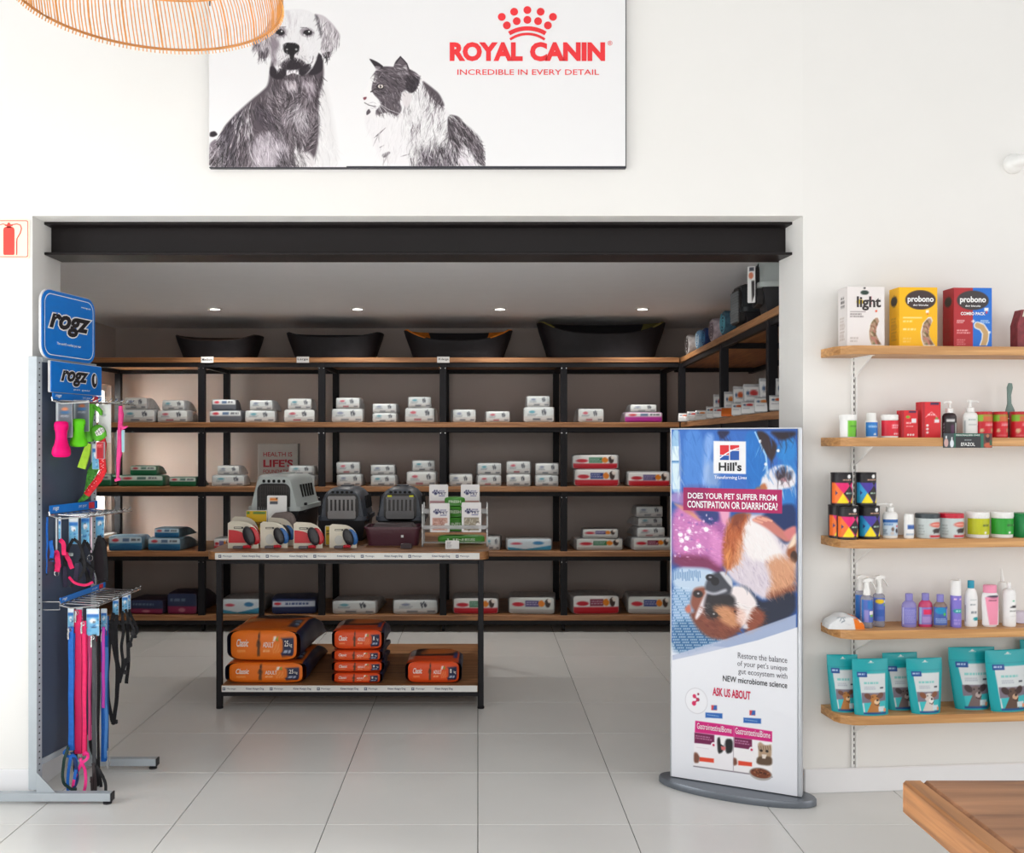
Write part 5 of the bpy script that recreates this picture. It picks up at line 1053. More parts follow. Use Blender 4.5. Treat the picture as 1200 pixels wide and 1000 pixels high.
c.poly(H2([(216, 703), (290, 712), (290, 732), (216, 724)]), (224, 74, 50), 1); c.poly(H2([(412, 722), (480, 730), (480, 750), (412, 744)]), (224, 74, 50), 1); c.poly(H2([(187, 680), (205, 682), (218, 705), (212, 733), (187, 732)]), (120, 76, 60), 2); c.poly(H2([(388, 705), (404, 712), (408, 740), (388, 748)]), (120, 76, 60), 2)
c.ell(*H2([(288, 645)])[0], 3.2, 3.4, (236, 232, 236)); c.ell(*H2([(288, 645)])[0], 1.4, 1.4, (200, 40, 90)); c.ell(*H2([(478, 668)])[0], 3.2, 3.4, (236, 232, 236)); c.ell(*H2([(478, 668)])[0], 1.4, 1.4, (200, 40, 90))
c.scrib(*H2([(200, 655)])[0], *H2([(275, 668)])[0], 1, (190, 180, 190), .7)
c.mesh('banner_print', t, plane(0, BW-.012, BZ0, BZ1, .0005), .35)
bx = lambda px: (px-HX0)/(HX1-HX0)*(BW-.012)
def bz(px, py): return BZ1-(hc(px, py)[1]-HY0)/(HY1-HY0)*(BZ1-BZ0)
def btext(m, s, px0, px1, py0, py1, bold=0, y=-.0012):           # py0 top, py1 bottom of the letters
    pm = (px0+px1)/2; m.text(s, bx(px0), bx(px1), bz(pm, py1), bz(pm, py0), y, bold)
m = MB(); m.mi = 0
btext(m, 'DOES YOUR PET SUFFER FROM', 807.5, 914, 578.5, 585.5, .02); btext(m, 'CONSTIPATION OR DIARRHOEA?', 807, 915, 588, 596.5, .02); btext(m, 'Transforming Lives', 840, 879, 557.5, 562.5, .01)
m.mi = 1; btext(m, "Hill's", 845.5, 873, 541.5, 552, .03)
m.mi = 2; btext(m, 'Restore the balance', 868.5, 926, 768, 775); btext(m, "of your pet's unique", 868, 926, 777.5, 786); btext(m, 'gut ecosystem with', 869, 926, 787, 795.5)
m.mi = 3; btext(m, 'NEW microbiome science', 850.5, 926, 796.5, 803.5, .012)
m.mi = 4; btext(m, 'ASK US ABOUT', 838, 883.5, 809, 819, .03)
m.mi = 0; btext(m, 'GastrointestinalBiome', 819, 861, 851, 858, 0); btext(m, 'GastrointestinalBiome', 865.5, 906.5, 856.5, 864, 0)
m.mi = 5; z0_, z1_ = bz(858, 539), bz(858, 521.5); x0_, x1_ = bx(847), bx(870)
m.quad(x0_, x0_+(x1_-x0_)*.47, z0_+(z1_-z0_)*.35, z1_, -.001); m.quad(x0_+(x1_-x0_)*.53, x1_, z0_+(z1_-z0_)*.7, z1_, -.001)
m.mi = 6; m.quad(x0_, x0_+(x1_-x0_)*.47, z0_, z0_+(z1_-z0_)*.3, -.001); m.quad(x0_+(x1_-x0_)*.53, x1_, z0_, z0_+(z1_-z0_)*.62, -.001)
m.mi = 0; m.tube([(x0_-.002+(x1_-x0_+.02)*i/10, -.0016, z0_+(z1_-z0_)*(.12+.72*math.sin(PI/2*i/10))) for i in range(11)], .0035, 4, ry=.0003)
m.make_split(['headline_lettering', 'logo_lettering', 'body_text', 'body_text', 'question_lettering', 'logo_mark', 'logo_mark'], [flat((240, 240, 244)), flat((26, 26, 30)), flat((96, 96, 104)), flat((50, 50, 56)), flat((200, 26, 76)), flat((214, 40, 48)), flat((30, 84, 166))], t, smooth=False)
# ------------------------------------------------------------ RIGHT WALL SHELVES
ca, sa = math.cos(TH), math.sin(TH)
RZ = [1.909, 1.529, 1.108, .732, .379]
SD = .195
t = None
for px_, lb in ((1000, 'white slotted shelf upright on the right wall'), (None, 'white slotted shelf upright at the far end of the wall shelves')):
    s_ = wallpt(px_, .0)[0] if px_ else 1.5
    x, y = OX1+s_*ca, 4.19+s_*sa
    t = thing('shelf_upright', lb, 'shelf upright', (x, y, .108), TH)
    MB().box(-.0125, -.006, -.014, -.0005, 0, 1.872).box(.006, .0125, -.014, -.0005, 0, 1.872).box(-.0125, .0125, -.004, -.0005, 0, 1.872).make('channel', M_white, t, smooth=False)
    sl = MB()
    for k in range(74): sl.box(-.0035, .0035, -.0046, -.0042, .01+k*.025, .024+k*.025)
    tag(sl.make('slot', mat('slot_dark', (52, 46, 48), .8), t, smooth=False), kind='stuff')
up_s = [wallpt(1000, 0)[0], 1.5]
for k, z in enumerate(RZ):
    x, y = OX1, 4.19
    t = thing('wall_shelf', f'light oak wall shelf, {["top", "second from top", "middle", "fourth from top", "lowest"][k]} of the five on the right wall', 'shelf', (x, y, z), TH, 'oak wall shelves')
    s0 = wallpt(962, .0)[0]
    poly = [(s0, 0), (s0, -SD+.07), (s0+.012, -SD+.035), (s0+.05, -SD+.006), (s0+.075, -SD), (1.8, -SD), (1.8, 0)]
    MB().slab(poly, -.036, 0).make('board', M_woodR, t, ang=30)
    for us in up_s:
        m = MB(); m.ring([[(us-.0035, -.016, -.037), (us-.0035, -SD+.03, -.037), (us-.0035, -SD+.045, -.047), (us-.0035, -.016, -.12)], [(us+.0035, -.016, -.037), (us+.0035, -SD+.03, -.037), (us+.0035, -SD+.045, -.047), (us+.0035, -.016, -.12)]])
        m.box(us-.012, us+.012, -SD+.03, -.016, -.0385, -.0365); m.make('bracket', M_white, t, smooth=False)
class Spot:
    def __init__(s, px0, px1, row, off): s.s_, s.x, s.y = wallpt((px0+px1)/2, off); s.k = s.y/FL; s.w = (px1-px0)*s.k; s.z = RZ[row]; s.loc = (s.x, s.y, s.z)
def cylmap(r, z0, z1, a0=-PI*.95, a1=-PI*.05, n=0):
    return lambda U, V: (r*np.cos(a0+(a1-a0)*U), r*np.sin(a0+(a1-a0)*U), z0+V*(z1-z0))
def carton(label, px0, px1, hpx, row, off, d, col, paint, nx, ny, rz=0, side=None, extra=None, cat='pet product', name='carton', texts=None, inkc=(240, 240, 240), group=None):
    q = Spot(px0, px1, row, off); h_ = hpx*q.k
    t = thing(name, label, cat, q.loc, TH+rz, group); w_ = q.w
    MB().box(-w_/2, w_/2, 0, d, 0, h_, .001).make('box', mat('carton_board', col, .45, vary=.02), t)
    c = Canvas(0, 0, 100, 100*h_/w_, nx, ny, col); paint(c); c.mesh('front_print', t, plane(-w_/2+.0005, w_/2-.0005, .0005, h_-.0005, -.0006), .45)
    if side: 
        c = Canvas(0, 0, 100, 100*h_/d, 20, 40, col); side(c); c.mesh('side_print', t, lambda U, V: (-w_/2-.0006+0*U, d*(1-U), V*h_), .45)
    if texts:
        m = MB()
        for s_, x0, x1, y0, y1, b in texts: m.text(s_, -w_/2+x0*w_/100, -w_/2+x1*w_/100, h_-y1*w_/100, h_-y0*w_/100, -.0015, b)
        m.make('lettering', flat(inkc), t, smooth=False)
    return t
# dog biscuit cartons
def bis(c, dark=(60, 50, 46)):
    H_ = c.y1
    out = [(84, H_*.5), (76, H_*.5), (62, H_*.6), (56, H_*.75), (58, H_*.88), (64, H_*.985), (95, H_*.985), (86, H_*.9), (78, H_*.8), (79, H_*.68), (88, H_*.56)]
    c.poly(out, (238, 234, 226), 1); cx, cy = 74, H_*.77
    inn = [(cx+(x-cx)*.84, min(H_*.98, cy+(y-cy)*.93)) for x, y in out]; c.poly(inn, (176, 140, 116), 1)
    c.fur(inn, 50, .8, 14, 5, [(206, 180, 150), (120, 84, 60), (196, 120, 110), (96, 104, 60)], .8, .5, 41)
def p_light(c):
    H_ = c.y1; c.C[:] = (232, 226, 224); c.ell(47, H_*.095, 11, 6, (52, 70, 62)); c.ell(47, H_*.02, 3, 2.5, (40, 40, 40)); c.rect(8, H_*.41, 50, H_*.425, (150, 140, 140)); c.scrib(8, H_*.44, 45, H_*.52, 2, (120, 110, 110)); c.ell(78, H_*.405, 3, 3, (226, 96, 60)); c.scrib(8, H_*.84, 34, H_*.94, 2, (190, 180, 176)); bis(c)
    c.ell(35, H_*.25, 10, 6, (226, 196, 60)); c.rect(60, H_*.16, 66, H_*.3, (216, 150, 160))
def sd_(dark):
    def f(c): c.ell(50, c.y1*.22, 34, 26, (54, 50, 46)) if dark else c.scrib(30, c.y1*.15, 80, c.y1*.35, 3, (60, 56, 54)); c.scrib(20, c.y1*.5, 80, c.y1*.9, 9, (120, 90, 70), .35)
    return f
carton('off-white dog biscuit box reading light, first on the top oak shelf', 992, 1037, 70, 0, .15, .085, (230, 224, 222), p_light, 56, 80, -.04, sd_(0), texts=[('light', 26, 90, 25, 62, .03)], inkc=(56, 50, 50), group='dog biscuit boxes')
def p_yel(c):
    H_ = c.y1; c.C[:] = (246, 186, 20); c.ell(56, H_*.21, 40, 25, (66, 52, 52)); c.rect(10, H_*.5, 60, H_*.52, (250, 226, 150)); c.scrib(10, H_*.55, 40, H_*.6, 1, (250, 226, 150)); c.scrib(10, H_*.68, 50, H_*.74, 1, (252, 230, 160)); c.scrib(10, H_*.84, 36, H_*.94, 2, (250, 206, 110)); c.rect(70, H_*.38, 78, H_*.43, (250, 240, 230)); c.rect(73, H_*.43, 76, H_*.46, (226, 90, 50)); bis(c)
carton('yellow dog biscuit box reading probono, second on the top oak shelf', 1053, 1099, 70, 0, .15, .085, (246, 186, 20), p_yel, 56, 80, -.04, sd_(1), texts=[('probono', 22, 90, 22, 42, .03), ('dog biscuits', 36, 76, 43, 49, .02)], group='dog biscuit boxes')
def p_com(c):
    H_ = c.y1; c.C[:] = (176, 44, 50); c.rect(50, -1, 101, H_+1, (30, 110, 206)); c.ell(50, H_*.21, 42, 25, (62, 56, 58)); c.scrib(8, H_*.54, 32, H_*.6, 2, (240, 220, 220)); c.scrib(70, H_*.54, 96, H_*.6, 2, (220, 230, 240)); c.scrib(8, H_*.7, 44, H_*.78, 2, (236, 180, 180)); c.scrib(8, H_*.86, 34, H_*.97, 3, (216, 130, 130)); c.rect(46, H_*.555, 56, H_*.57, (250, 240, 245)); c.rect(49.5, H_*.535, 52.5, H_*.59, (250, 240, 245)); c.rect(80, H_*.335, 91, H_*.39, (240, 240, 240)); c.rect(84, H_*.39, 88, H_*.43, (226, 60, 60))
    pts = [(62, H_*.63), (74, H_*.66), (84, H_*.76), (82, H_*.88), (76, H_*.99)]; c.line(pts, 19, (240, 240, 240)); c.line(pts, 14, (196, 160, 110)); c.fur([(55, H_*.6), (95, H_*.6), (95, H_*.98), (60, H_*.98)], 0, 0, 1, 1, [(0, 0, 0)]); c.rect(50, H_*.97, 101, H_*1.1, (30, 110, 206)); c.scrib(90, H_*.72, 98, H_*.78, 1, (240, 240, 240))
carton('red and blue dog biscuit combo box, third on the top oak shelf', 1117, 1163, 70, 0, .15, .085, (156, 34, 42), p_com, 56, 80, -.04, sd_(1), texts=[('probono', 16, 84, 22, 42, .03), ('dog biscuits', 30, 70, 44, 50, .02), ('COMBO PACK', 18, 82, 62, 70, .03)], group='dog biscuit boxes')
q = Spot(1190, 1216, 0, .13); t = thing('treat_carton', 'dark red gable topped treat carton at the right end of the top shelf', 'pet treats', q.loc, TH)
MB().prism([(-.04, 0), (.04, 0), (.042, .1), (.02, .165), (-.02, .165), (-.04, .1)], 0, .05).make('carton', mat('dark_red_carton', (128, 46, 54), .5, vary=.3, scale=40), t); MB().prism([(-.02, .135), (.03, .135), (.02, .163), (-.012, .163)], -.002, -.0005).make('gable_label', M_cream, t)
# ---- second shelf
def lathe_item(name, label, cat, px0, px1, row, off, prof, m_, parts=(), group=None, sy=1, rz=0, z=0):
    q = Spot(px0, px1, row, off); r = q.w/2
    t = thing(name, label, cat, (q.loc[0], q.loc[1], q.loc[2]+z), TH+rz, group)
    MB().lathe([(a*r, b*q.k) for a, b in prof], n=22, sy=sy).make('body', m_, t, ang=50)
    return t, r, q.k
def wrap(t, r, k, z0, z1, paint, col, nx=26, ny=16, sy=1, nm='label', a0=-PI*.97, a1=-PI*.03, rr=1.006):
    c = Canvas(0, 0, 100, (z1-z0)*k/(r*(a1-a0))*100, nx, ny, col); paint(c)
    return c.mesh(nm, t, lambda U, V: (rr*r*np.cos(a0+(a1-a0)*U), sy*rr*r*np.sin(a0+(a1-a0)*U), (z0+V*(z1-z0))*k), .4)
t, r, k = lathe_item('tub', 'small white tub with green label, leftmost on the second oak shelf', 'pet supplement', 984, 1003, 1, .13, [(.9, 0), (.95, 1), (.98, 20), (1.04, 21), (1.04, 26), (1, 27)], M_white)
wrap(t, r, k, 1, 20, lambda c: (c.rect(35, -1, 101, 99, (110, 190, 50)), c.poly([(75, c.y1*.5), (90, c.y1*.6), (85, c.y1), (72, c.y1)], (40, 50, 40)), c.scrib(45, c.y1*.3, 90, c.y1*.42, 1, (60, 110, 40))), (240, 240, 240))
t, r, k = lathe_item('pill_bottle', 'small white bottle with blue label on the second oak shelf', 'pet supplement', 1014, 1028, 1, .13, [(.95, 0), (1, 1), (1, 19), (.78, 21), (.78, 28), (.7, 29)], M_white)
wrap(t, r, k, 1.5, 18, lambda c: (c.scrib(20, c.y1*.2, 80, c.y1*.4, 2, (210, 225, 240)), c.ell(55, c.y1*.85, 8, 5, (240, 240, 240))), (40, 120, 200))
t, r, k = lathe_item('tub', 'white lidded jar with red label on the second oak shelf', 'pet supplement', 1032, 1052, 1, .13, [(.94, 0), (.98, 1), (.98, 19), (.9, 20), (1, 21), (1, 26), (.93, 27)], M_white)
wrap(t, r, k, 2, 20, lambda c: (c.scrib(45, c.y1*.25, 85, c.y1*.55, 2, (250, 230, 230)), [c.ell(55+9*i, c.y1*.86, 3, 3, (245, 240, 240)) for i in range(3)]), (214, 36, 56))
def p_red(tall):
    def f(c):
        H_ = c.y1; c.C[:] = (214, 40, 50); c.rect(45, H_*.02, 90, H_*.08, (40, 40, 80)) 
        if not tall: c.ell(40, H_*.24, 14, 9, (220, 150, 60)); c.ell(38, H_*.24, 10, 6, (110, 170, 60)); c.rect(62, H_*.3, 90, H_*.46, (236, 230, 236)); c.scrib(28, H_*.42, 66, H_*.52, 1, (250, 220, 220)); c.scrib(28, H_*.56, 80, H_*.62, 1, (240, 190, 190)); [c.ell(40+i*16, H_*.9, 6, 6, (240, 230, 230)) for i in range(3)]
        else: c.line([(20, H_*.42), (50, H_*.28), (80, H_*.42)], 3, (240, 200, 200)); c.scrib(30, H_*.33, 80, H_*.4, 1, (240, 210, 210)); c.ell(78, H_*.46, 7, 5, (110, 170, 60)); c.rect(66, H_*.49, 92, H_*.58, (236, 230, 236)); [c.ell(28, H_*(.66+.1*i), 7, 6, (240, 230, 230)) for i in range(3)]
        c.rect(-1, -1, 14, H_+1, (176, 26, 40))
    return f
carton('short red supplement box on the second oak shelf', 1056, 1076, 32, 1, .14, .04, (206, 36, 48), p_red(0), 26, 40)
carton('tall red supplement box on the second oak shelf', 1080, 1103, 42, 1, .14, .05, (206, 36, 48), p_red(1), 28, 48)
def pump(label, px0, px1, row, off, hb, ht, body_m, cap_m, sy=.62, nozzle=1, name='pump_bottle', z=0, rz=0):
    q = Spot(px0, px1, row, off); r = q.w/2; k = q.k
    t = thing(name, label, 'pet shampoo', q.loc, TH+rz)
    MB().lathe([(r*.93, 0), (r, 1.2*k), (r, (hb-4)*k), (r*.8, (hb-1)*k), (r*.45, hb*k), (r*.42, (hb+1)*k)], n=22, sy=sy).make('body', body_m, t, ang=50)
    m = MB(); m.lathe([(r*.5, hb*k), (r*.5, (hb+5)*k), (r*.2, (hb+6)*k), (r*.16, (ht-3)*k), (r*.34, (ht-2.6)*k), (r*.3, ht*k)], n=14)
    m.tube([(0, 0, (ht-1.4)*k), (nozzle*r*.8, 0, (ht-1.2)*k), (nozzle*r*1.15, 0, (ht-2.4)*k)], .0035, 6); m.make('pump_head', cap_m, t)
    return t, r, k
t, r, k = pump('dark brown pump bottle with white pump behind the small shelf card', 1104, 1121, 1, .12, 29, 43, mat('dark_brown_bottle', (44, 30, 34), .3), M_white, nozzle=-.8)
wrap(t, r, k, 2, 24, lambda c: (c.rect(45, c.y1*.4, 62, c.y1*.9, (84, 44, 80)), c.rect(70, c.y1*.3, 78, c.y1, (200, 210, 206)), c.scrib(6, c.y1*.3, 14, c.y1, 4, (180, 180, 190)), c.rect(24, c.y1*.12, 66, c.y1*.24, (220, 220, 220))), (46, 38, 42), sy=.62)
t, r, k = pump('white pump bottle behind the small shelf card', 1128, 1146, 1, .12, 30, 44, M_white, M_white)
wrap(t, r, k, 2, 24, lambda c: (c.scrib(30, c.y1*.1, 70, c.y1*.2, 1, (130, 150, 150)), c.scrib(30, c.y1*.35, 75, c.y1*.42, 1, (150, 160, 160)), c.rect(8, c.y1*.2, 16, c.y1, (150, 156, 160)), c.rect(80, c.y1*.5, 87, c.y1, (60, 90, 80)), c.ell(83, c.y1*.45, 4, 4, (50, 50, 50))), (232, 234, 232), sy=.62)
def tin(c): c.rect(-1, -1, 101, c.y1*.3, (130, 180, 50)); c.rect(30, c.y1*.06, 80, c.y1*.28, (200, 100, 60)); c.scrib(40, c.y1*.4, 90, c.y1*.5, 2, (246, 220, 220)); c.ell(25, c.y1*.72, 8, 8, (226, 190, 150)); c.rect(62, c.y1*.6, 84, c.y1*.8, (196, 140, 110)); c.scrib(20, c.y1*.88, 80, c.y1*.95, 1, (240, 190, 180))
for px0, px1, lb in ((1143, 1162, 'red and green tin partly behind the shelf card'), (1163, 1180, 'red and green tin with white edge, beside the brush tin'), (1184, 1206, 'red and green tin with the grey handled brush, at the right end')):
    t, r, k = lathe_item('tin', lb, 'pet supplement', px0, px1, 1, .12, [(.96, 0), (1, .6), (1, 27), (.97, 28), (.97, 30), (.9, 30.5)], mat('red_tin', (190, 36, 44), .35), group='red and green tins'); wrap(t, r, k, .8, 27, tin, (208, 34, 48))
q = Spot(1184, 1190, 1, .1); t = thing('grooming_brush', 'grooming brush with grey green handle standing upright among the tins', 'brush', (q.x, q.y, q.z+.03), TH)
k = q.k; m = MB(); m.tube([(0, .02, 15*k), (0, .02, 24*k), (-.003, .02, 32*k), (-.004, .02, 42*k), (-.001, .02, 51*k), (.001, .02, 56*k)], [.026, .021, .0095, .009, .0135, .008], 12, ry=.007); m.make('handle', mat('grey_green_rubber', (112, 136, 130), .5), t)
m = MB(); m.box(-.006, .006, .018, .03, 50*k, 54*k, .002); m.make('hanging_eye', M_chrome, t); m = MB(); m.box(-.026, .03, .012, .032, -.028, 14*k, .005); m.make('brush_head', mat('grey_green_rubber', (112, 136, 130), .5), t)
# shelf card
q = Spot(1104, 1164, 1, SD+.004); t = thing('shelf_card', 'dark green card reading EFAZOL clipped to the front of the second oak shelf', 'card', (q.x, q.y, EYE-(525-VY)*q.k), TH); k = q.k
c = Canvas(0, 0, 60, 17, 100, 34, (44, 46, 50)); c.rect(12, 0, 50, 3.6, (36, 98, 80)); c.rect(12, 0, 15, 17, (36, 98, 80)); c.rect(46, 2, 49.5, 17, (36, 110, 90)); c.rect(0, 0, 13, 17, (60, 70, 76)); c.ell(3.5, 11, 2.6, 5, (196, 160, 156)); c.rect(2.6, 3, 4.4, 6, (230, 230, 230)); c.ell(10.5, 12, 2.4, 4.6, (216, 222, 230)); c.rect(9.8, 4.5, 11, 8, (235, 235, 235)); c.rect(49.5, 0, 61, 18, (96, 60, 56)); c.ell(54.5, 6, 3, 4.5, (56, 30, 32), .3); c.ell(54.5, 3, 2, 2, (170, 110, 80), .3); c.ell(55, 14, 5, 3, (190, 90, 60), .4); c.rect(57, 8, 60, 14, (50, 90, 60)); c.scrib(26, 7, 36, 9, 1, (170, 180, 180))
MB().box(-30*k, 30*k, .0, .002, 0, 17*k).make('card', mat('card_back', (40, 44, 46), .5), t); c.mesh('card_print', t, plane(-30*k, 30*k, 0, 17*k, -.001), .4)
MB().text('EFAZOL', -8.5*k, 8.7*k, 2.2*k, 6.2*k, -.0018, .015).text('PERSONALISED CARE', -14.5*k, 14.5*k, 14*k, 15.8*k, -.0018, .01).make('lettering', flat((236, 238, 236)), t, smooth=False)
# ---- third shelf: bright canisters
def canister(label, px0, px1, off, blue, z=0, rz=0):
    t, r, k = lathe_item('canister', label, 'pet supplement', px0, px1, 2, off, [(.97, 0), (1, .4), (1, 37), (1.02, 37.3), (1.02, 38.4), (.96, 38.6)], mat('black_canister', (26, 24, 28), .35), group='bright patterned canisters', z=z, rz=rz)
    A_, B_ = ((36, 150, 206), (72, 56, 156)) if blue else ((240, 116, 44), (226, 30, 110)); Y_ = (240, 220, 30)
    def f(c):
        H_ = c.y1; c.C[:] = (30, 28, 32); c.rect(-1, H_*.27, 101, H_*.93, B_)
        t0, b0, mid = H_*.27, H_*.93, H_*.6
        c.poly([(0, t0), (14, t0), (40, mid), (20, b0), (0, b0)], A_); c.poly([(40, mid), (20, b0), (62, b0)], Y_); c.poly([(88, mid), (68, b0), (101, b0), (101, mid)], Y_)
        c.poly([(64, H_*.36), (86, mid+2), (64, H_*.88), (42, mid+2)], (40, 34, 36)); c.poly([(64, b0-6), (72, b0), (56, b0)], (30, 28, 32)); c.poly([(64, t0+10), (72, t0), (56, t0)], (30, 28, 32)); c.scrib(50, mid-3, 80, mid+6, 1, (170, 200, 180)); c.poly([(16, mid-7), (24, mid), (16, mid+7)], (40, 40, 110))
        c.ell(62, H_*.07, 7, 7, (236, 236, 236)); c.scrib(40, H_*.15, 80, H_*.22, 1, (230, 180, 150)); c.rect(78, t0+4, 92, t0+18, (240, 236, 240)) if not blue else c.rect(90, t0, 97, b0, (180, 220, 220))
    wrap(t, r, k, .5, 36.6, f, (0, 0, 0), 44, 46)
hk = 38.6*wallpt(985, .12)[2]/FL
canister('orange and pink canister, left of the two on top of the pile', 974, 998, .13, 0, hk)
canister('blue and purple canister, upper right of the canister pile', 1003, 1026, .13, 1, hk)
canister('orange and pink canister behind, lower left of the canister pile', 971, 995, .1, 0)
canister('orange and pink canister in front, lower middle of the canister pile', 981, 1004.5, .155, 0)
canister('blue and purple canister, lower right of the canister pile', 1006, 1030, .14, 1)
t, r, k = pump('white shampoo pump bottle with blue dog label on the middle shelf', 1034, 1052, 2, .13, 31, 41, M_white, M_white, nozzle=-1.6)
wrap(t, r, k, 3, 22, lambda c: (c.rect(-1, -1, 101, c.y1*.2, (36, 96, 170)), c.scrib(10, c.y1*.25, 60, c.y1*.4, 1, (50, 110, 180)), c.ell(52, c.y1*.6, 7, 9, (120, 100, 90)), c.ell(50, c.y1*.85, 9, 7, (206, 200, 196)), c.ell(74, c.y1*.7, 8, 10, (60, 50, 54)), c.ell(76, c.y1*.42, 6, 4, (216, 50, 50)), c.scrib(5, c.y1*.6, 30, c.y1*.95, 3, (90, 110, 140))), (196, 214, 230), 30, 20, .62)
t, r, k = lathe_item('bottle', 'small white capped bottle with blue band on the middle oak shelf', 'pet product', 1059, 1071, 2, .15, [(.9, 0), (1, 2), (1, 17), (.96, 18), (.94, 27), (.8, 28.5)], M_white, sy=.7)
wrap(t, r, k, 2, 17, lambda c: (c.rect(30, c.y1*.08, 95, c.y1*.4, (60, 100, 170)), c.scrib(20, c.y1*.75, 90, c.y1*.9, 1, (120, 150, 180))), (236, 238, 240), 20, 14, .7)
def glute(c):
    H_ = c.y1; c.ell(62, H_*.3, 22, 8, (214, 110, 96)); c.scrib(46, H_*.26, 80, H_*.36, 1, (240, 200, 190)); c.ell(62, H_*.62, 14, 7, (56, 44, 44)); c.rect(50, H_*.62, 54, H_*.76, (56, 44, 44)); c.rect(70, H_*.62, 74, H_*.76, (56, 44, 44)); c.ell(76, H_*.54, 5, 5, (56, 44, 44)); c.rect(40, H_*.85, 88, H_*.97, (196, 50, 60)); c.scrib(6, H_*.3, 26, H_*.9, 4, (150, 160, 160))
for px0, px1, lc, lb in ((1073.5, 1100, (60, 70, 76), 'silver tub with dark grey lid and cat picture'), (1101, 1128, (196, 30, 56), 'silver tub with red lid and cat picture')):
    t, r, k = lathe_item('tub', lb+' on the middle oak shelf', 'pet supplement', px0, px1, 2, .13, [(.97, 0), (1, .5), (1, 23), (.97, 23.4)], mat('pale_grey_plastic', (200, 208, 208), .35), group='lidded tubs')
    MB().lathe([(r*.97, 23*k), (r*1.02, 23.4*k), (r*1.02, 28*k), (r*.97, 28.6*k)], n=24).make('lid', mat('tub_lid', lc, .35), t); wrap(t, r, k, .6, 22.6, glute, (196, 206, 206), 34, 26)
for px0, px1, lc, lb in ((1132.5, 1158, (186, 190, 30), 'white tub with lime yellow label'), (1160, 1186, (44, 156, 52), 'white tub with green label')):
    t, r, k = lathe_item('tub', lb+' on the middle oak shelf', 'pet supplement', px0, px1, 2, .13, [(.93, 0), (.96, 1), (.98, 23), (1.02, 24), (1.02, 29.5), (.96, 30)], M_white, group='lidded tubs')
    wrap(t, r, k, 4, 22.5, lambda c: (c.scrib(48, c.y1*.35, 74, c.y1*.52, 1, (50, 70, 40)), c.scrib(74, c.y1*.35, 92, c.y1*.5, 1, (240, 240, 230)), c.ell(56, c.y1*.88, 4, 3.5, (244, 244, 240)), c.rect(93, -1, 101, c.y1, (226, 200, 90))), lc, 34, 20)
t, r, k = lathe_item('tub', 'solid dark green tub at the right edge of the middle oak shelf', 'pet supplement', 1187, 1212, 2, .13, [(.96, 0), (1, 1), (1, 24), (.96, 25), (1, 26), (1, 27.5), (.9, 28)], mat('green_tub_plastic', (26, 134, 72), .4))
# ---- fourth shelf
q = Spot(967, 1009, 3, .11); t = thing('wipes_pack', 'white and orange pack of wipes lying at the left end of the fourth shelf', 'wipes', q.loc, TH-.12)
k = q.k; nu, nv = 40, 24; c = Canvas(0, 0, 100, 60, 52, 34, (222, 224, 226)); c.poly([(62, 10), (80, 4), (100, 8), (100, 60), (72, 60), (66, 40), (80, 30), (72, 20)], (232, 120, 30), 1.5); c.poly([(80, 34), (101, 26), (101, 34), (84, 42)], (236, 234, 230), 1); c.ell(78, 12, 7, 4, (170, 150, 190)); c.line([(30, 44), (36, 36), (42, 44), (34, 47)], 1.5, (80, 96, 110)); c.scrib(24, 34, 50, 38, 1, (110, 130, 140)); c.fur([(4, 4), (60, 4), (60, 56), (4, 56)], 24, .5, 20, 1.5, [(190, 194, 200), (244, 244, 244)], .6, .4, 51)
def wp(U, V):
    x = (U-.5)*q.w; v = V*1.25; y = np.where(V < .35, -.055, -.055+(V-.35)/.65*.11); prof = np.sin(PI*np.clip((U), 0, 1))**.45
    z = np.where(V < .35, V/.35*.05, .05+.008*np.sin((V-.35)/.65*PI))*prof*(1+.06*np.sin(19*U+7*V)); return x, y*(.75+.25*prof), np.maximum(z, .0005)
c.mesh('film_wrap', t, wp, .3); MB().ring([[(x*q.w, y, z) for x, y in ((-.47, -.045), (.47, -.045), (.47, .045), (-.47, .045))] for z in (.0004, .02)]).make('wipes_stack', M_white, t)
M_clear = mat('clear_bottle_plastic', (206, 208, 222), .12, trans=.7, vary=0)
def sprayer(label, px0, px1, off, hb, ht, lp, lbl):
    q = Spot(px0, px1, 3, off); r = q.w/2; k = q.k; t = thing('spray_bottle', label, 'spray bottle', q.loc, TH, 'spray bottles')
    MB().lathe([(r*.92, 0), (r, 1*k), (r, (hb-4)*k), (r*.9, (hb-2)*k), (r*.5, hb*k), (r*.45, (hb+1)*k)], n=20).make('bottle_body', M_clear, t, ang=50)
    m = MB(); m.lathe([(r*.6, hb*k), (r*.6, (hb+6)*k), (r*.42, (hb+8)*k), (r*.4, (ht-4)*k)], n=12)
    m.ring([[(x, y*r, z) for x, z in ((-r*.75, (ht-5)*k), (r*1.0, (ht-4)*k), (r*1.0, (ht-1.5)*k), (r*.2, ht*k), (-r*.6, (ht-1.5)*k))] for y in (-.32, .32)])
    m.tube([(r*.7, 0, (ht-4)*k), (r*1.2, 0, (ht-8)*k), (r*1.6, 0, (ht-13)*k)], .0028, 5, ry=.006); m.make('trigger_head', M_white, t)
    wrap(t, r, k, 5+lp, hb-5, lbl, (84, 110, 190), 24, 26)
sprayer('clear spray bottle with blue label, half behind at the left of the three', 1002, 1014, .05, 40, 58, 2, lambda c: (c.rect(-1, -1, 30, c.y1, (40, 110, 190)), c.ell(55, c.y1*.35, 12, 10, (200, 200, 220)), c.ell(60, c.y1*.55, 9, 8, (110, 180, 60))))
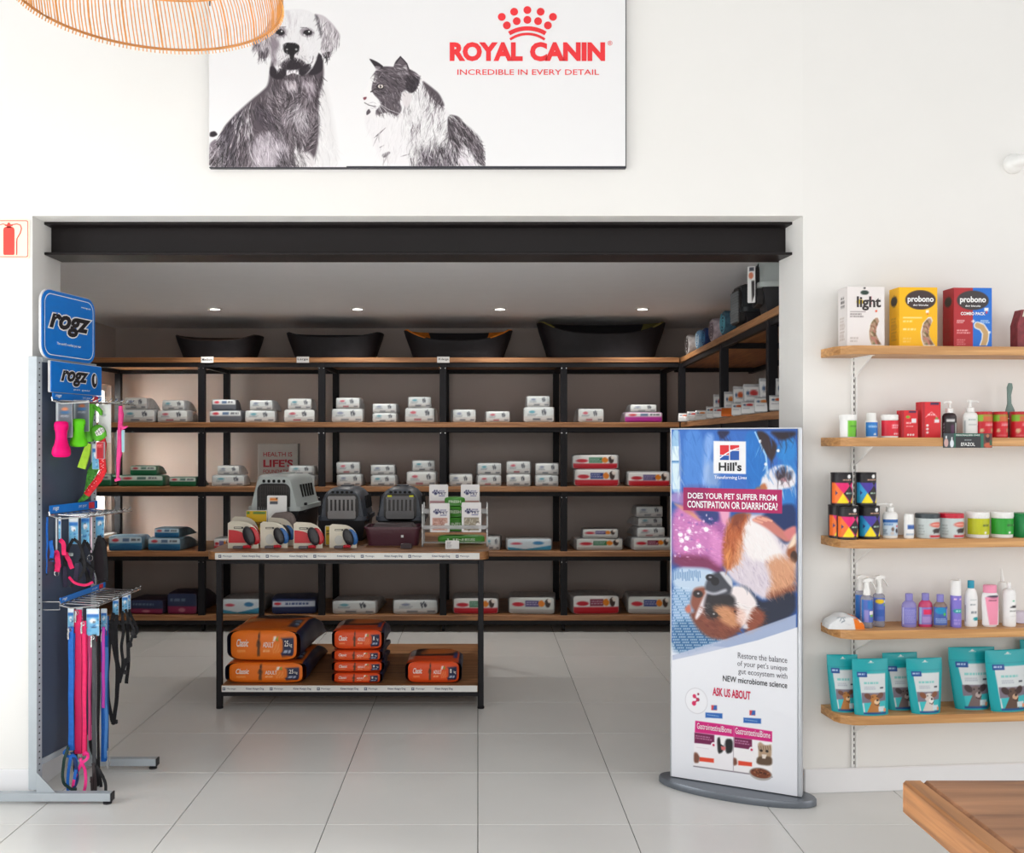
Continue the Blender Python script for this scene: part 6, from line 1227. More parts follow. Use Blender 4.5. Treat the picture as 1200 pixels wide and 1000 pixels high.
sprayer('clear spray bottle with lilac and green label, middle of the three', 1009, 1022.5, .12, 38, 58, 2, lambda c: (c.rect(40, c.y1*.05, 80, c.y1*.4, (50, 120, 190)), c.rect(50, c.y1*.5, 80, c.y1*.66, (236, 226, 236)), c.rect(55, c.y1*.66, 76, c.y1*.76, (120, 190, 80)), c.rect(-1, -1, 16, c.y1, (60, 120, 196)), c.rect(20, c.y1*.45, 45, c.y1, (146, 140, 206))))
sprayer('clear spray bottle with yellow logo label, right of the three', 1023, 1036.5, .1, 39, 60, 2, lambda c: (c.ell(42, c.y1*.15, 28, 13, (240, 200, 30)), c.ell(78, c.y1*.16, 12, 9, (230, 236, 246)), c.ell(72, c.y1*.3, 7, 6, (120, 200, 80)), c.rect(20, c.y1*.5, 70, c.y1*.8, (56, 96, 176))))
def shampoo(label, px0, px1, off, hb, ht, bodyc, capc, lblc, f, z=0, capw=.5, prof=None, z0=3, z1=None, sy=.6, row=3, capr=None, name='shampoo_bottle', cat='pet shampoo', group=None):
    q = Spot(px0, px1, row, off); r = q.w/2; k = q.k; t = thing(name, label, cat, q.loc, TH, group)
    prof = prof or [(.93, 0), (1, 1), (1, hb-7), (.9, hb-3.5), (.6, hb-.8), (.45, hb)]
    MB().lathe([(r*a, b*k) for a, b in prof], n=24, sy=sy).make('bottle_body', mat('bottle_plastic', bodyc, .3), t, ang=50)
    MB().lathe([(r*capw, (hb-.4)*k), (r*capw, (ht-.8)*k), (r*capw*.9, ht*k)], n=18, sy=max(sy, .75)).make('cap', mat('cap_plastic', capc, .35), t)
    wrap(t, r, k, z0, z1 or hb-8, f, lblc, 28, 24, sy)
    return t, r, k
LIL = (128, 122, 190)
shampoo('lilac shampoo bottle with lilac cap, left of the three short ones', 1056.5, 1074, .12, 31, 39, (140, 132, 190), LIL, (122, 120, 196), lambda c: (c.scrib(20, c.y1*.1, 80, c.y1*.9, 7, (176, 176, 226), .7), c.rect(4, -1, 14, c.y1, (190, 190, 230)), c.ell(92, c.y1*.45, 4, 4, (60, 170, 110))), group='short shampoo bottles')
shampoo('lilac capped shampoo bottle with pink label, middle of the three short ones', 1076, 1093, .12, 31, 39, (196, 66, 110), LIL, (140, 120, 190), lambda c: (c.rect(30, c.y1*.12, 72, c.y1*.42, (226, 50, 100)), c.rect(4, -1, 20, c.y1, (160, 190, 226)), c.scrib(24, c.y1*.55, 80, c.y1*.9, 4, (200, 170, 220)), c.ell(86, c.y1*.5, 8, 20, (200, 226, 230))), group='short shampoo bottles')
shampoo('lilac capped shampoo bottle with brown contents and blue label', 1093.5, 1110, .14, 30, 38.5, (132, 112, 106), LIL, (70, 96, 170), lambda c: (c.ell(42, c.y1*.2, 30, 16, (30, 140, 190)), c.ell(62, c.y1*.4, 7, 7, (80, 200, 70)), c.scrib(16, c.y1*.62, 84, c.y1*.9, 3, (170, 190, 220)), c.rect(76, c.y1*.1, 92, c.y1*.6, (170, 170, 220))), z1=24, group='short shampoo bottles')
t, r, k = shampoo('tall purple mousse bottle with white top and teal oval', 1114, 1126, .14, 37, 54.5, (132, 120, 206), (238, 238, 238), (130, 118, 206), lambda c: (c.ell(55, c.y1*.48, 42, 13, (30, 160, 160)), c.scrib(32, c.y1*.44, 80, c.y1*.52, 1, (200, 240, 236)), c.rect(20, c.y1*.05, 38, c.y1*.1, (236, 200, 230)), c.rect(56, c.y1*.05, 76, c.y1*.1, (236, 200, 230)), c.scrib(20, c.y1*.75, 80, c.y1*.95, 2, (176, 160, 226))), capw=.96, prof=[(.96, 0), (1, 1), (1, 37)], z0=1, z1=36, sy=1)
MB().box(r*.55, r*.95, -.004, .004, 50*k, 56*k, .002).make('nozzle', M_white, t)
shampoo('white shampoo bottle with turquoise cap and turquoise splash', 1130, 1145.5, .13, 45, 53.5, (238, 238, 238), (24, 150, 180), (238, 238, 238), lambda c: (c.ell(70, c.y1*.78, 20, 9, (24, 156, 166)), c.scrib(35, c.y1*.05, 80, c.y1*.1, 1, (150, 160, 160)), c.scrib(35, c.y1*.22, 70, c.y1*.3, 1, (120, 130, 140)), c.scrib(40, c.y1*.5, 80, c.y1*.6, 1, (90, 100, 110)), c.rect(2, c.y1*.3, 8, c.y1*.9, (150, 140, 140))), capw=.5, prof=[(.93, 0), (1, 2), (1, 34), (.8, 41), (.52, 44.5)], z0=2, z1=34)
shampoo('white lotion bottle with pink label and pink cap on the fourth shelf', 1150, 1170, .14, 40, 48.5, (238, 236, 238), (240, 150, 180), (238, 236, 238), lambda c: (c.poly([(18, 8), (86, 8), (80, c.y1*.5), (74, c.y1-1), (36, c.y1-1), (26, c.y1*.5)], (240, 150, 178), 1), c.scrib(34, c.y1*.16, 76, c.y1*.22, 1, (90, 40, 60)), c.ell(56, c.y1*.04, 26, 5, (40, 36, 60))), capw=.78, prof=[(.75, 0), (.8, 1.5), (.97, 22), (1, 33), (.9, 38), (.75, 40)], z0=2, z1=37)
shampoo('white bottle with running dog picture and flat cap at the right', 1175, 1190, .14, 44, 51, (238, 238, 238), (236, 236, 236), (238, 238, 238), lambda c: (c.ell(60, c.y1*.38, 18, 5, (50, 46, 50)), c.line([(40, c.y1*.4), (50, c.y1*.36), (78, c.y1*.32), (84, c.y1*.42)], 4, (50, 46, 50)), c.ell(56, c.y1*.18, 6, 4, (60, 180, 140)), c.scrib(36, c.y1*.5, 84, c.y1*.56, 1, (120, 120, 120)), c.scrib(36, c.y1*.66, 84, c.y1*.7, 1, (170, 170, 170))), capw=.3, prof=[(.93, 0), (1, 1.5), (1, 38), (.9, 42), (.5, 44)], z0=2, z1=36, sy=.9)
q = Spot(1171, 1178, 3, .06); t = thing('nozzle_bottle', 'tall white bottle with long slanted nozzle behind the running dog bottle', 'bottle', q.loc, TH); k = q.k
MB().lathe([(.02, 0), (.021, .006), (.021, 42*k), (.015, 47*k), (.009, 48*k)], n=16).make('bottle_body', M_white, t); m = MB(); m.tube([(.002, 0, 48*k), (0, 0, 52*k), (-.004, 0, 63*k)], [.009, .008, .003], 8); m.make('nozzle', M_white, t)
q = Spot(1189, 1215, 3, .1); t = thing('wipes_pack', 'pale lilac pack lying at the right edge of the fourth shelf', 'wipes', q.loc, TH); MB().ring(bag_rings(.1, .05, .09, 8, e=.5)).make('film_wrap', mat('pale_lilac_film', (214, 208, 226), .4, vary=.1, scale=20, bump=.3), t, ang=60)
# ---- lowest shelf: turquoise chew pouches
TQ = (22, 158, 166); M_tq = mat('turquoise_pouch', TQ, .35, vary=.04, scale=12, bump=.1)
def chew(label, px0, px1, y0, y1, off, dogc, big=0, skew=0, rz=0, wb=.8):
    q = Spot(px0, px1, 4, off); k = q.k; w_, h_ = q.w, (y1-y0)*k; t = thing('chew_pouch', label, 'pet treats', q.loc, TH+rz, 'turquoise chew pouches')
    def width(v): return w_/2*(wb+(1-wb)*np.clip(v*1.3, 0, 1)**.8)
    def thick(v): return .030*(1-v)**.55+.0015
    c = Canvas(0, 0, 100, 100*h_/w_, 64, 74, TQ); H_ = c.y1
    a0 = 14 if not big else 16
    c.poly([(a0, H_*.26), (88, H_*.26), (84, H_*.97), (28 if wb < .75 else 20, H_*.97)], (206, 212, 214), 1.5)
    c.rect(a0-4, H_*.23, a0+22, H_*.32, (24, 70, 140)); c.scrib(a0-1, H_*.25, a0+20, H_*.3, 1, (200, 215, 235))
    c.scrib(a0+12, H_*.4, 80, H_*.46, 1, (110, 190, 186), .9, int(px0)); c.scrib(a0+12, H_*.48, 60, H_*.55, 2, (160, 166, 180), .8, 2); c.rect(70, H_*.5, 80, H_*.53, (70, 76, 90))
    c.rect(a0+4, H_*.6, 86, H_*.78, (120, 110, 124)); c.poly([(22, H_*.78), (86, H_*.74), (84, H_*.95), (24, H_*.95)], (60, 180, 186), 2)
    d0, d1, d2 = dogc; cx = 52
    c.poly([(cx-6, H_*.72), (cx+12, H_*.74), (cx+16, H_*.95), (cx-24, H_*.95)], d0, 2); c.ell(cx, H_*.7, 14, 11, d0, .15); c.ell(cx-18, H_*.66, 10, 7, d1, .2, .5); c.ell(cx+18, H_*.65, 10, 7, d1, .2, -.5); c.ell(cx+6, H_*.76, 8, 6, d2, .2); c.ell(cx+8, H_*.73, 3.4, 2.6, (36, 26, 28)); c.ell(cx-5, H_*.67, 1.8, 1.6, (30, 22, 22)); c.ell(cx+7, H_*.66, 1.8, 1.6, (30, 22, 22)); c.line([(cx, H_*.8), (cx+8, H_*.82), (cx+14, H_*.78)], 2, (60, 30, 34))
    c.rect(62, H_*.84, 82, H_*.93, (200, 214, 220)); c.rect(20, H_*.945, 86, H_*.975, (20, 66, 130)); c.rect(78, H_*.88, 86, H_*.94, (226, 150, 110))
    c.rect(-1, H_*.2, 101, H_*.205, (16, 130, 140)); c.poly([(46, H_*.055), (50, H_*.03), (54, H_*.055), (58, H_*.07), (42, H_*.07)], (210, 212, 210), .8)
    def front(U, V): return ((U-.5)*2*width(V)+skew*V*w_, -thick(V)*np.sin(PI*np.clip(U, 0.0, 1))**.5-.0003+.012*V, V*h_)
    def back(U, V): return ((.5-U)*2*width(V)+skew*V*w_, thick(V)*.9*np.sin(PI*np.clip(U, 0.0, 1))**.5+.012*V, V*h_)
    c.mesh('front_print', t, front, .3); Canvas(0, 0, 10, 10, 14, 14, TQ).mesh('back_panel', t, back, .35)
    return t
br = ((176, 116, 60), (110, 70, 56), (226, 190, 150)); wh = ((206, 196, 190), (130, 80, 56), (230, 224, 220)); gy = ((112, 96, 96), (70, 56, 58), (176, 160, 156)); tb = ((90, 66, 56), (60, 40, 38), (196, 160, 130))
chew('turquoise chew pouch at the far left, half behind the next', 971, 1007, 770, 835, .1, br, skew=-.03, rz=-.1)
chew('turquoise chew pouch with tan dog, front left of the group of four', 999, 1043, 774, 838, .155, br, wb=.93)
chew('turquoise chew pouch, third from left, mostly hidden behind its neighbour', 1034, 1078, 767, 832, .09, gy, skew=0, rz=.05)
chew('turquoise chew pouch with brown and white dog, right of the group of four', 1062, 1107, 775, 838, .155, wh, wb=.78, rz=.04)
chew('large turquoise chew pouch with grey dog, right of the gap', 1111, 1167, 761, 832, .11, gy, 1, .02, -.03, .72)
chew('large turquoise chew pouch with black and tan dog at the right edge', 1153, 1210, 766, 836, .15, tb, 1, 0, .1, .8)
chew('turquoise chew pouch standing at the back right corner of the lowest shelf', 1196, 1240, 752, 826, .06, gy)
# ------------------------------------------------------------ PET GEAR STAND at the left jamb
SA = math.atan2(.983, .184)
t = thing('display_stand', 'grey metal display stand with blue rogz signs at the left of the opening', 'display stand', (-1.845, 4.1, 0), SA)
TOPZ = 1.871
for x0 in (-.02, .385):
    MB().box(x0, x0+.037, .0, .04, .05, TOPZ, .002).make('upright', M_steel, t)
    sl = MB()
    for k in range(68): sl.box(x0+.014, x0+.022, -.0006, 0, .1+k*.026, .106+k*.026)
    tag(sl.make('slot', mat('slot_dark', (52, 46, 48), .8), t, smooth=False), kind='stuff')
MB().box(.019, .384, .006, .02, .17, 1.85).make('back_panel', M_navyp, t)
MB().box(.017, .386, .0, .03, 1.85, TOPZ, .002).make('cross_rail', M_steel, t); MB().box(.017, .386, .0, .03, .145, .17, .002).make('cross_rail', M_steel, t)
F_ = Matrix.Rotation(-SA, 4, 'Z')
for wy, x0, x1, z0 in ((-.03, -.62, .315, .013), (.405, -.05, .36, .015)):
    m = MB(); m.T = F_; m.box(x0, x1, wy-.018, wy+.018, z0, z0+.034, .002); m.make('foot', M_steel, t)
    m = MB(); m.T = F_; m.box(x1, x1+.006, wy-.019, wy+.019, z0-.001, z0+.035, .002); m.lathe([(.006, z0), (.006, .008), (.018, .007), (.018, 0)], x1-.018, wy, 12); m.make('foot_cap', M_blk, t)
m = MB(); m.T = F_; m.prism([(0, .047), (.09, .047), (.078, .047), (.0, .13)], -.032, -.028); m.make('gusset', M_steel, t)
BL = mat('sign_blue', (14, 116, 206), .35, vary=.01)
def outl(q, g, cx, cz): return [(cx+(x-cx)*g, cz+(z-cz)*g) for x, z in q]
for nm, x0, x1, z0, z1, r, y in (('round_sign', -.012, .375, TOPZ-.004, 2.158, .055, -.02), ('header_sign', .028, .405, 1.724, 1.855, .004, -.035)):
    MB().prism(rrect(x0, x1, z0, z1, r, 6), y, y+.004).make(nm, BL, t)
    MB().prism(rrect(x0-.003, x1+.003, z0-.002, z1+.003, r, 6), y+.004, y+.014).make('sign_backing', mat('sign_edge', (214, 214, 216), .4), t)
    m = MB()
    if r > .01:
        q = rrect(x0+.014, x1-.014, z0+.014, z1-.014, r*.8, 6); q2 = rrect(x0+.0175, x1-.0175, z0+.0175, z1-.0175, r*.77, 6); n = len(q)
        m.mi = 0; m.add([(x, y-.001, z) for x, z in q]+[(x, y-.001, z) for x, z in q2], [(i, (i+1) % n, n+(i+1) % n, n+i) for i in range(n)])
        a_ = (x0+.045, x1-.035, z0+.105, z0+.195); m.text("The world's coolest pet gear", x0+.1, x1-.11, z0+.06, z0+.075, y-.001, .02); m.text('www.rogz.com', x1-.11, x1-.035, z1-.05, z1-.042, y-.001, .03)
    else: a_ = (x0+.065, x1-.105, z0+.03, z1-.034); m.mi = 0; m.text('pet gear', x0+.16, x1-.09, z0+.012, z0+.02, y-.001)
    w2_, h2_ = (a_[1]-a_[0])*.045, (a_[3]-a_[2])*.09
    m.outlined('rogz', a_[0], a_[1], a_[2], a_[3], y-.001, .04, .085, .35, 0, 1)
    if r < .01: m.mi = 0; m.disc(x1-.06, (z0+z1)/2, .026, y-.001, 20, .036); m.mi = 1; m.disc(x1-.06, (z0+z1)/2, .022, y-.002, 20, .032); m.mi = 0; m.disc(x1-.056, (z0+z1)/2+.005, .008, y-.003, 12, .02)
    m.make('sign_lettering', [flat((240, 240, 242)), flat((34, 30, 34))], t, smooth=False)
def rail(x0, x1, z0, z1, y, T=None, bars=8, L=.16):
    T = T or Matrix.Identity(4)
    m = MB(); m.T = T; m.box(x0, x1, y-.003, y, z0, z1, .001); m.make('label_rail', BL, t)
    m = MB(); m.T = T; m.mi = 0; m.text('rogz', x0+.02, x0+.065, z0+(z1-z0)*.25, z0+(z1-z0)*.75, y-.004, .03, .3); m.text('pet gear', x1-.15, x1-.09, z0+(z1-z0)*.3, z0+(z1-z0)*.7, y-.004); m.mi = 1; m.quad(x1-.075, x1-.03, z0+(z1-z0)*.1, z1-(z1-z0)*.1, y-.004); m.make('rail_lettering', [flat((220, 226, 236)), flat((206, 50, 60))], t, smooth=False)
    m = MB(); m.T = T; m.tube([(x0, y-.004, z0-.006), (x1, y-.004, z0-.006)], .003, 6); m.tube([(x0, y-.004, z0-.006), (x0, y-L*.0, z0+.01)], .003, 6)
    m.tube([(x0+.02, y-L, z0-.012), (x1+.02, y-L, z0-.012)], .003, 6); m.tube([(x0, y, z0-.006), (x0, y-L*.3, z0-.018), (x0+.02, y-L, z0-.012)], .003, 6)
    m.make('rail_wire', M_chrome, t)
    for i in range(bars):
        x = x0+.03+(x1-x0-.05)*i/(bars-1); m = MB(); m.T = T; m.tube([(x, y, z0-.004), (x, y-L*.9, z0-.01), (x, y-L*1.1, z0+.004)], .0026, 5); m.lathe([(.0, z0+.003), (.0045, z0+.006), (.0, z0+.012)], x, y-L*1.1, 6); m.make('hook', M_chrome, t)
rail(.03, .4, 1.692, 1.72, -.036); rail(.02, .38, 1.206, 1.242, -.03)
T3 = Matrix.Translation((-1.845, 4.1, 0)).inverted(); T3 = (Matrix.Rotation(-SA, 4, 'Z') @ T3) @ Matrix.Translation((-1.77, 4.12, 0)) @ Matrix.Rotation(math.atan2(.48, .012), 4, 'Z')
rail(0, .47, .826, .85, 0, T3, 9)
m = MB(); m.T = Matrix.Rotation(-SA, 4, 'Z')
m.tube([(.0, .02, .80), (.075, .02, .80), (.075, .02, .835), (.0, .02, .835)], .003, 5, closed=True); m.make('rail_bracket', M_chrome, t)
# ---- products
def hung(name, label, cat, px, py, Y, group=None, rz=0): p = P(px, py, Y); return thing(name, label, cat, p, rz, group), Y/FL
def hcard(t, k, x0, x1, y0, y1, f, col=(236, 236, 238), nx=14, ny=30, th=.002, nm='hang_card', yo=0):   # pixel offsets from hanging point, y down
    MB().prism(rrect(x0*k, x1*k, -y1*k, -y0*k, .003), yo, yo+th).make(nm, mat('card_stock', (230, 230, 232), .5), t)
    c = Canvas(0, 0, 100, 100*(y1-y0)/(x1-x0), nx, ny, col); f(c); c.mesh('card_print', t, plane(x0*k+.0008, x1*k-.0008, -y1*k+.0008, -y0*k-.0008, yo-.0008), .35)
def gcard(c): c.C[:] = (110, 118, 128); c.ell(55, c.y1*.18, 20, 10, (200, 120, 80)); c.ell(55, c.y1*.28, 28, 9, (60, 110, 160)); c.scrib(30, c.y1*.36, 85, c.y1*.42, 1, (220, 226, 236)); c.rect(-1, -1, 14, c.y1, (206, 216, 220))
def bcard(sd):
    def f(c):
        rs_ = np.random.RandomState(sd); H_ = c.y1; c.C[:] = (110, 176, 214); c.rect(-1, -1, 101, H_*.2, (226, 234, 240)); c.rect(-1, H_*.2, 101, H_*.32, (40, 110, 190)); c.ell(50, H_*.45, 26, H_*.09, (236, 240, 244)); c.ell(60, H_*.5, 9, 7, (40, 40, 50))
        for _ in range(9): x, y = rs_.uniform(0, 90), rs_.uniform(H_*.3, H_); c.rect(x, y, x+rs_.uniform(10, 40), y+H_*.04, [(236, 244, 250), (30, 80, 160), (60, 150, 206), (20, 40, 80)][rs_.randint(4)], .9)
    return f
def toy(px, y0, y1, w0, col, nm, lb, Y):
    t, k = hung('chew_toy', lb, 'dog toy', px, y0, Y); h_ = (y1-y0)*k; r = w0*k/2
    m = MB(); m.lathe([(r*.45, -h_*.0), (r*.7, -h_*.03), (r*.78, -h_*.14), (r*.62, -h_*.3), (r*.6, -h_*.46), (r*.72, -h_*.62), (r*.98, -h_*.8), (r, -h_*.9), (r*.86, -h_*.97), (r*.5, -h_)][::-1], 0, -.035, 22); m.make('toy_body', mat(nm, col, .22, vary=.03, trans=.15), t, ang=60)
    m = MB()
    for zz, rr in ((-.22, .77), (-.72, .9)): m.tube([(r*rr*math.cos(2*PI*j/24), -.035+r*rr*math.sin(2*PI*j/24), h_*zz) for j in range(24)], .0016, 4, closed=True)
    m.make('ridge', mat(nm, col, .22), t)
    hcard(t, k, -w0*.5, w0*.42, -22, (y1-y0)*.45, gcard); return t
toy(76, 494, 536, 21, (236, 20, 118), 'hot_pink_rubber', 'translucent hot pink chew toy on a grey card, top row of the stand', 4.16)
toy(96, 491, 524, 20, (106, 216, 40), 'lime_rubber', 'lime green chew toy on a grey card, beside the pink toy', 4.24)
# green plush with a toothy mouth on a white card
t, k = hung('plush_toy', 'green fabric dog toy with a white stitched grin on a white card', 'dog toy', 119, 474, 4.33)
hcard(t, k, -4, 11, 0, 45, lambda c: (c.ell(40, c.y1*.28, 22, 12, (180, 186, 190)), c.scrib(10, c.y1*.8, 80, c.y1*.92, 2, (170, 180, 190))), nx=18, ny=44)
gf = mat('green_plush', (92, 178, 48), .8, vary=.12, scale=30, bump=.2)
m = MB(); m.tube([(-9*k, -.02, 0), (-10*k, -.022, -10*k), (-11*k, -.03, -22*k), (-12*k, -.03, -34*k), (-11*k, -.03, -44*k)], [4*k, 3.4*k, 3.6*k, 5.5*k, 5*k], 10, ry=.018); m.tube([(-7*k, -.02, -3*k), (-2*k, -.03, -5*k), (2*k, -.03, -9*k), (3*k, -.03, -13*k)], [2.4*k, 3*k, 2.6*k, 1.0*k], 8, ry=.012); m.make('plush_body', gf, t, ang=70)
m = MB(); m.T = Matrix.Translation((0, -.035, -34*k)) @ Matrix.Rotation(-.5, 4, 'Y'); m.lathe([(2*k, -9*k), (7*k, -7*k), (9*k, -2*k), (9*k, 3*k), (6.5*k, 8*k), (2*k, 10*k)], n=18, sy=.6); m.make('plush_head', gf, t, ang=70)
m = MB(); m.T = Matrix.Translation((2.5*k, -.056, -32*k)) @ Matrix.Rotation(-.6, 4, 'Y'); m.prism([(-5*k, -3*k), (0, -4.6*k), (5*k, -3*k), (6*k, 1.5*k), (3*k, 3*k), (-4*k, 2*k)], -.002, .012); m.make('grin', flat((238, 238, 236)), t)
m2 = MB(); m2.T = m.T
for x in (-3, 0, 3): m2.tube([(x*k, -.003, -4*k), ((x+.4)*k, -.003, 2.4*k)], .0009, 4)
m2.tube([(-5*k, -.003, -.6*k), (5.6*k, -.003, -.4*k)], .0009, 4); m2.make('stitch', flat((40, 50, 40)), t)
t, k = hung('rope_toy', 'yellow green fabric tug toy hanging under the lime chew toy', 'dog toy', 101, 520, 4.3)
m = MB(); m.tube([(3*k, 0, 0), (0, 0, -12*k), (-5*k, -.004, -29*k)], [4*k, 6*k, 6.5*k], 4, ry=.008); m.make('tug_body', mat('yellow_green_fabric', (172, 216, 60), .7, vary=.12, scale=40), t)
hcard(t, k, 7, 15, 0, 30, bcard(3), nx=10, ny=20)
t, k = hung('rope_toy', 'green spotted rope hanging behind the red rope', 'dog toy', 107, 548, 4.36)
m = MB(); m.tube([(6*k, 0, 4*k), (1*k, 0, -6*k), (-2*k, 0, -22*k), (-6*k, 0, -34*k), (-14*k, 0, -40*k)], [6*k, 6*k, 5*k, 4*k, 2*k], 8, ry=.012); m.make('rope', mat('green_rope', (70, 140, 50), .8, vary=.5, scale=90), t)
t, k = hung('rope_toy', 'red rope lead with white flecks folded back on the stand', 'dog toy', 120, 506, 4.3)
m = MB(); m.tube([(-2*k, 0, 0), (1*k, 0, -14*k), (0*k, -.004, -30*k), (1.5*k, -.005, -46*k), (-4*k, -.005, -56*k), (-12*k, -.005, -66*k), (-18*k, -.003, -74*k)], [3.4*k, 4*k, 4*k, 4.2*k, 4.4*k, 4.4*k, 4*k], 8, ry=.01); m.make('rope', mat('red_rope', (206, 24, 38), .7, vary=.25, scale=90), t)
fk = MB(); rs = random.Random(5)
for i in range(26):
    f = i/26; x, z = (0, -28-f*36) if f < .5 else (-18*(f-.5)*2, -46-(f-.5)*2*26); fk.T = Matrix.Translation(((x+rs.uniform(-3, 3))*k, -.0165, z*k)); fk.box(-.0012, .0012, 0, .001, -.0014, .0014)
tag(fk.make('fleck', flat((236, 230, 230)), t, smooth=False), kind='stuff')
hcard(t, k, -6, 5, 12, 32, lambda c: (c.rect(-1, -1, 101, 999, (180, 30, 44)), c.rect(-1, -1, 10, 999, (226, 220, 220)), c.rect(86, -1, 101, 999, (120, 130, 140)), c.scrib(20, 20, 80, 60, 3, (240, 160, 160))), nx=14, ny=20, yo=-.02)
t, k = hung('rope_toy', 'long pink dog toy with a bow on a card, far end of the top row', 'dog toy', 142, 476, 4.25)
m = MB(); m.tube([(-1*k, 0, 0), (0, 0, -10*k), (-1*k, 0, -24*k), (-2*k, 0, -30*k), (-2*k, 0, -56*k), (-3*k, 0, -62*k), (-4*k, 0, -86*k)], [2*k, 3.2*k, 2.6*k, 2.2*k, 3*k, 2.4*k, 1.6*k], 8); m.tube([(-2*k, -.006, -20*k), (3*k, -.01, -26*k), (8*k, -.006, -24*k)], [1*k, 2.6*k, 1*k], 6); m.tube([(-7*k, 0, -87*k), (-1*k, 0, -85*k)], [2*k, 2*k], 6); m.make('toy_body', mat('pink_fabric', (214, 56, 128), .6, vary=.15, scale=40), t, ang=70)
hcard(t, k, -5, 4, 28, 54, lambda c: (c.rect(-1, -1, 101, 999, (150, 60, 90)), c.rect(60, -1, 101, 999, (140, 190, 200)), c.rect(-1, -1, 12, 999, (220, 210, 214))), nx=10, ny=24)
# ---- collars and harnesses, middle rail
M_bk = mat('black_webbing', (24, 24, 28), .7, vary=.15, scale=60); M_bl = mat('blue_webbing', (24, 104, 196), .6, vary=.1, scale=60); M_pk = mat('pink_webbing', (230, 30, 100), .6, vary=.1, scale=60); M_nv = mat('navy_webbing', (30, 50, 100), .6, vary=.1)
def loop(m, k, pts, w, th=.003, y=0): m.strap([(x*k, y+.002+.002*math.sin(i*1.3), -z*k) for i, (x, z) in enumerate(chaikin(pts, 2, False) if len(pts) > 2 else pts)], w*k, th)
def buckle(t, k, x, z, mm=None, w=5, h=5, nm='buckle'): MB().box((x-w/2)*k, (x+w/2)*k, -.008, .004, -(z+h/2)*k, -(z-h/2)*k, .003).make(nm, mm or M_blk, t)
def ringp(t, k, x, z, r=4): m = MB(); m.tube([((x+r*math.cos(2*PI*j/14))*k, -.006, (-z+r*1.2*math.sin(2*PI*j/14))*k) for j in range(14)], .0016, 5, closed=True); m.make('metal_ring', M_chrome, t)
t, k = hung('dog_collar', 'blue dog collar hanging first on the middle rail', 'dog collar', 56, 606, 4.16)
hcard(t, k, -3, -1, 0, 46, lambda c: (c.rect(-1, -1, 101, 2000, (196, 206, 210)), c.rect(0, 200, 100, 500, (230, 150, 60))), nx=4, ny=20); m = MB(); loop(m, k, [(3, 28), (5, 40), (4, 52)], 4.5); loop(m, k, [(-1, 0), (-1, 30), (-2, 48), (-2, 66)], 4.2, y=-.008); m.make('strap', M_bl, t); buckle(t, k, -2, 66, w=4.6); buckle(t, k, 4, 50, w=5, h=3)
t, k = hung('dog_collar', 'pink dog collar hanging second on the middle rail', 'dog collar', 68, 606, 4.2)
hcard(t, k, -3, -1, 0, 46, lambda c: c.rect(-1, -1, 101, 2000, (206, 214, 220)), nx=4, ny=20); hcard(t, k, 0, 3, 0, 26, bcard(2), nx=6, ny=20, yo=.004)
m = MB(); loop(m, k, [(2, 27), (6, 30), (7, 45)], 5); loop(m, k, [(-3, 44), (-1, 40), (1, 50), (0, 64)], 6, y=-.01); m.make('strap', M_pk, t); buckle(t, k, 0, 57, M_pk, 7, 5); ringp(t, k, -1, 66, 2.5)
t, k = hung('dog_harness', 'black and pink dog harness under a blue card on the middle rail', 'dog harness', 86, 604, 4.26)
hcard(t, k, -6, 5, 2, 34, bcard(3), nx=12, ny=26, yo=.006)
m = MB(); loop(m, k, [(0, 28), (6, 32), (11, 44), (14, 60), (6, 76), (-4, 84)], 3.4); loop(m, k, [(0, 28), (-6, 40), (-10, 52), (-8, 66), (-9, 84)], 3.6, y=-.006); m.make('strap', M_bk, t)
m = MB(); loop(m, k, [(-8, 44), (-4, 52), (0, 62)], 5, y=-.014); loop(m, k, [(-4, 72), (4, 80), (16, 82), (24, 78)], 3, y=-.014); m.make('pink_strap', M_pk, t); m = MB(); loop(m, k, [(-9, 60), (-9, 84)], 5, y=-.01); loop(m, k, [(5, 56), (2, 82)], 5, y=-.004); m.make('chest_plate', mat('dark_plum_fabric', (44, 38, 62), .7), t); buckle(t, k, -4, 46, mat('silver_grey_plastic', (150, 160, 160), .4), 8, 4)
t, k = hung('dog_harness', 'black dog harness behind two blue cards on the middle rail', 'dog harness', 100, 600, 4.32)
hcard(t, k, -5, 5, 0, 38, bcard(4), nx=12, ny=26); hcard(t, k, 6, 8, 2, 48, lambda c: (c.rect(-1, -1, 101, 3000, (206, 170, 190))), nx=4, ny=20)
m = MB(); loop(m, k, [(0, 33), (-4, 45), (-2, 62), (4, 78), (1, 88)], 3.6, y=-.006); loop(m, k, [(0, 33), (7, 46), (9, 62), (6, 80)], 3.6, y=-.002); loop(m, k, [(-6, 56), (2, 60), (10, 70)], 4, y=-.01); m.make('strap', M_bk, t); m = MB(); loop(m, k, [(5, 62), (7, 84)], 7, y=.004); m.make('chest_plate', mat('dark_plum_fabric', (44, 38, 62), .7), t); ringp(t, k, 6, 54, 3)
t, k = hung('dog_harness', 'large black padded harness with steel ring, last on the middle rail', 'dog harness', 117, 596, 4.4)
hcard(t, k, -5, 5, 4, 34, bcard(5), nx=12, ny=26)
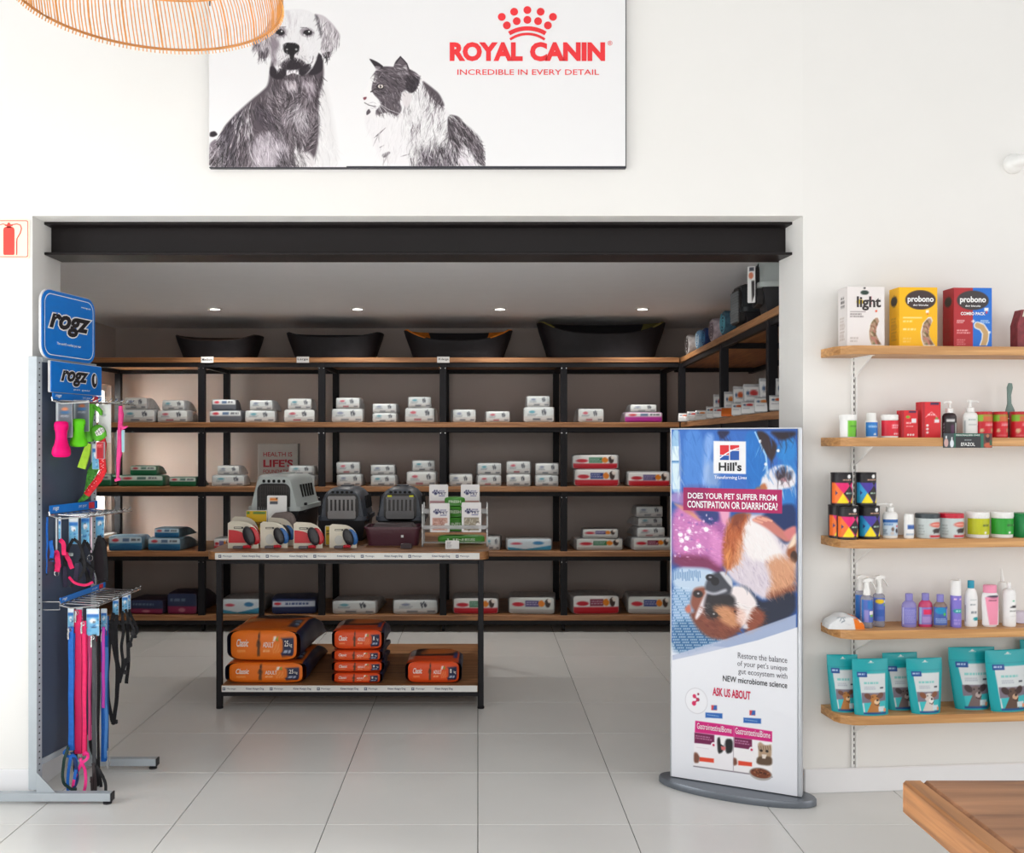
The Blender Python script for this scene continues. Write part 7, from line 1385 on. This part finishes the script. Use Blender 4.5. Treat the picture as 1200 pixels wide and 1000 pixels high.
m = MB(); m.prism([(-8*k, -64*k), (-2*k, -84*k), (6*k, -86*k), (6*k, -66*k), (8*k, -62*k), (7*k, -40*k), (3*k, -34*k), (-1*k, -36*k), (-4*k, -48*k)], -.01, .01); m.make('chest_pad', mat('black_padding', (34, 26, 32), .8, vary=.2), t); m = MB(); loop(m, k, [(0, 32), (6, 44), (8, 60), (9, 84)], 4.4, y=-.014); loop(m, k, [(0, 32), (-4, 46), (-8, 60)], 3.4, y=-.012); m.make('strap', M_bk, t); ringp(t, k, 6, 64, 3.4)
# ---- leashes, lower rail
def leash(label, px, y0, y1, Y, M_, w, k2=None, loops=(), card=None, clip=True, name='dog_leash', cat='dog leash', sway=0, double=True):
    t, k = hung(name, label, cat, px, y0, Y); L = y1-y0
    m = MB(); loop(m, k, [(0, 0), (sway*.3, L*.3), (sway*.7, L*.65), (sway, L)], w)
    if double: loop(m, k, [(1.2, 8), (1+sway*.4, L*.35), (sway*.8-.5, L*.7), (sway+1, L)], w*.8, y=.01)
    m.make('strap', M_, t)
    if clip:
        m = MB(); m.tube([(-1.5*k, -.006, -2*k), (-2.5*k, -.008, -8*k), (-2*k, -.008, -14*k)], [.003, .005, .004], 8); m.make('trigger_clip', M_chrome, t); ringp(t, k, -1, 3, 2)
    for lp, mm in loops:
        m = MB(); m.strap([(x*k, -.012+.004*math.sin(i*.9), -z*k) for i, (x, z) in enumerate(chaikin(lp, 2, False))], 3.4*k, .003); m.make('hand_loop', mm or M_, t)
    if card: hcard(t, k, *card[:4], bcard(card[4]), nx=10, ny=24, yo=.012)
    return t, k
leash('wide blue leash hanging nearest the panel on the lower rail', 83, 735, 880, 4.2, M_bl, 6, loops=[([(0, 140), (-7, 146), (-2, 152), (6, 148), (8, 165), (4, 190), (-1, 196), (-3, 175), (2, 150)], M_bl), ([(2, 146), (8, 160), (9, 180), (2, 194)], M_nv)], card=(-5, 2, -22, 6, 6))
leash('dark green cord leash looped beside the blue leash', 79, 875, 884, 4.19, mat('dark_green_cord', (30, 60, 56), .6), 2, loops=[([(2, 0), (-2, 14), (-5, 30), (-2, 44), (5, 49), (12, 49)], None)], clip=False, double=False)
leash('wide magenta leash hanging second on the lower rail', 91.5, 715, 884, 4.22, mat('magenta_webbing', (214, 20, 92), .6, vary=.08), 8, card=(-4, 4, -2, 24, 7))
leash('bright pink leash ending in a large hand loop', 98.5, 728, 886, 4.2, M_pk, 4.2, loops=[([(0, 156), (5, 152), (6, 160), (-2, 166), (-9, 180), (-12, 196), (-8, 204), (0, 202), (4, 190), (2, 172), (-3, 160)], mat('bright_pink_cord', (240, 50, 140), .5))])
leash('thin navy leash hanging behind the grey one', 104, 726, 860, 4.3, M_nv, 3, loops=[([(2, 130), (4, 150), (10, 168), (10, 184), (4, 190)], M_bk)])
leash('grey and black leash hanging lowest, with a leather hand loop', 110, 744, 934, 4.2, mat('charcoal_webbing', (60, 62, 66), .6, vary=.15), 4.4, loops=[([(0, 150), (2, 160), (3, 180), (3, 200), (1, 206), (-1, 190), (-1, 165)], mat('dark_brown_leather', (44, 34, 36), .5)), ([(3, 152), (10, 160), (15, 175), (16, 188), (12, 200), (6, 203)], M_bk)], card=(-10, 5, -30, 2, 8), double=False)
leash('thin dark plum leash hanging behind, centre of the lower rail', 107, 722, 850, 4.36, mat('plum_webbing', (96, 26, 60), .6), 5, clip=False)
leash('thick blue leash folded in half with a black keeper', 121, 738, 893, 4.3, M_bl, 5.4, loops=[([(5, 20), (4, 80), (5, 110), (4, 150)], mat('light_blue_webbing', (70, 130, 200), .6))], card=(-4, 3, -24, 2, 9)); 
leash('slim violet pink leash in front of the thick blue one', 121, 735, 830, 4.26, mat('violet_webbing', (190, 60, 170), .6, vary=.1), 3.2, clip=False, double=False)
leash('black leash hanging in the gap between blue and magenta leashes', 87.5, 722, 905, 4.34, M_bk, 3.4)
leash('black cord leash hanging just right of the charcoal one', 114.5, 728, 925, 4.27, M_bk, 2.4, loops=[([(0, 170), (4, 180), (5, 195), (1, 204), (-3, 194), (0, 176)], M_bk)])
leash('light pink webbing leash behind the grey and black one', 104.5, 730, 868, 4.24, mat('rose_webbing', (214, 84, 140), .6, vary=.1), 2.4)
leash('teal blue narrow leash at the far side of the blue folded one', 126, 722, 880, 4.36, mat('teal_webbing', (30, 90, 150), .6, vary=.1), 2.2, clip=False, double=False)
t, k = hung('leash_clip', 'brass and steel snap hook hanging below the blue leash', 'dog leash', 127, 885, 4.31); m = MB(); m.tube([(0, 0, 8*k), (0, 0, -2*k), (-2*k, 0, -10*k), (0, 0, -16*k), (2*k, 0, -10*k), (1*k, 0, -2*k)], .0025, 6); m.make('snap_hook', M_chrome, t)
t, k = hung('dog_harness', 'bright red harness hanging behind the violet leash', 'dog harness', 117, 728, 4.45); m = MB(); loop(m, k, [(6, 0), (4, 14), (0, 30), (2, 60)], 6); loop(m, k, [(7, 6), (9, 18), (6, 40)], 4, y=.006); loop(m, k, [(-4, 10), (-2, 24), (4, 34)], 4, y=-.006); m.make('strap', mat('crimson_webbing', (206, 20, 60), .6, vary=.1), t)
t, k = hung('dog_harness', 'black strap harness with buckles hanging at the far end of the lower rail', 'dog harness', 140, 718, 4.45)
hcard(t, k, -8, -1, -18, 4, bcard(11), nx=10, ny=20); hcard(t, k, 3, 10, -22, 0, bcard(12), nx=10, ny=20)
m = MB()
for pts, w_ in (([(-6, 0), (-9, 20), (-11, 45), (-13, 75), (-12, 100), (-8, 124), (-5, 130)], 4), ([(-2, 2), (-3, 30), (-1, 60), (-1, 90), (-3, 112), (-6, 130)], 4.5), ([(4, -2), (6, 20), (3, 42), (6, 60), (0, 80), (-2, 100)], 3.4), ([(8, -4), (12, 8), (19, 20), (16, 28), (12, 40), (11, 52), (7, 62), (1, 82)], 3), ([(-5, 4), (2, 14), (10, 10)], 3), ([(-8, 8), (-5, 40), (2, 70)], 5)): loop(m, k, pts, w_, y=-.004*w_)
m.make('strap', M_bk, t)
for x, z in ((12, 38), (9, 56), (6, 70), (-5, 128), (16, 24)): buckle(t, k, x, z, w=6, h=5)
t, k = hung('dog_harness', 'second black strap harness just behind the one at the far end', 'dog harness', 150, 712, 4.52)
hcard(t, k, -3, 3, -18, 2, bcard(13), nx=10, ny=20); m = MB(); loop(m, k, [(0, 0), (4, 12), (12, 26), (8, 34)], 3); loop(m, k, [(0, 0), (-2, 30), (0, 60), (-3, 90)], 4, y=.01); m.make('strap', M_bk, t); buckle(t, k, 8, 34, w=5, h=4)
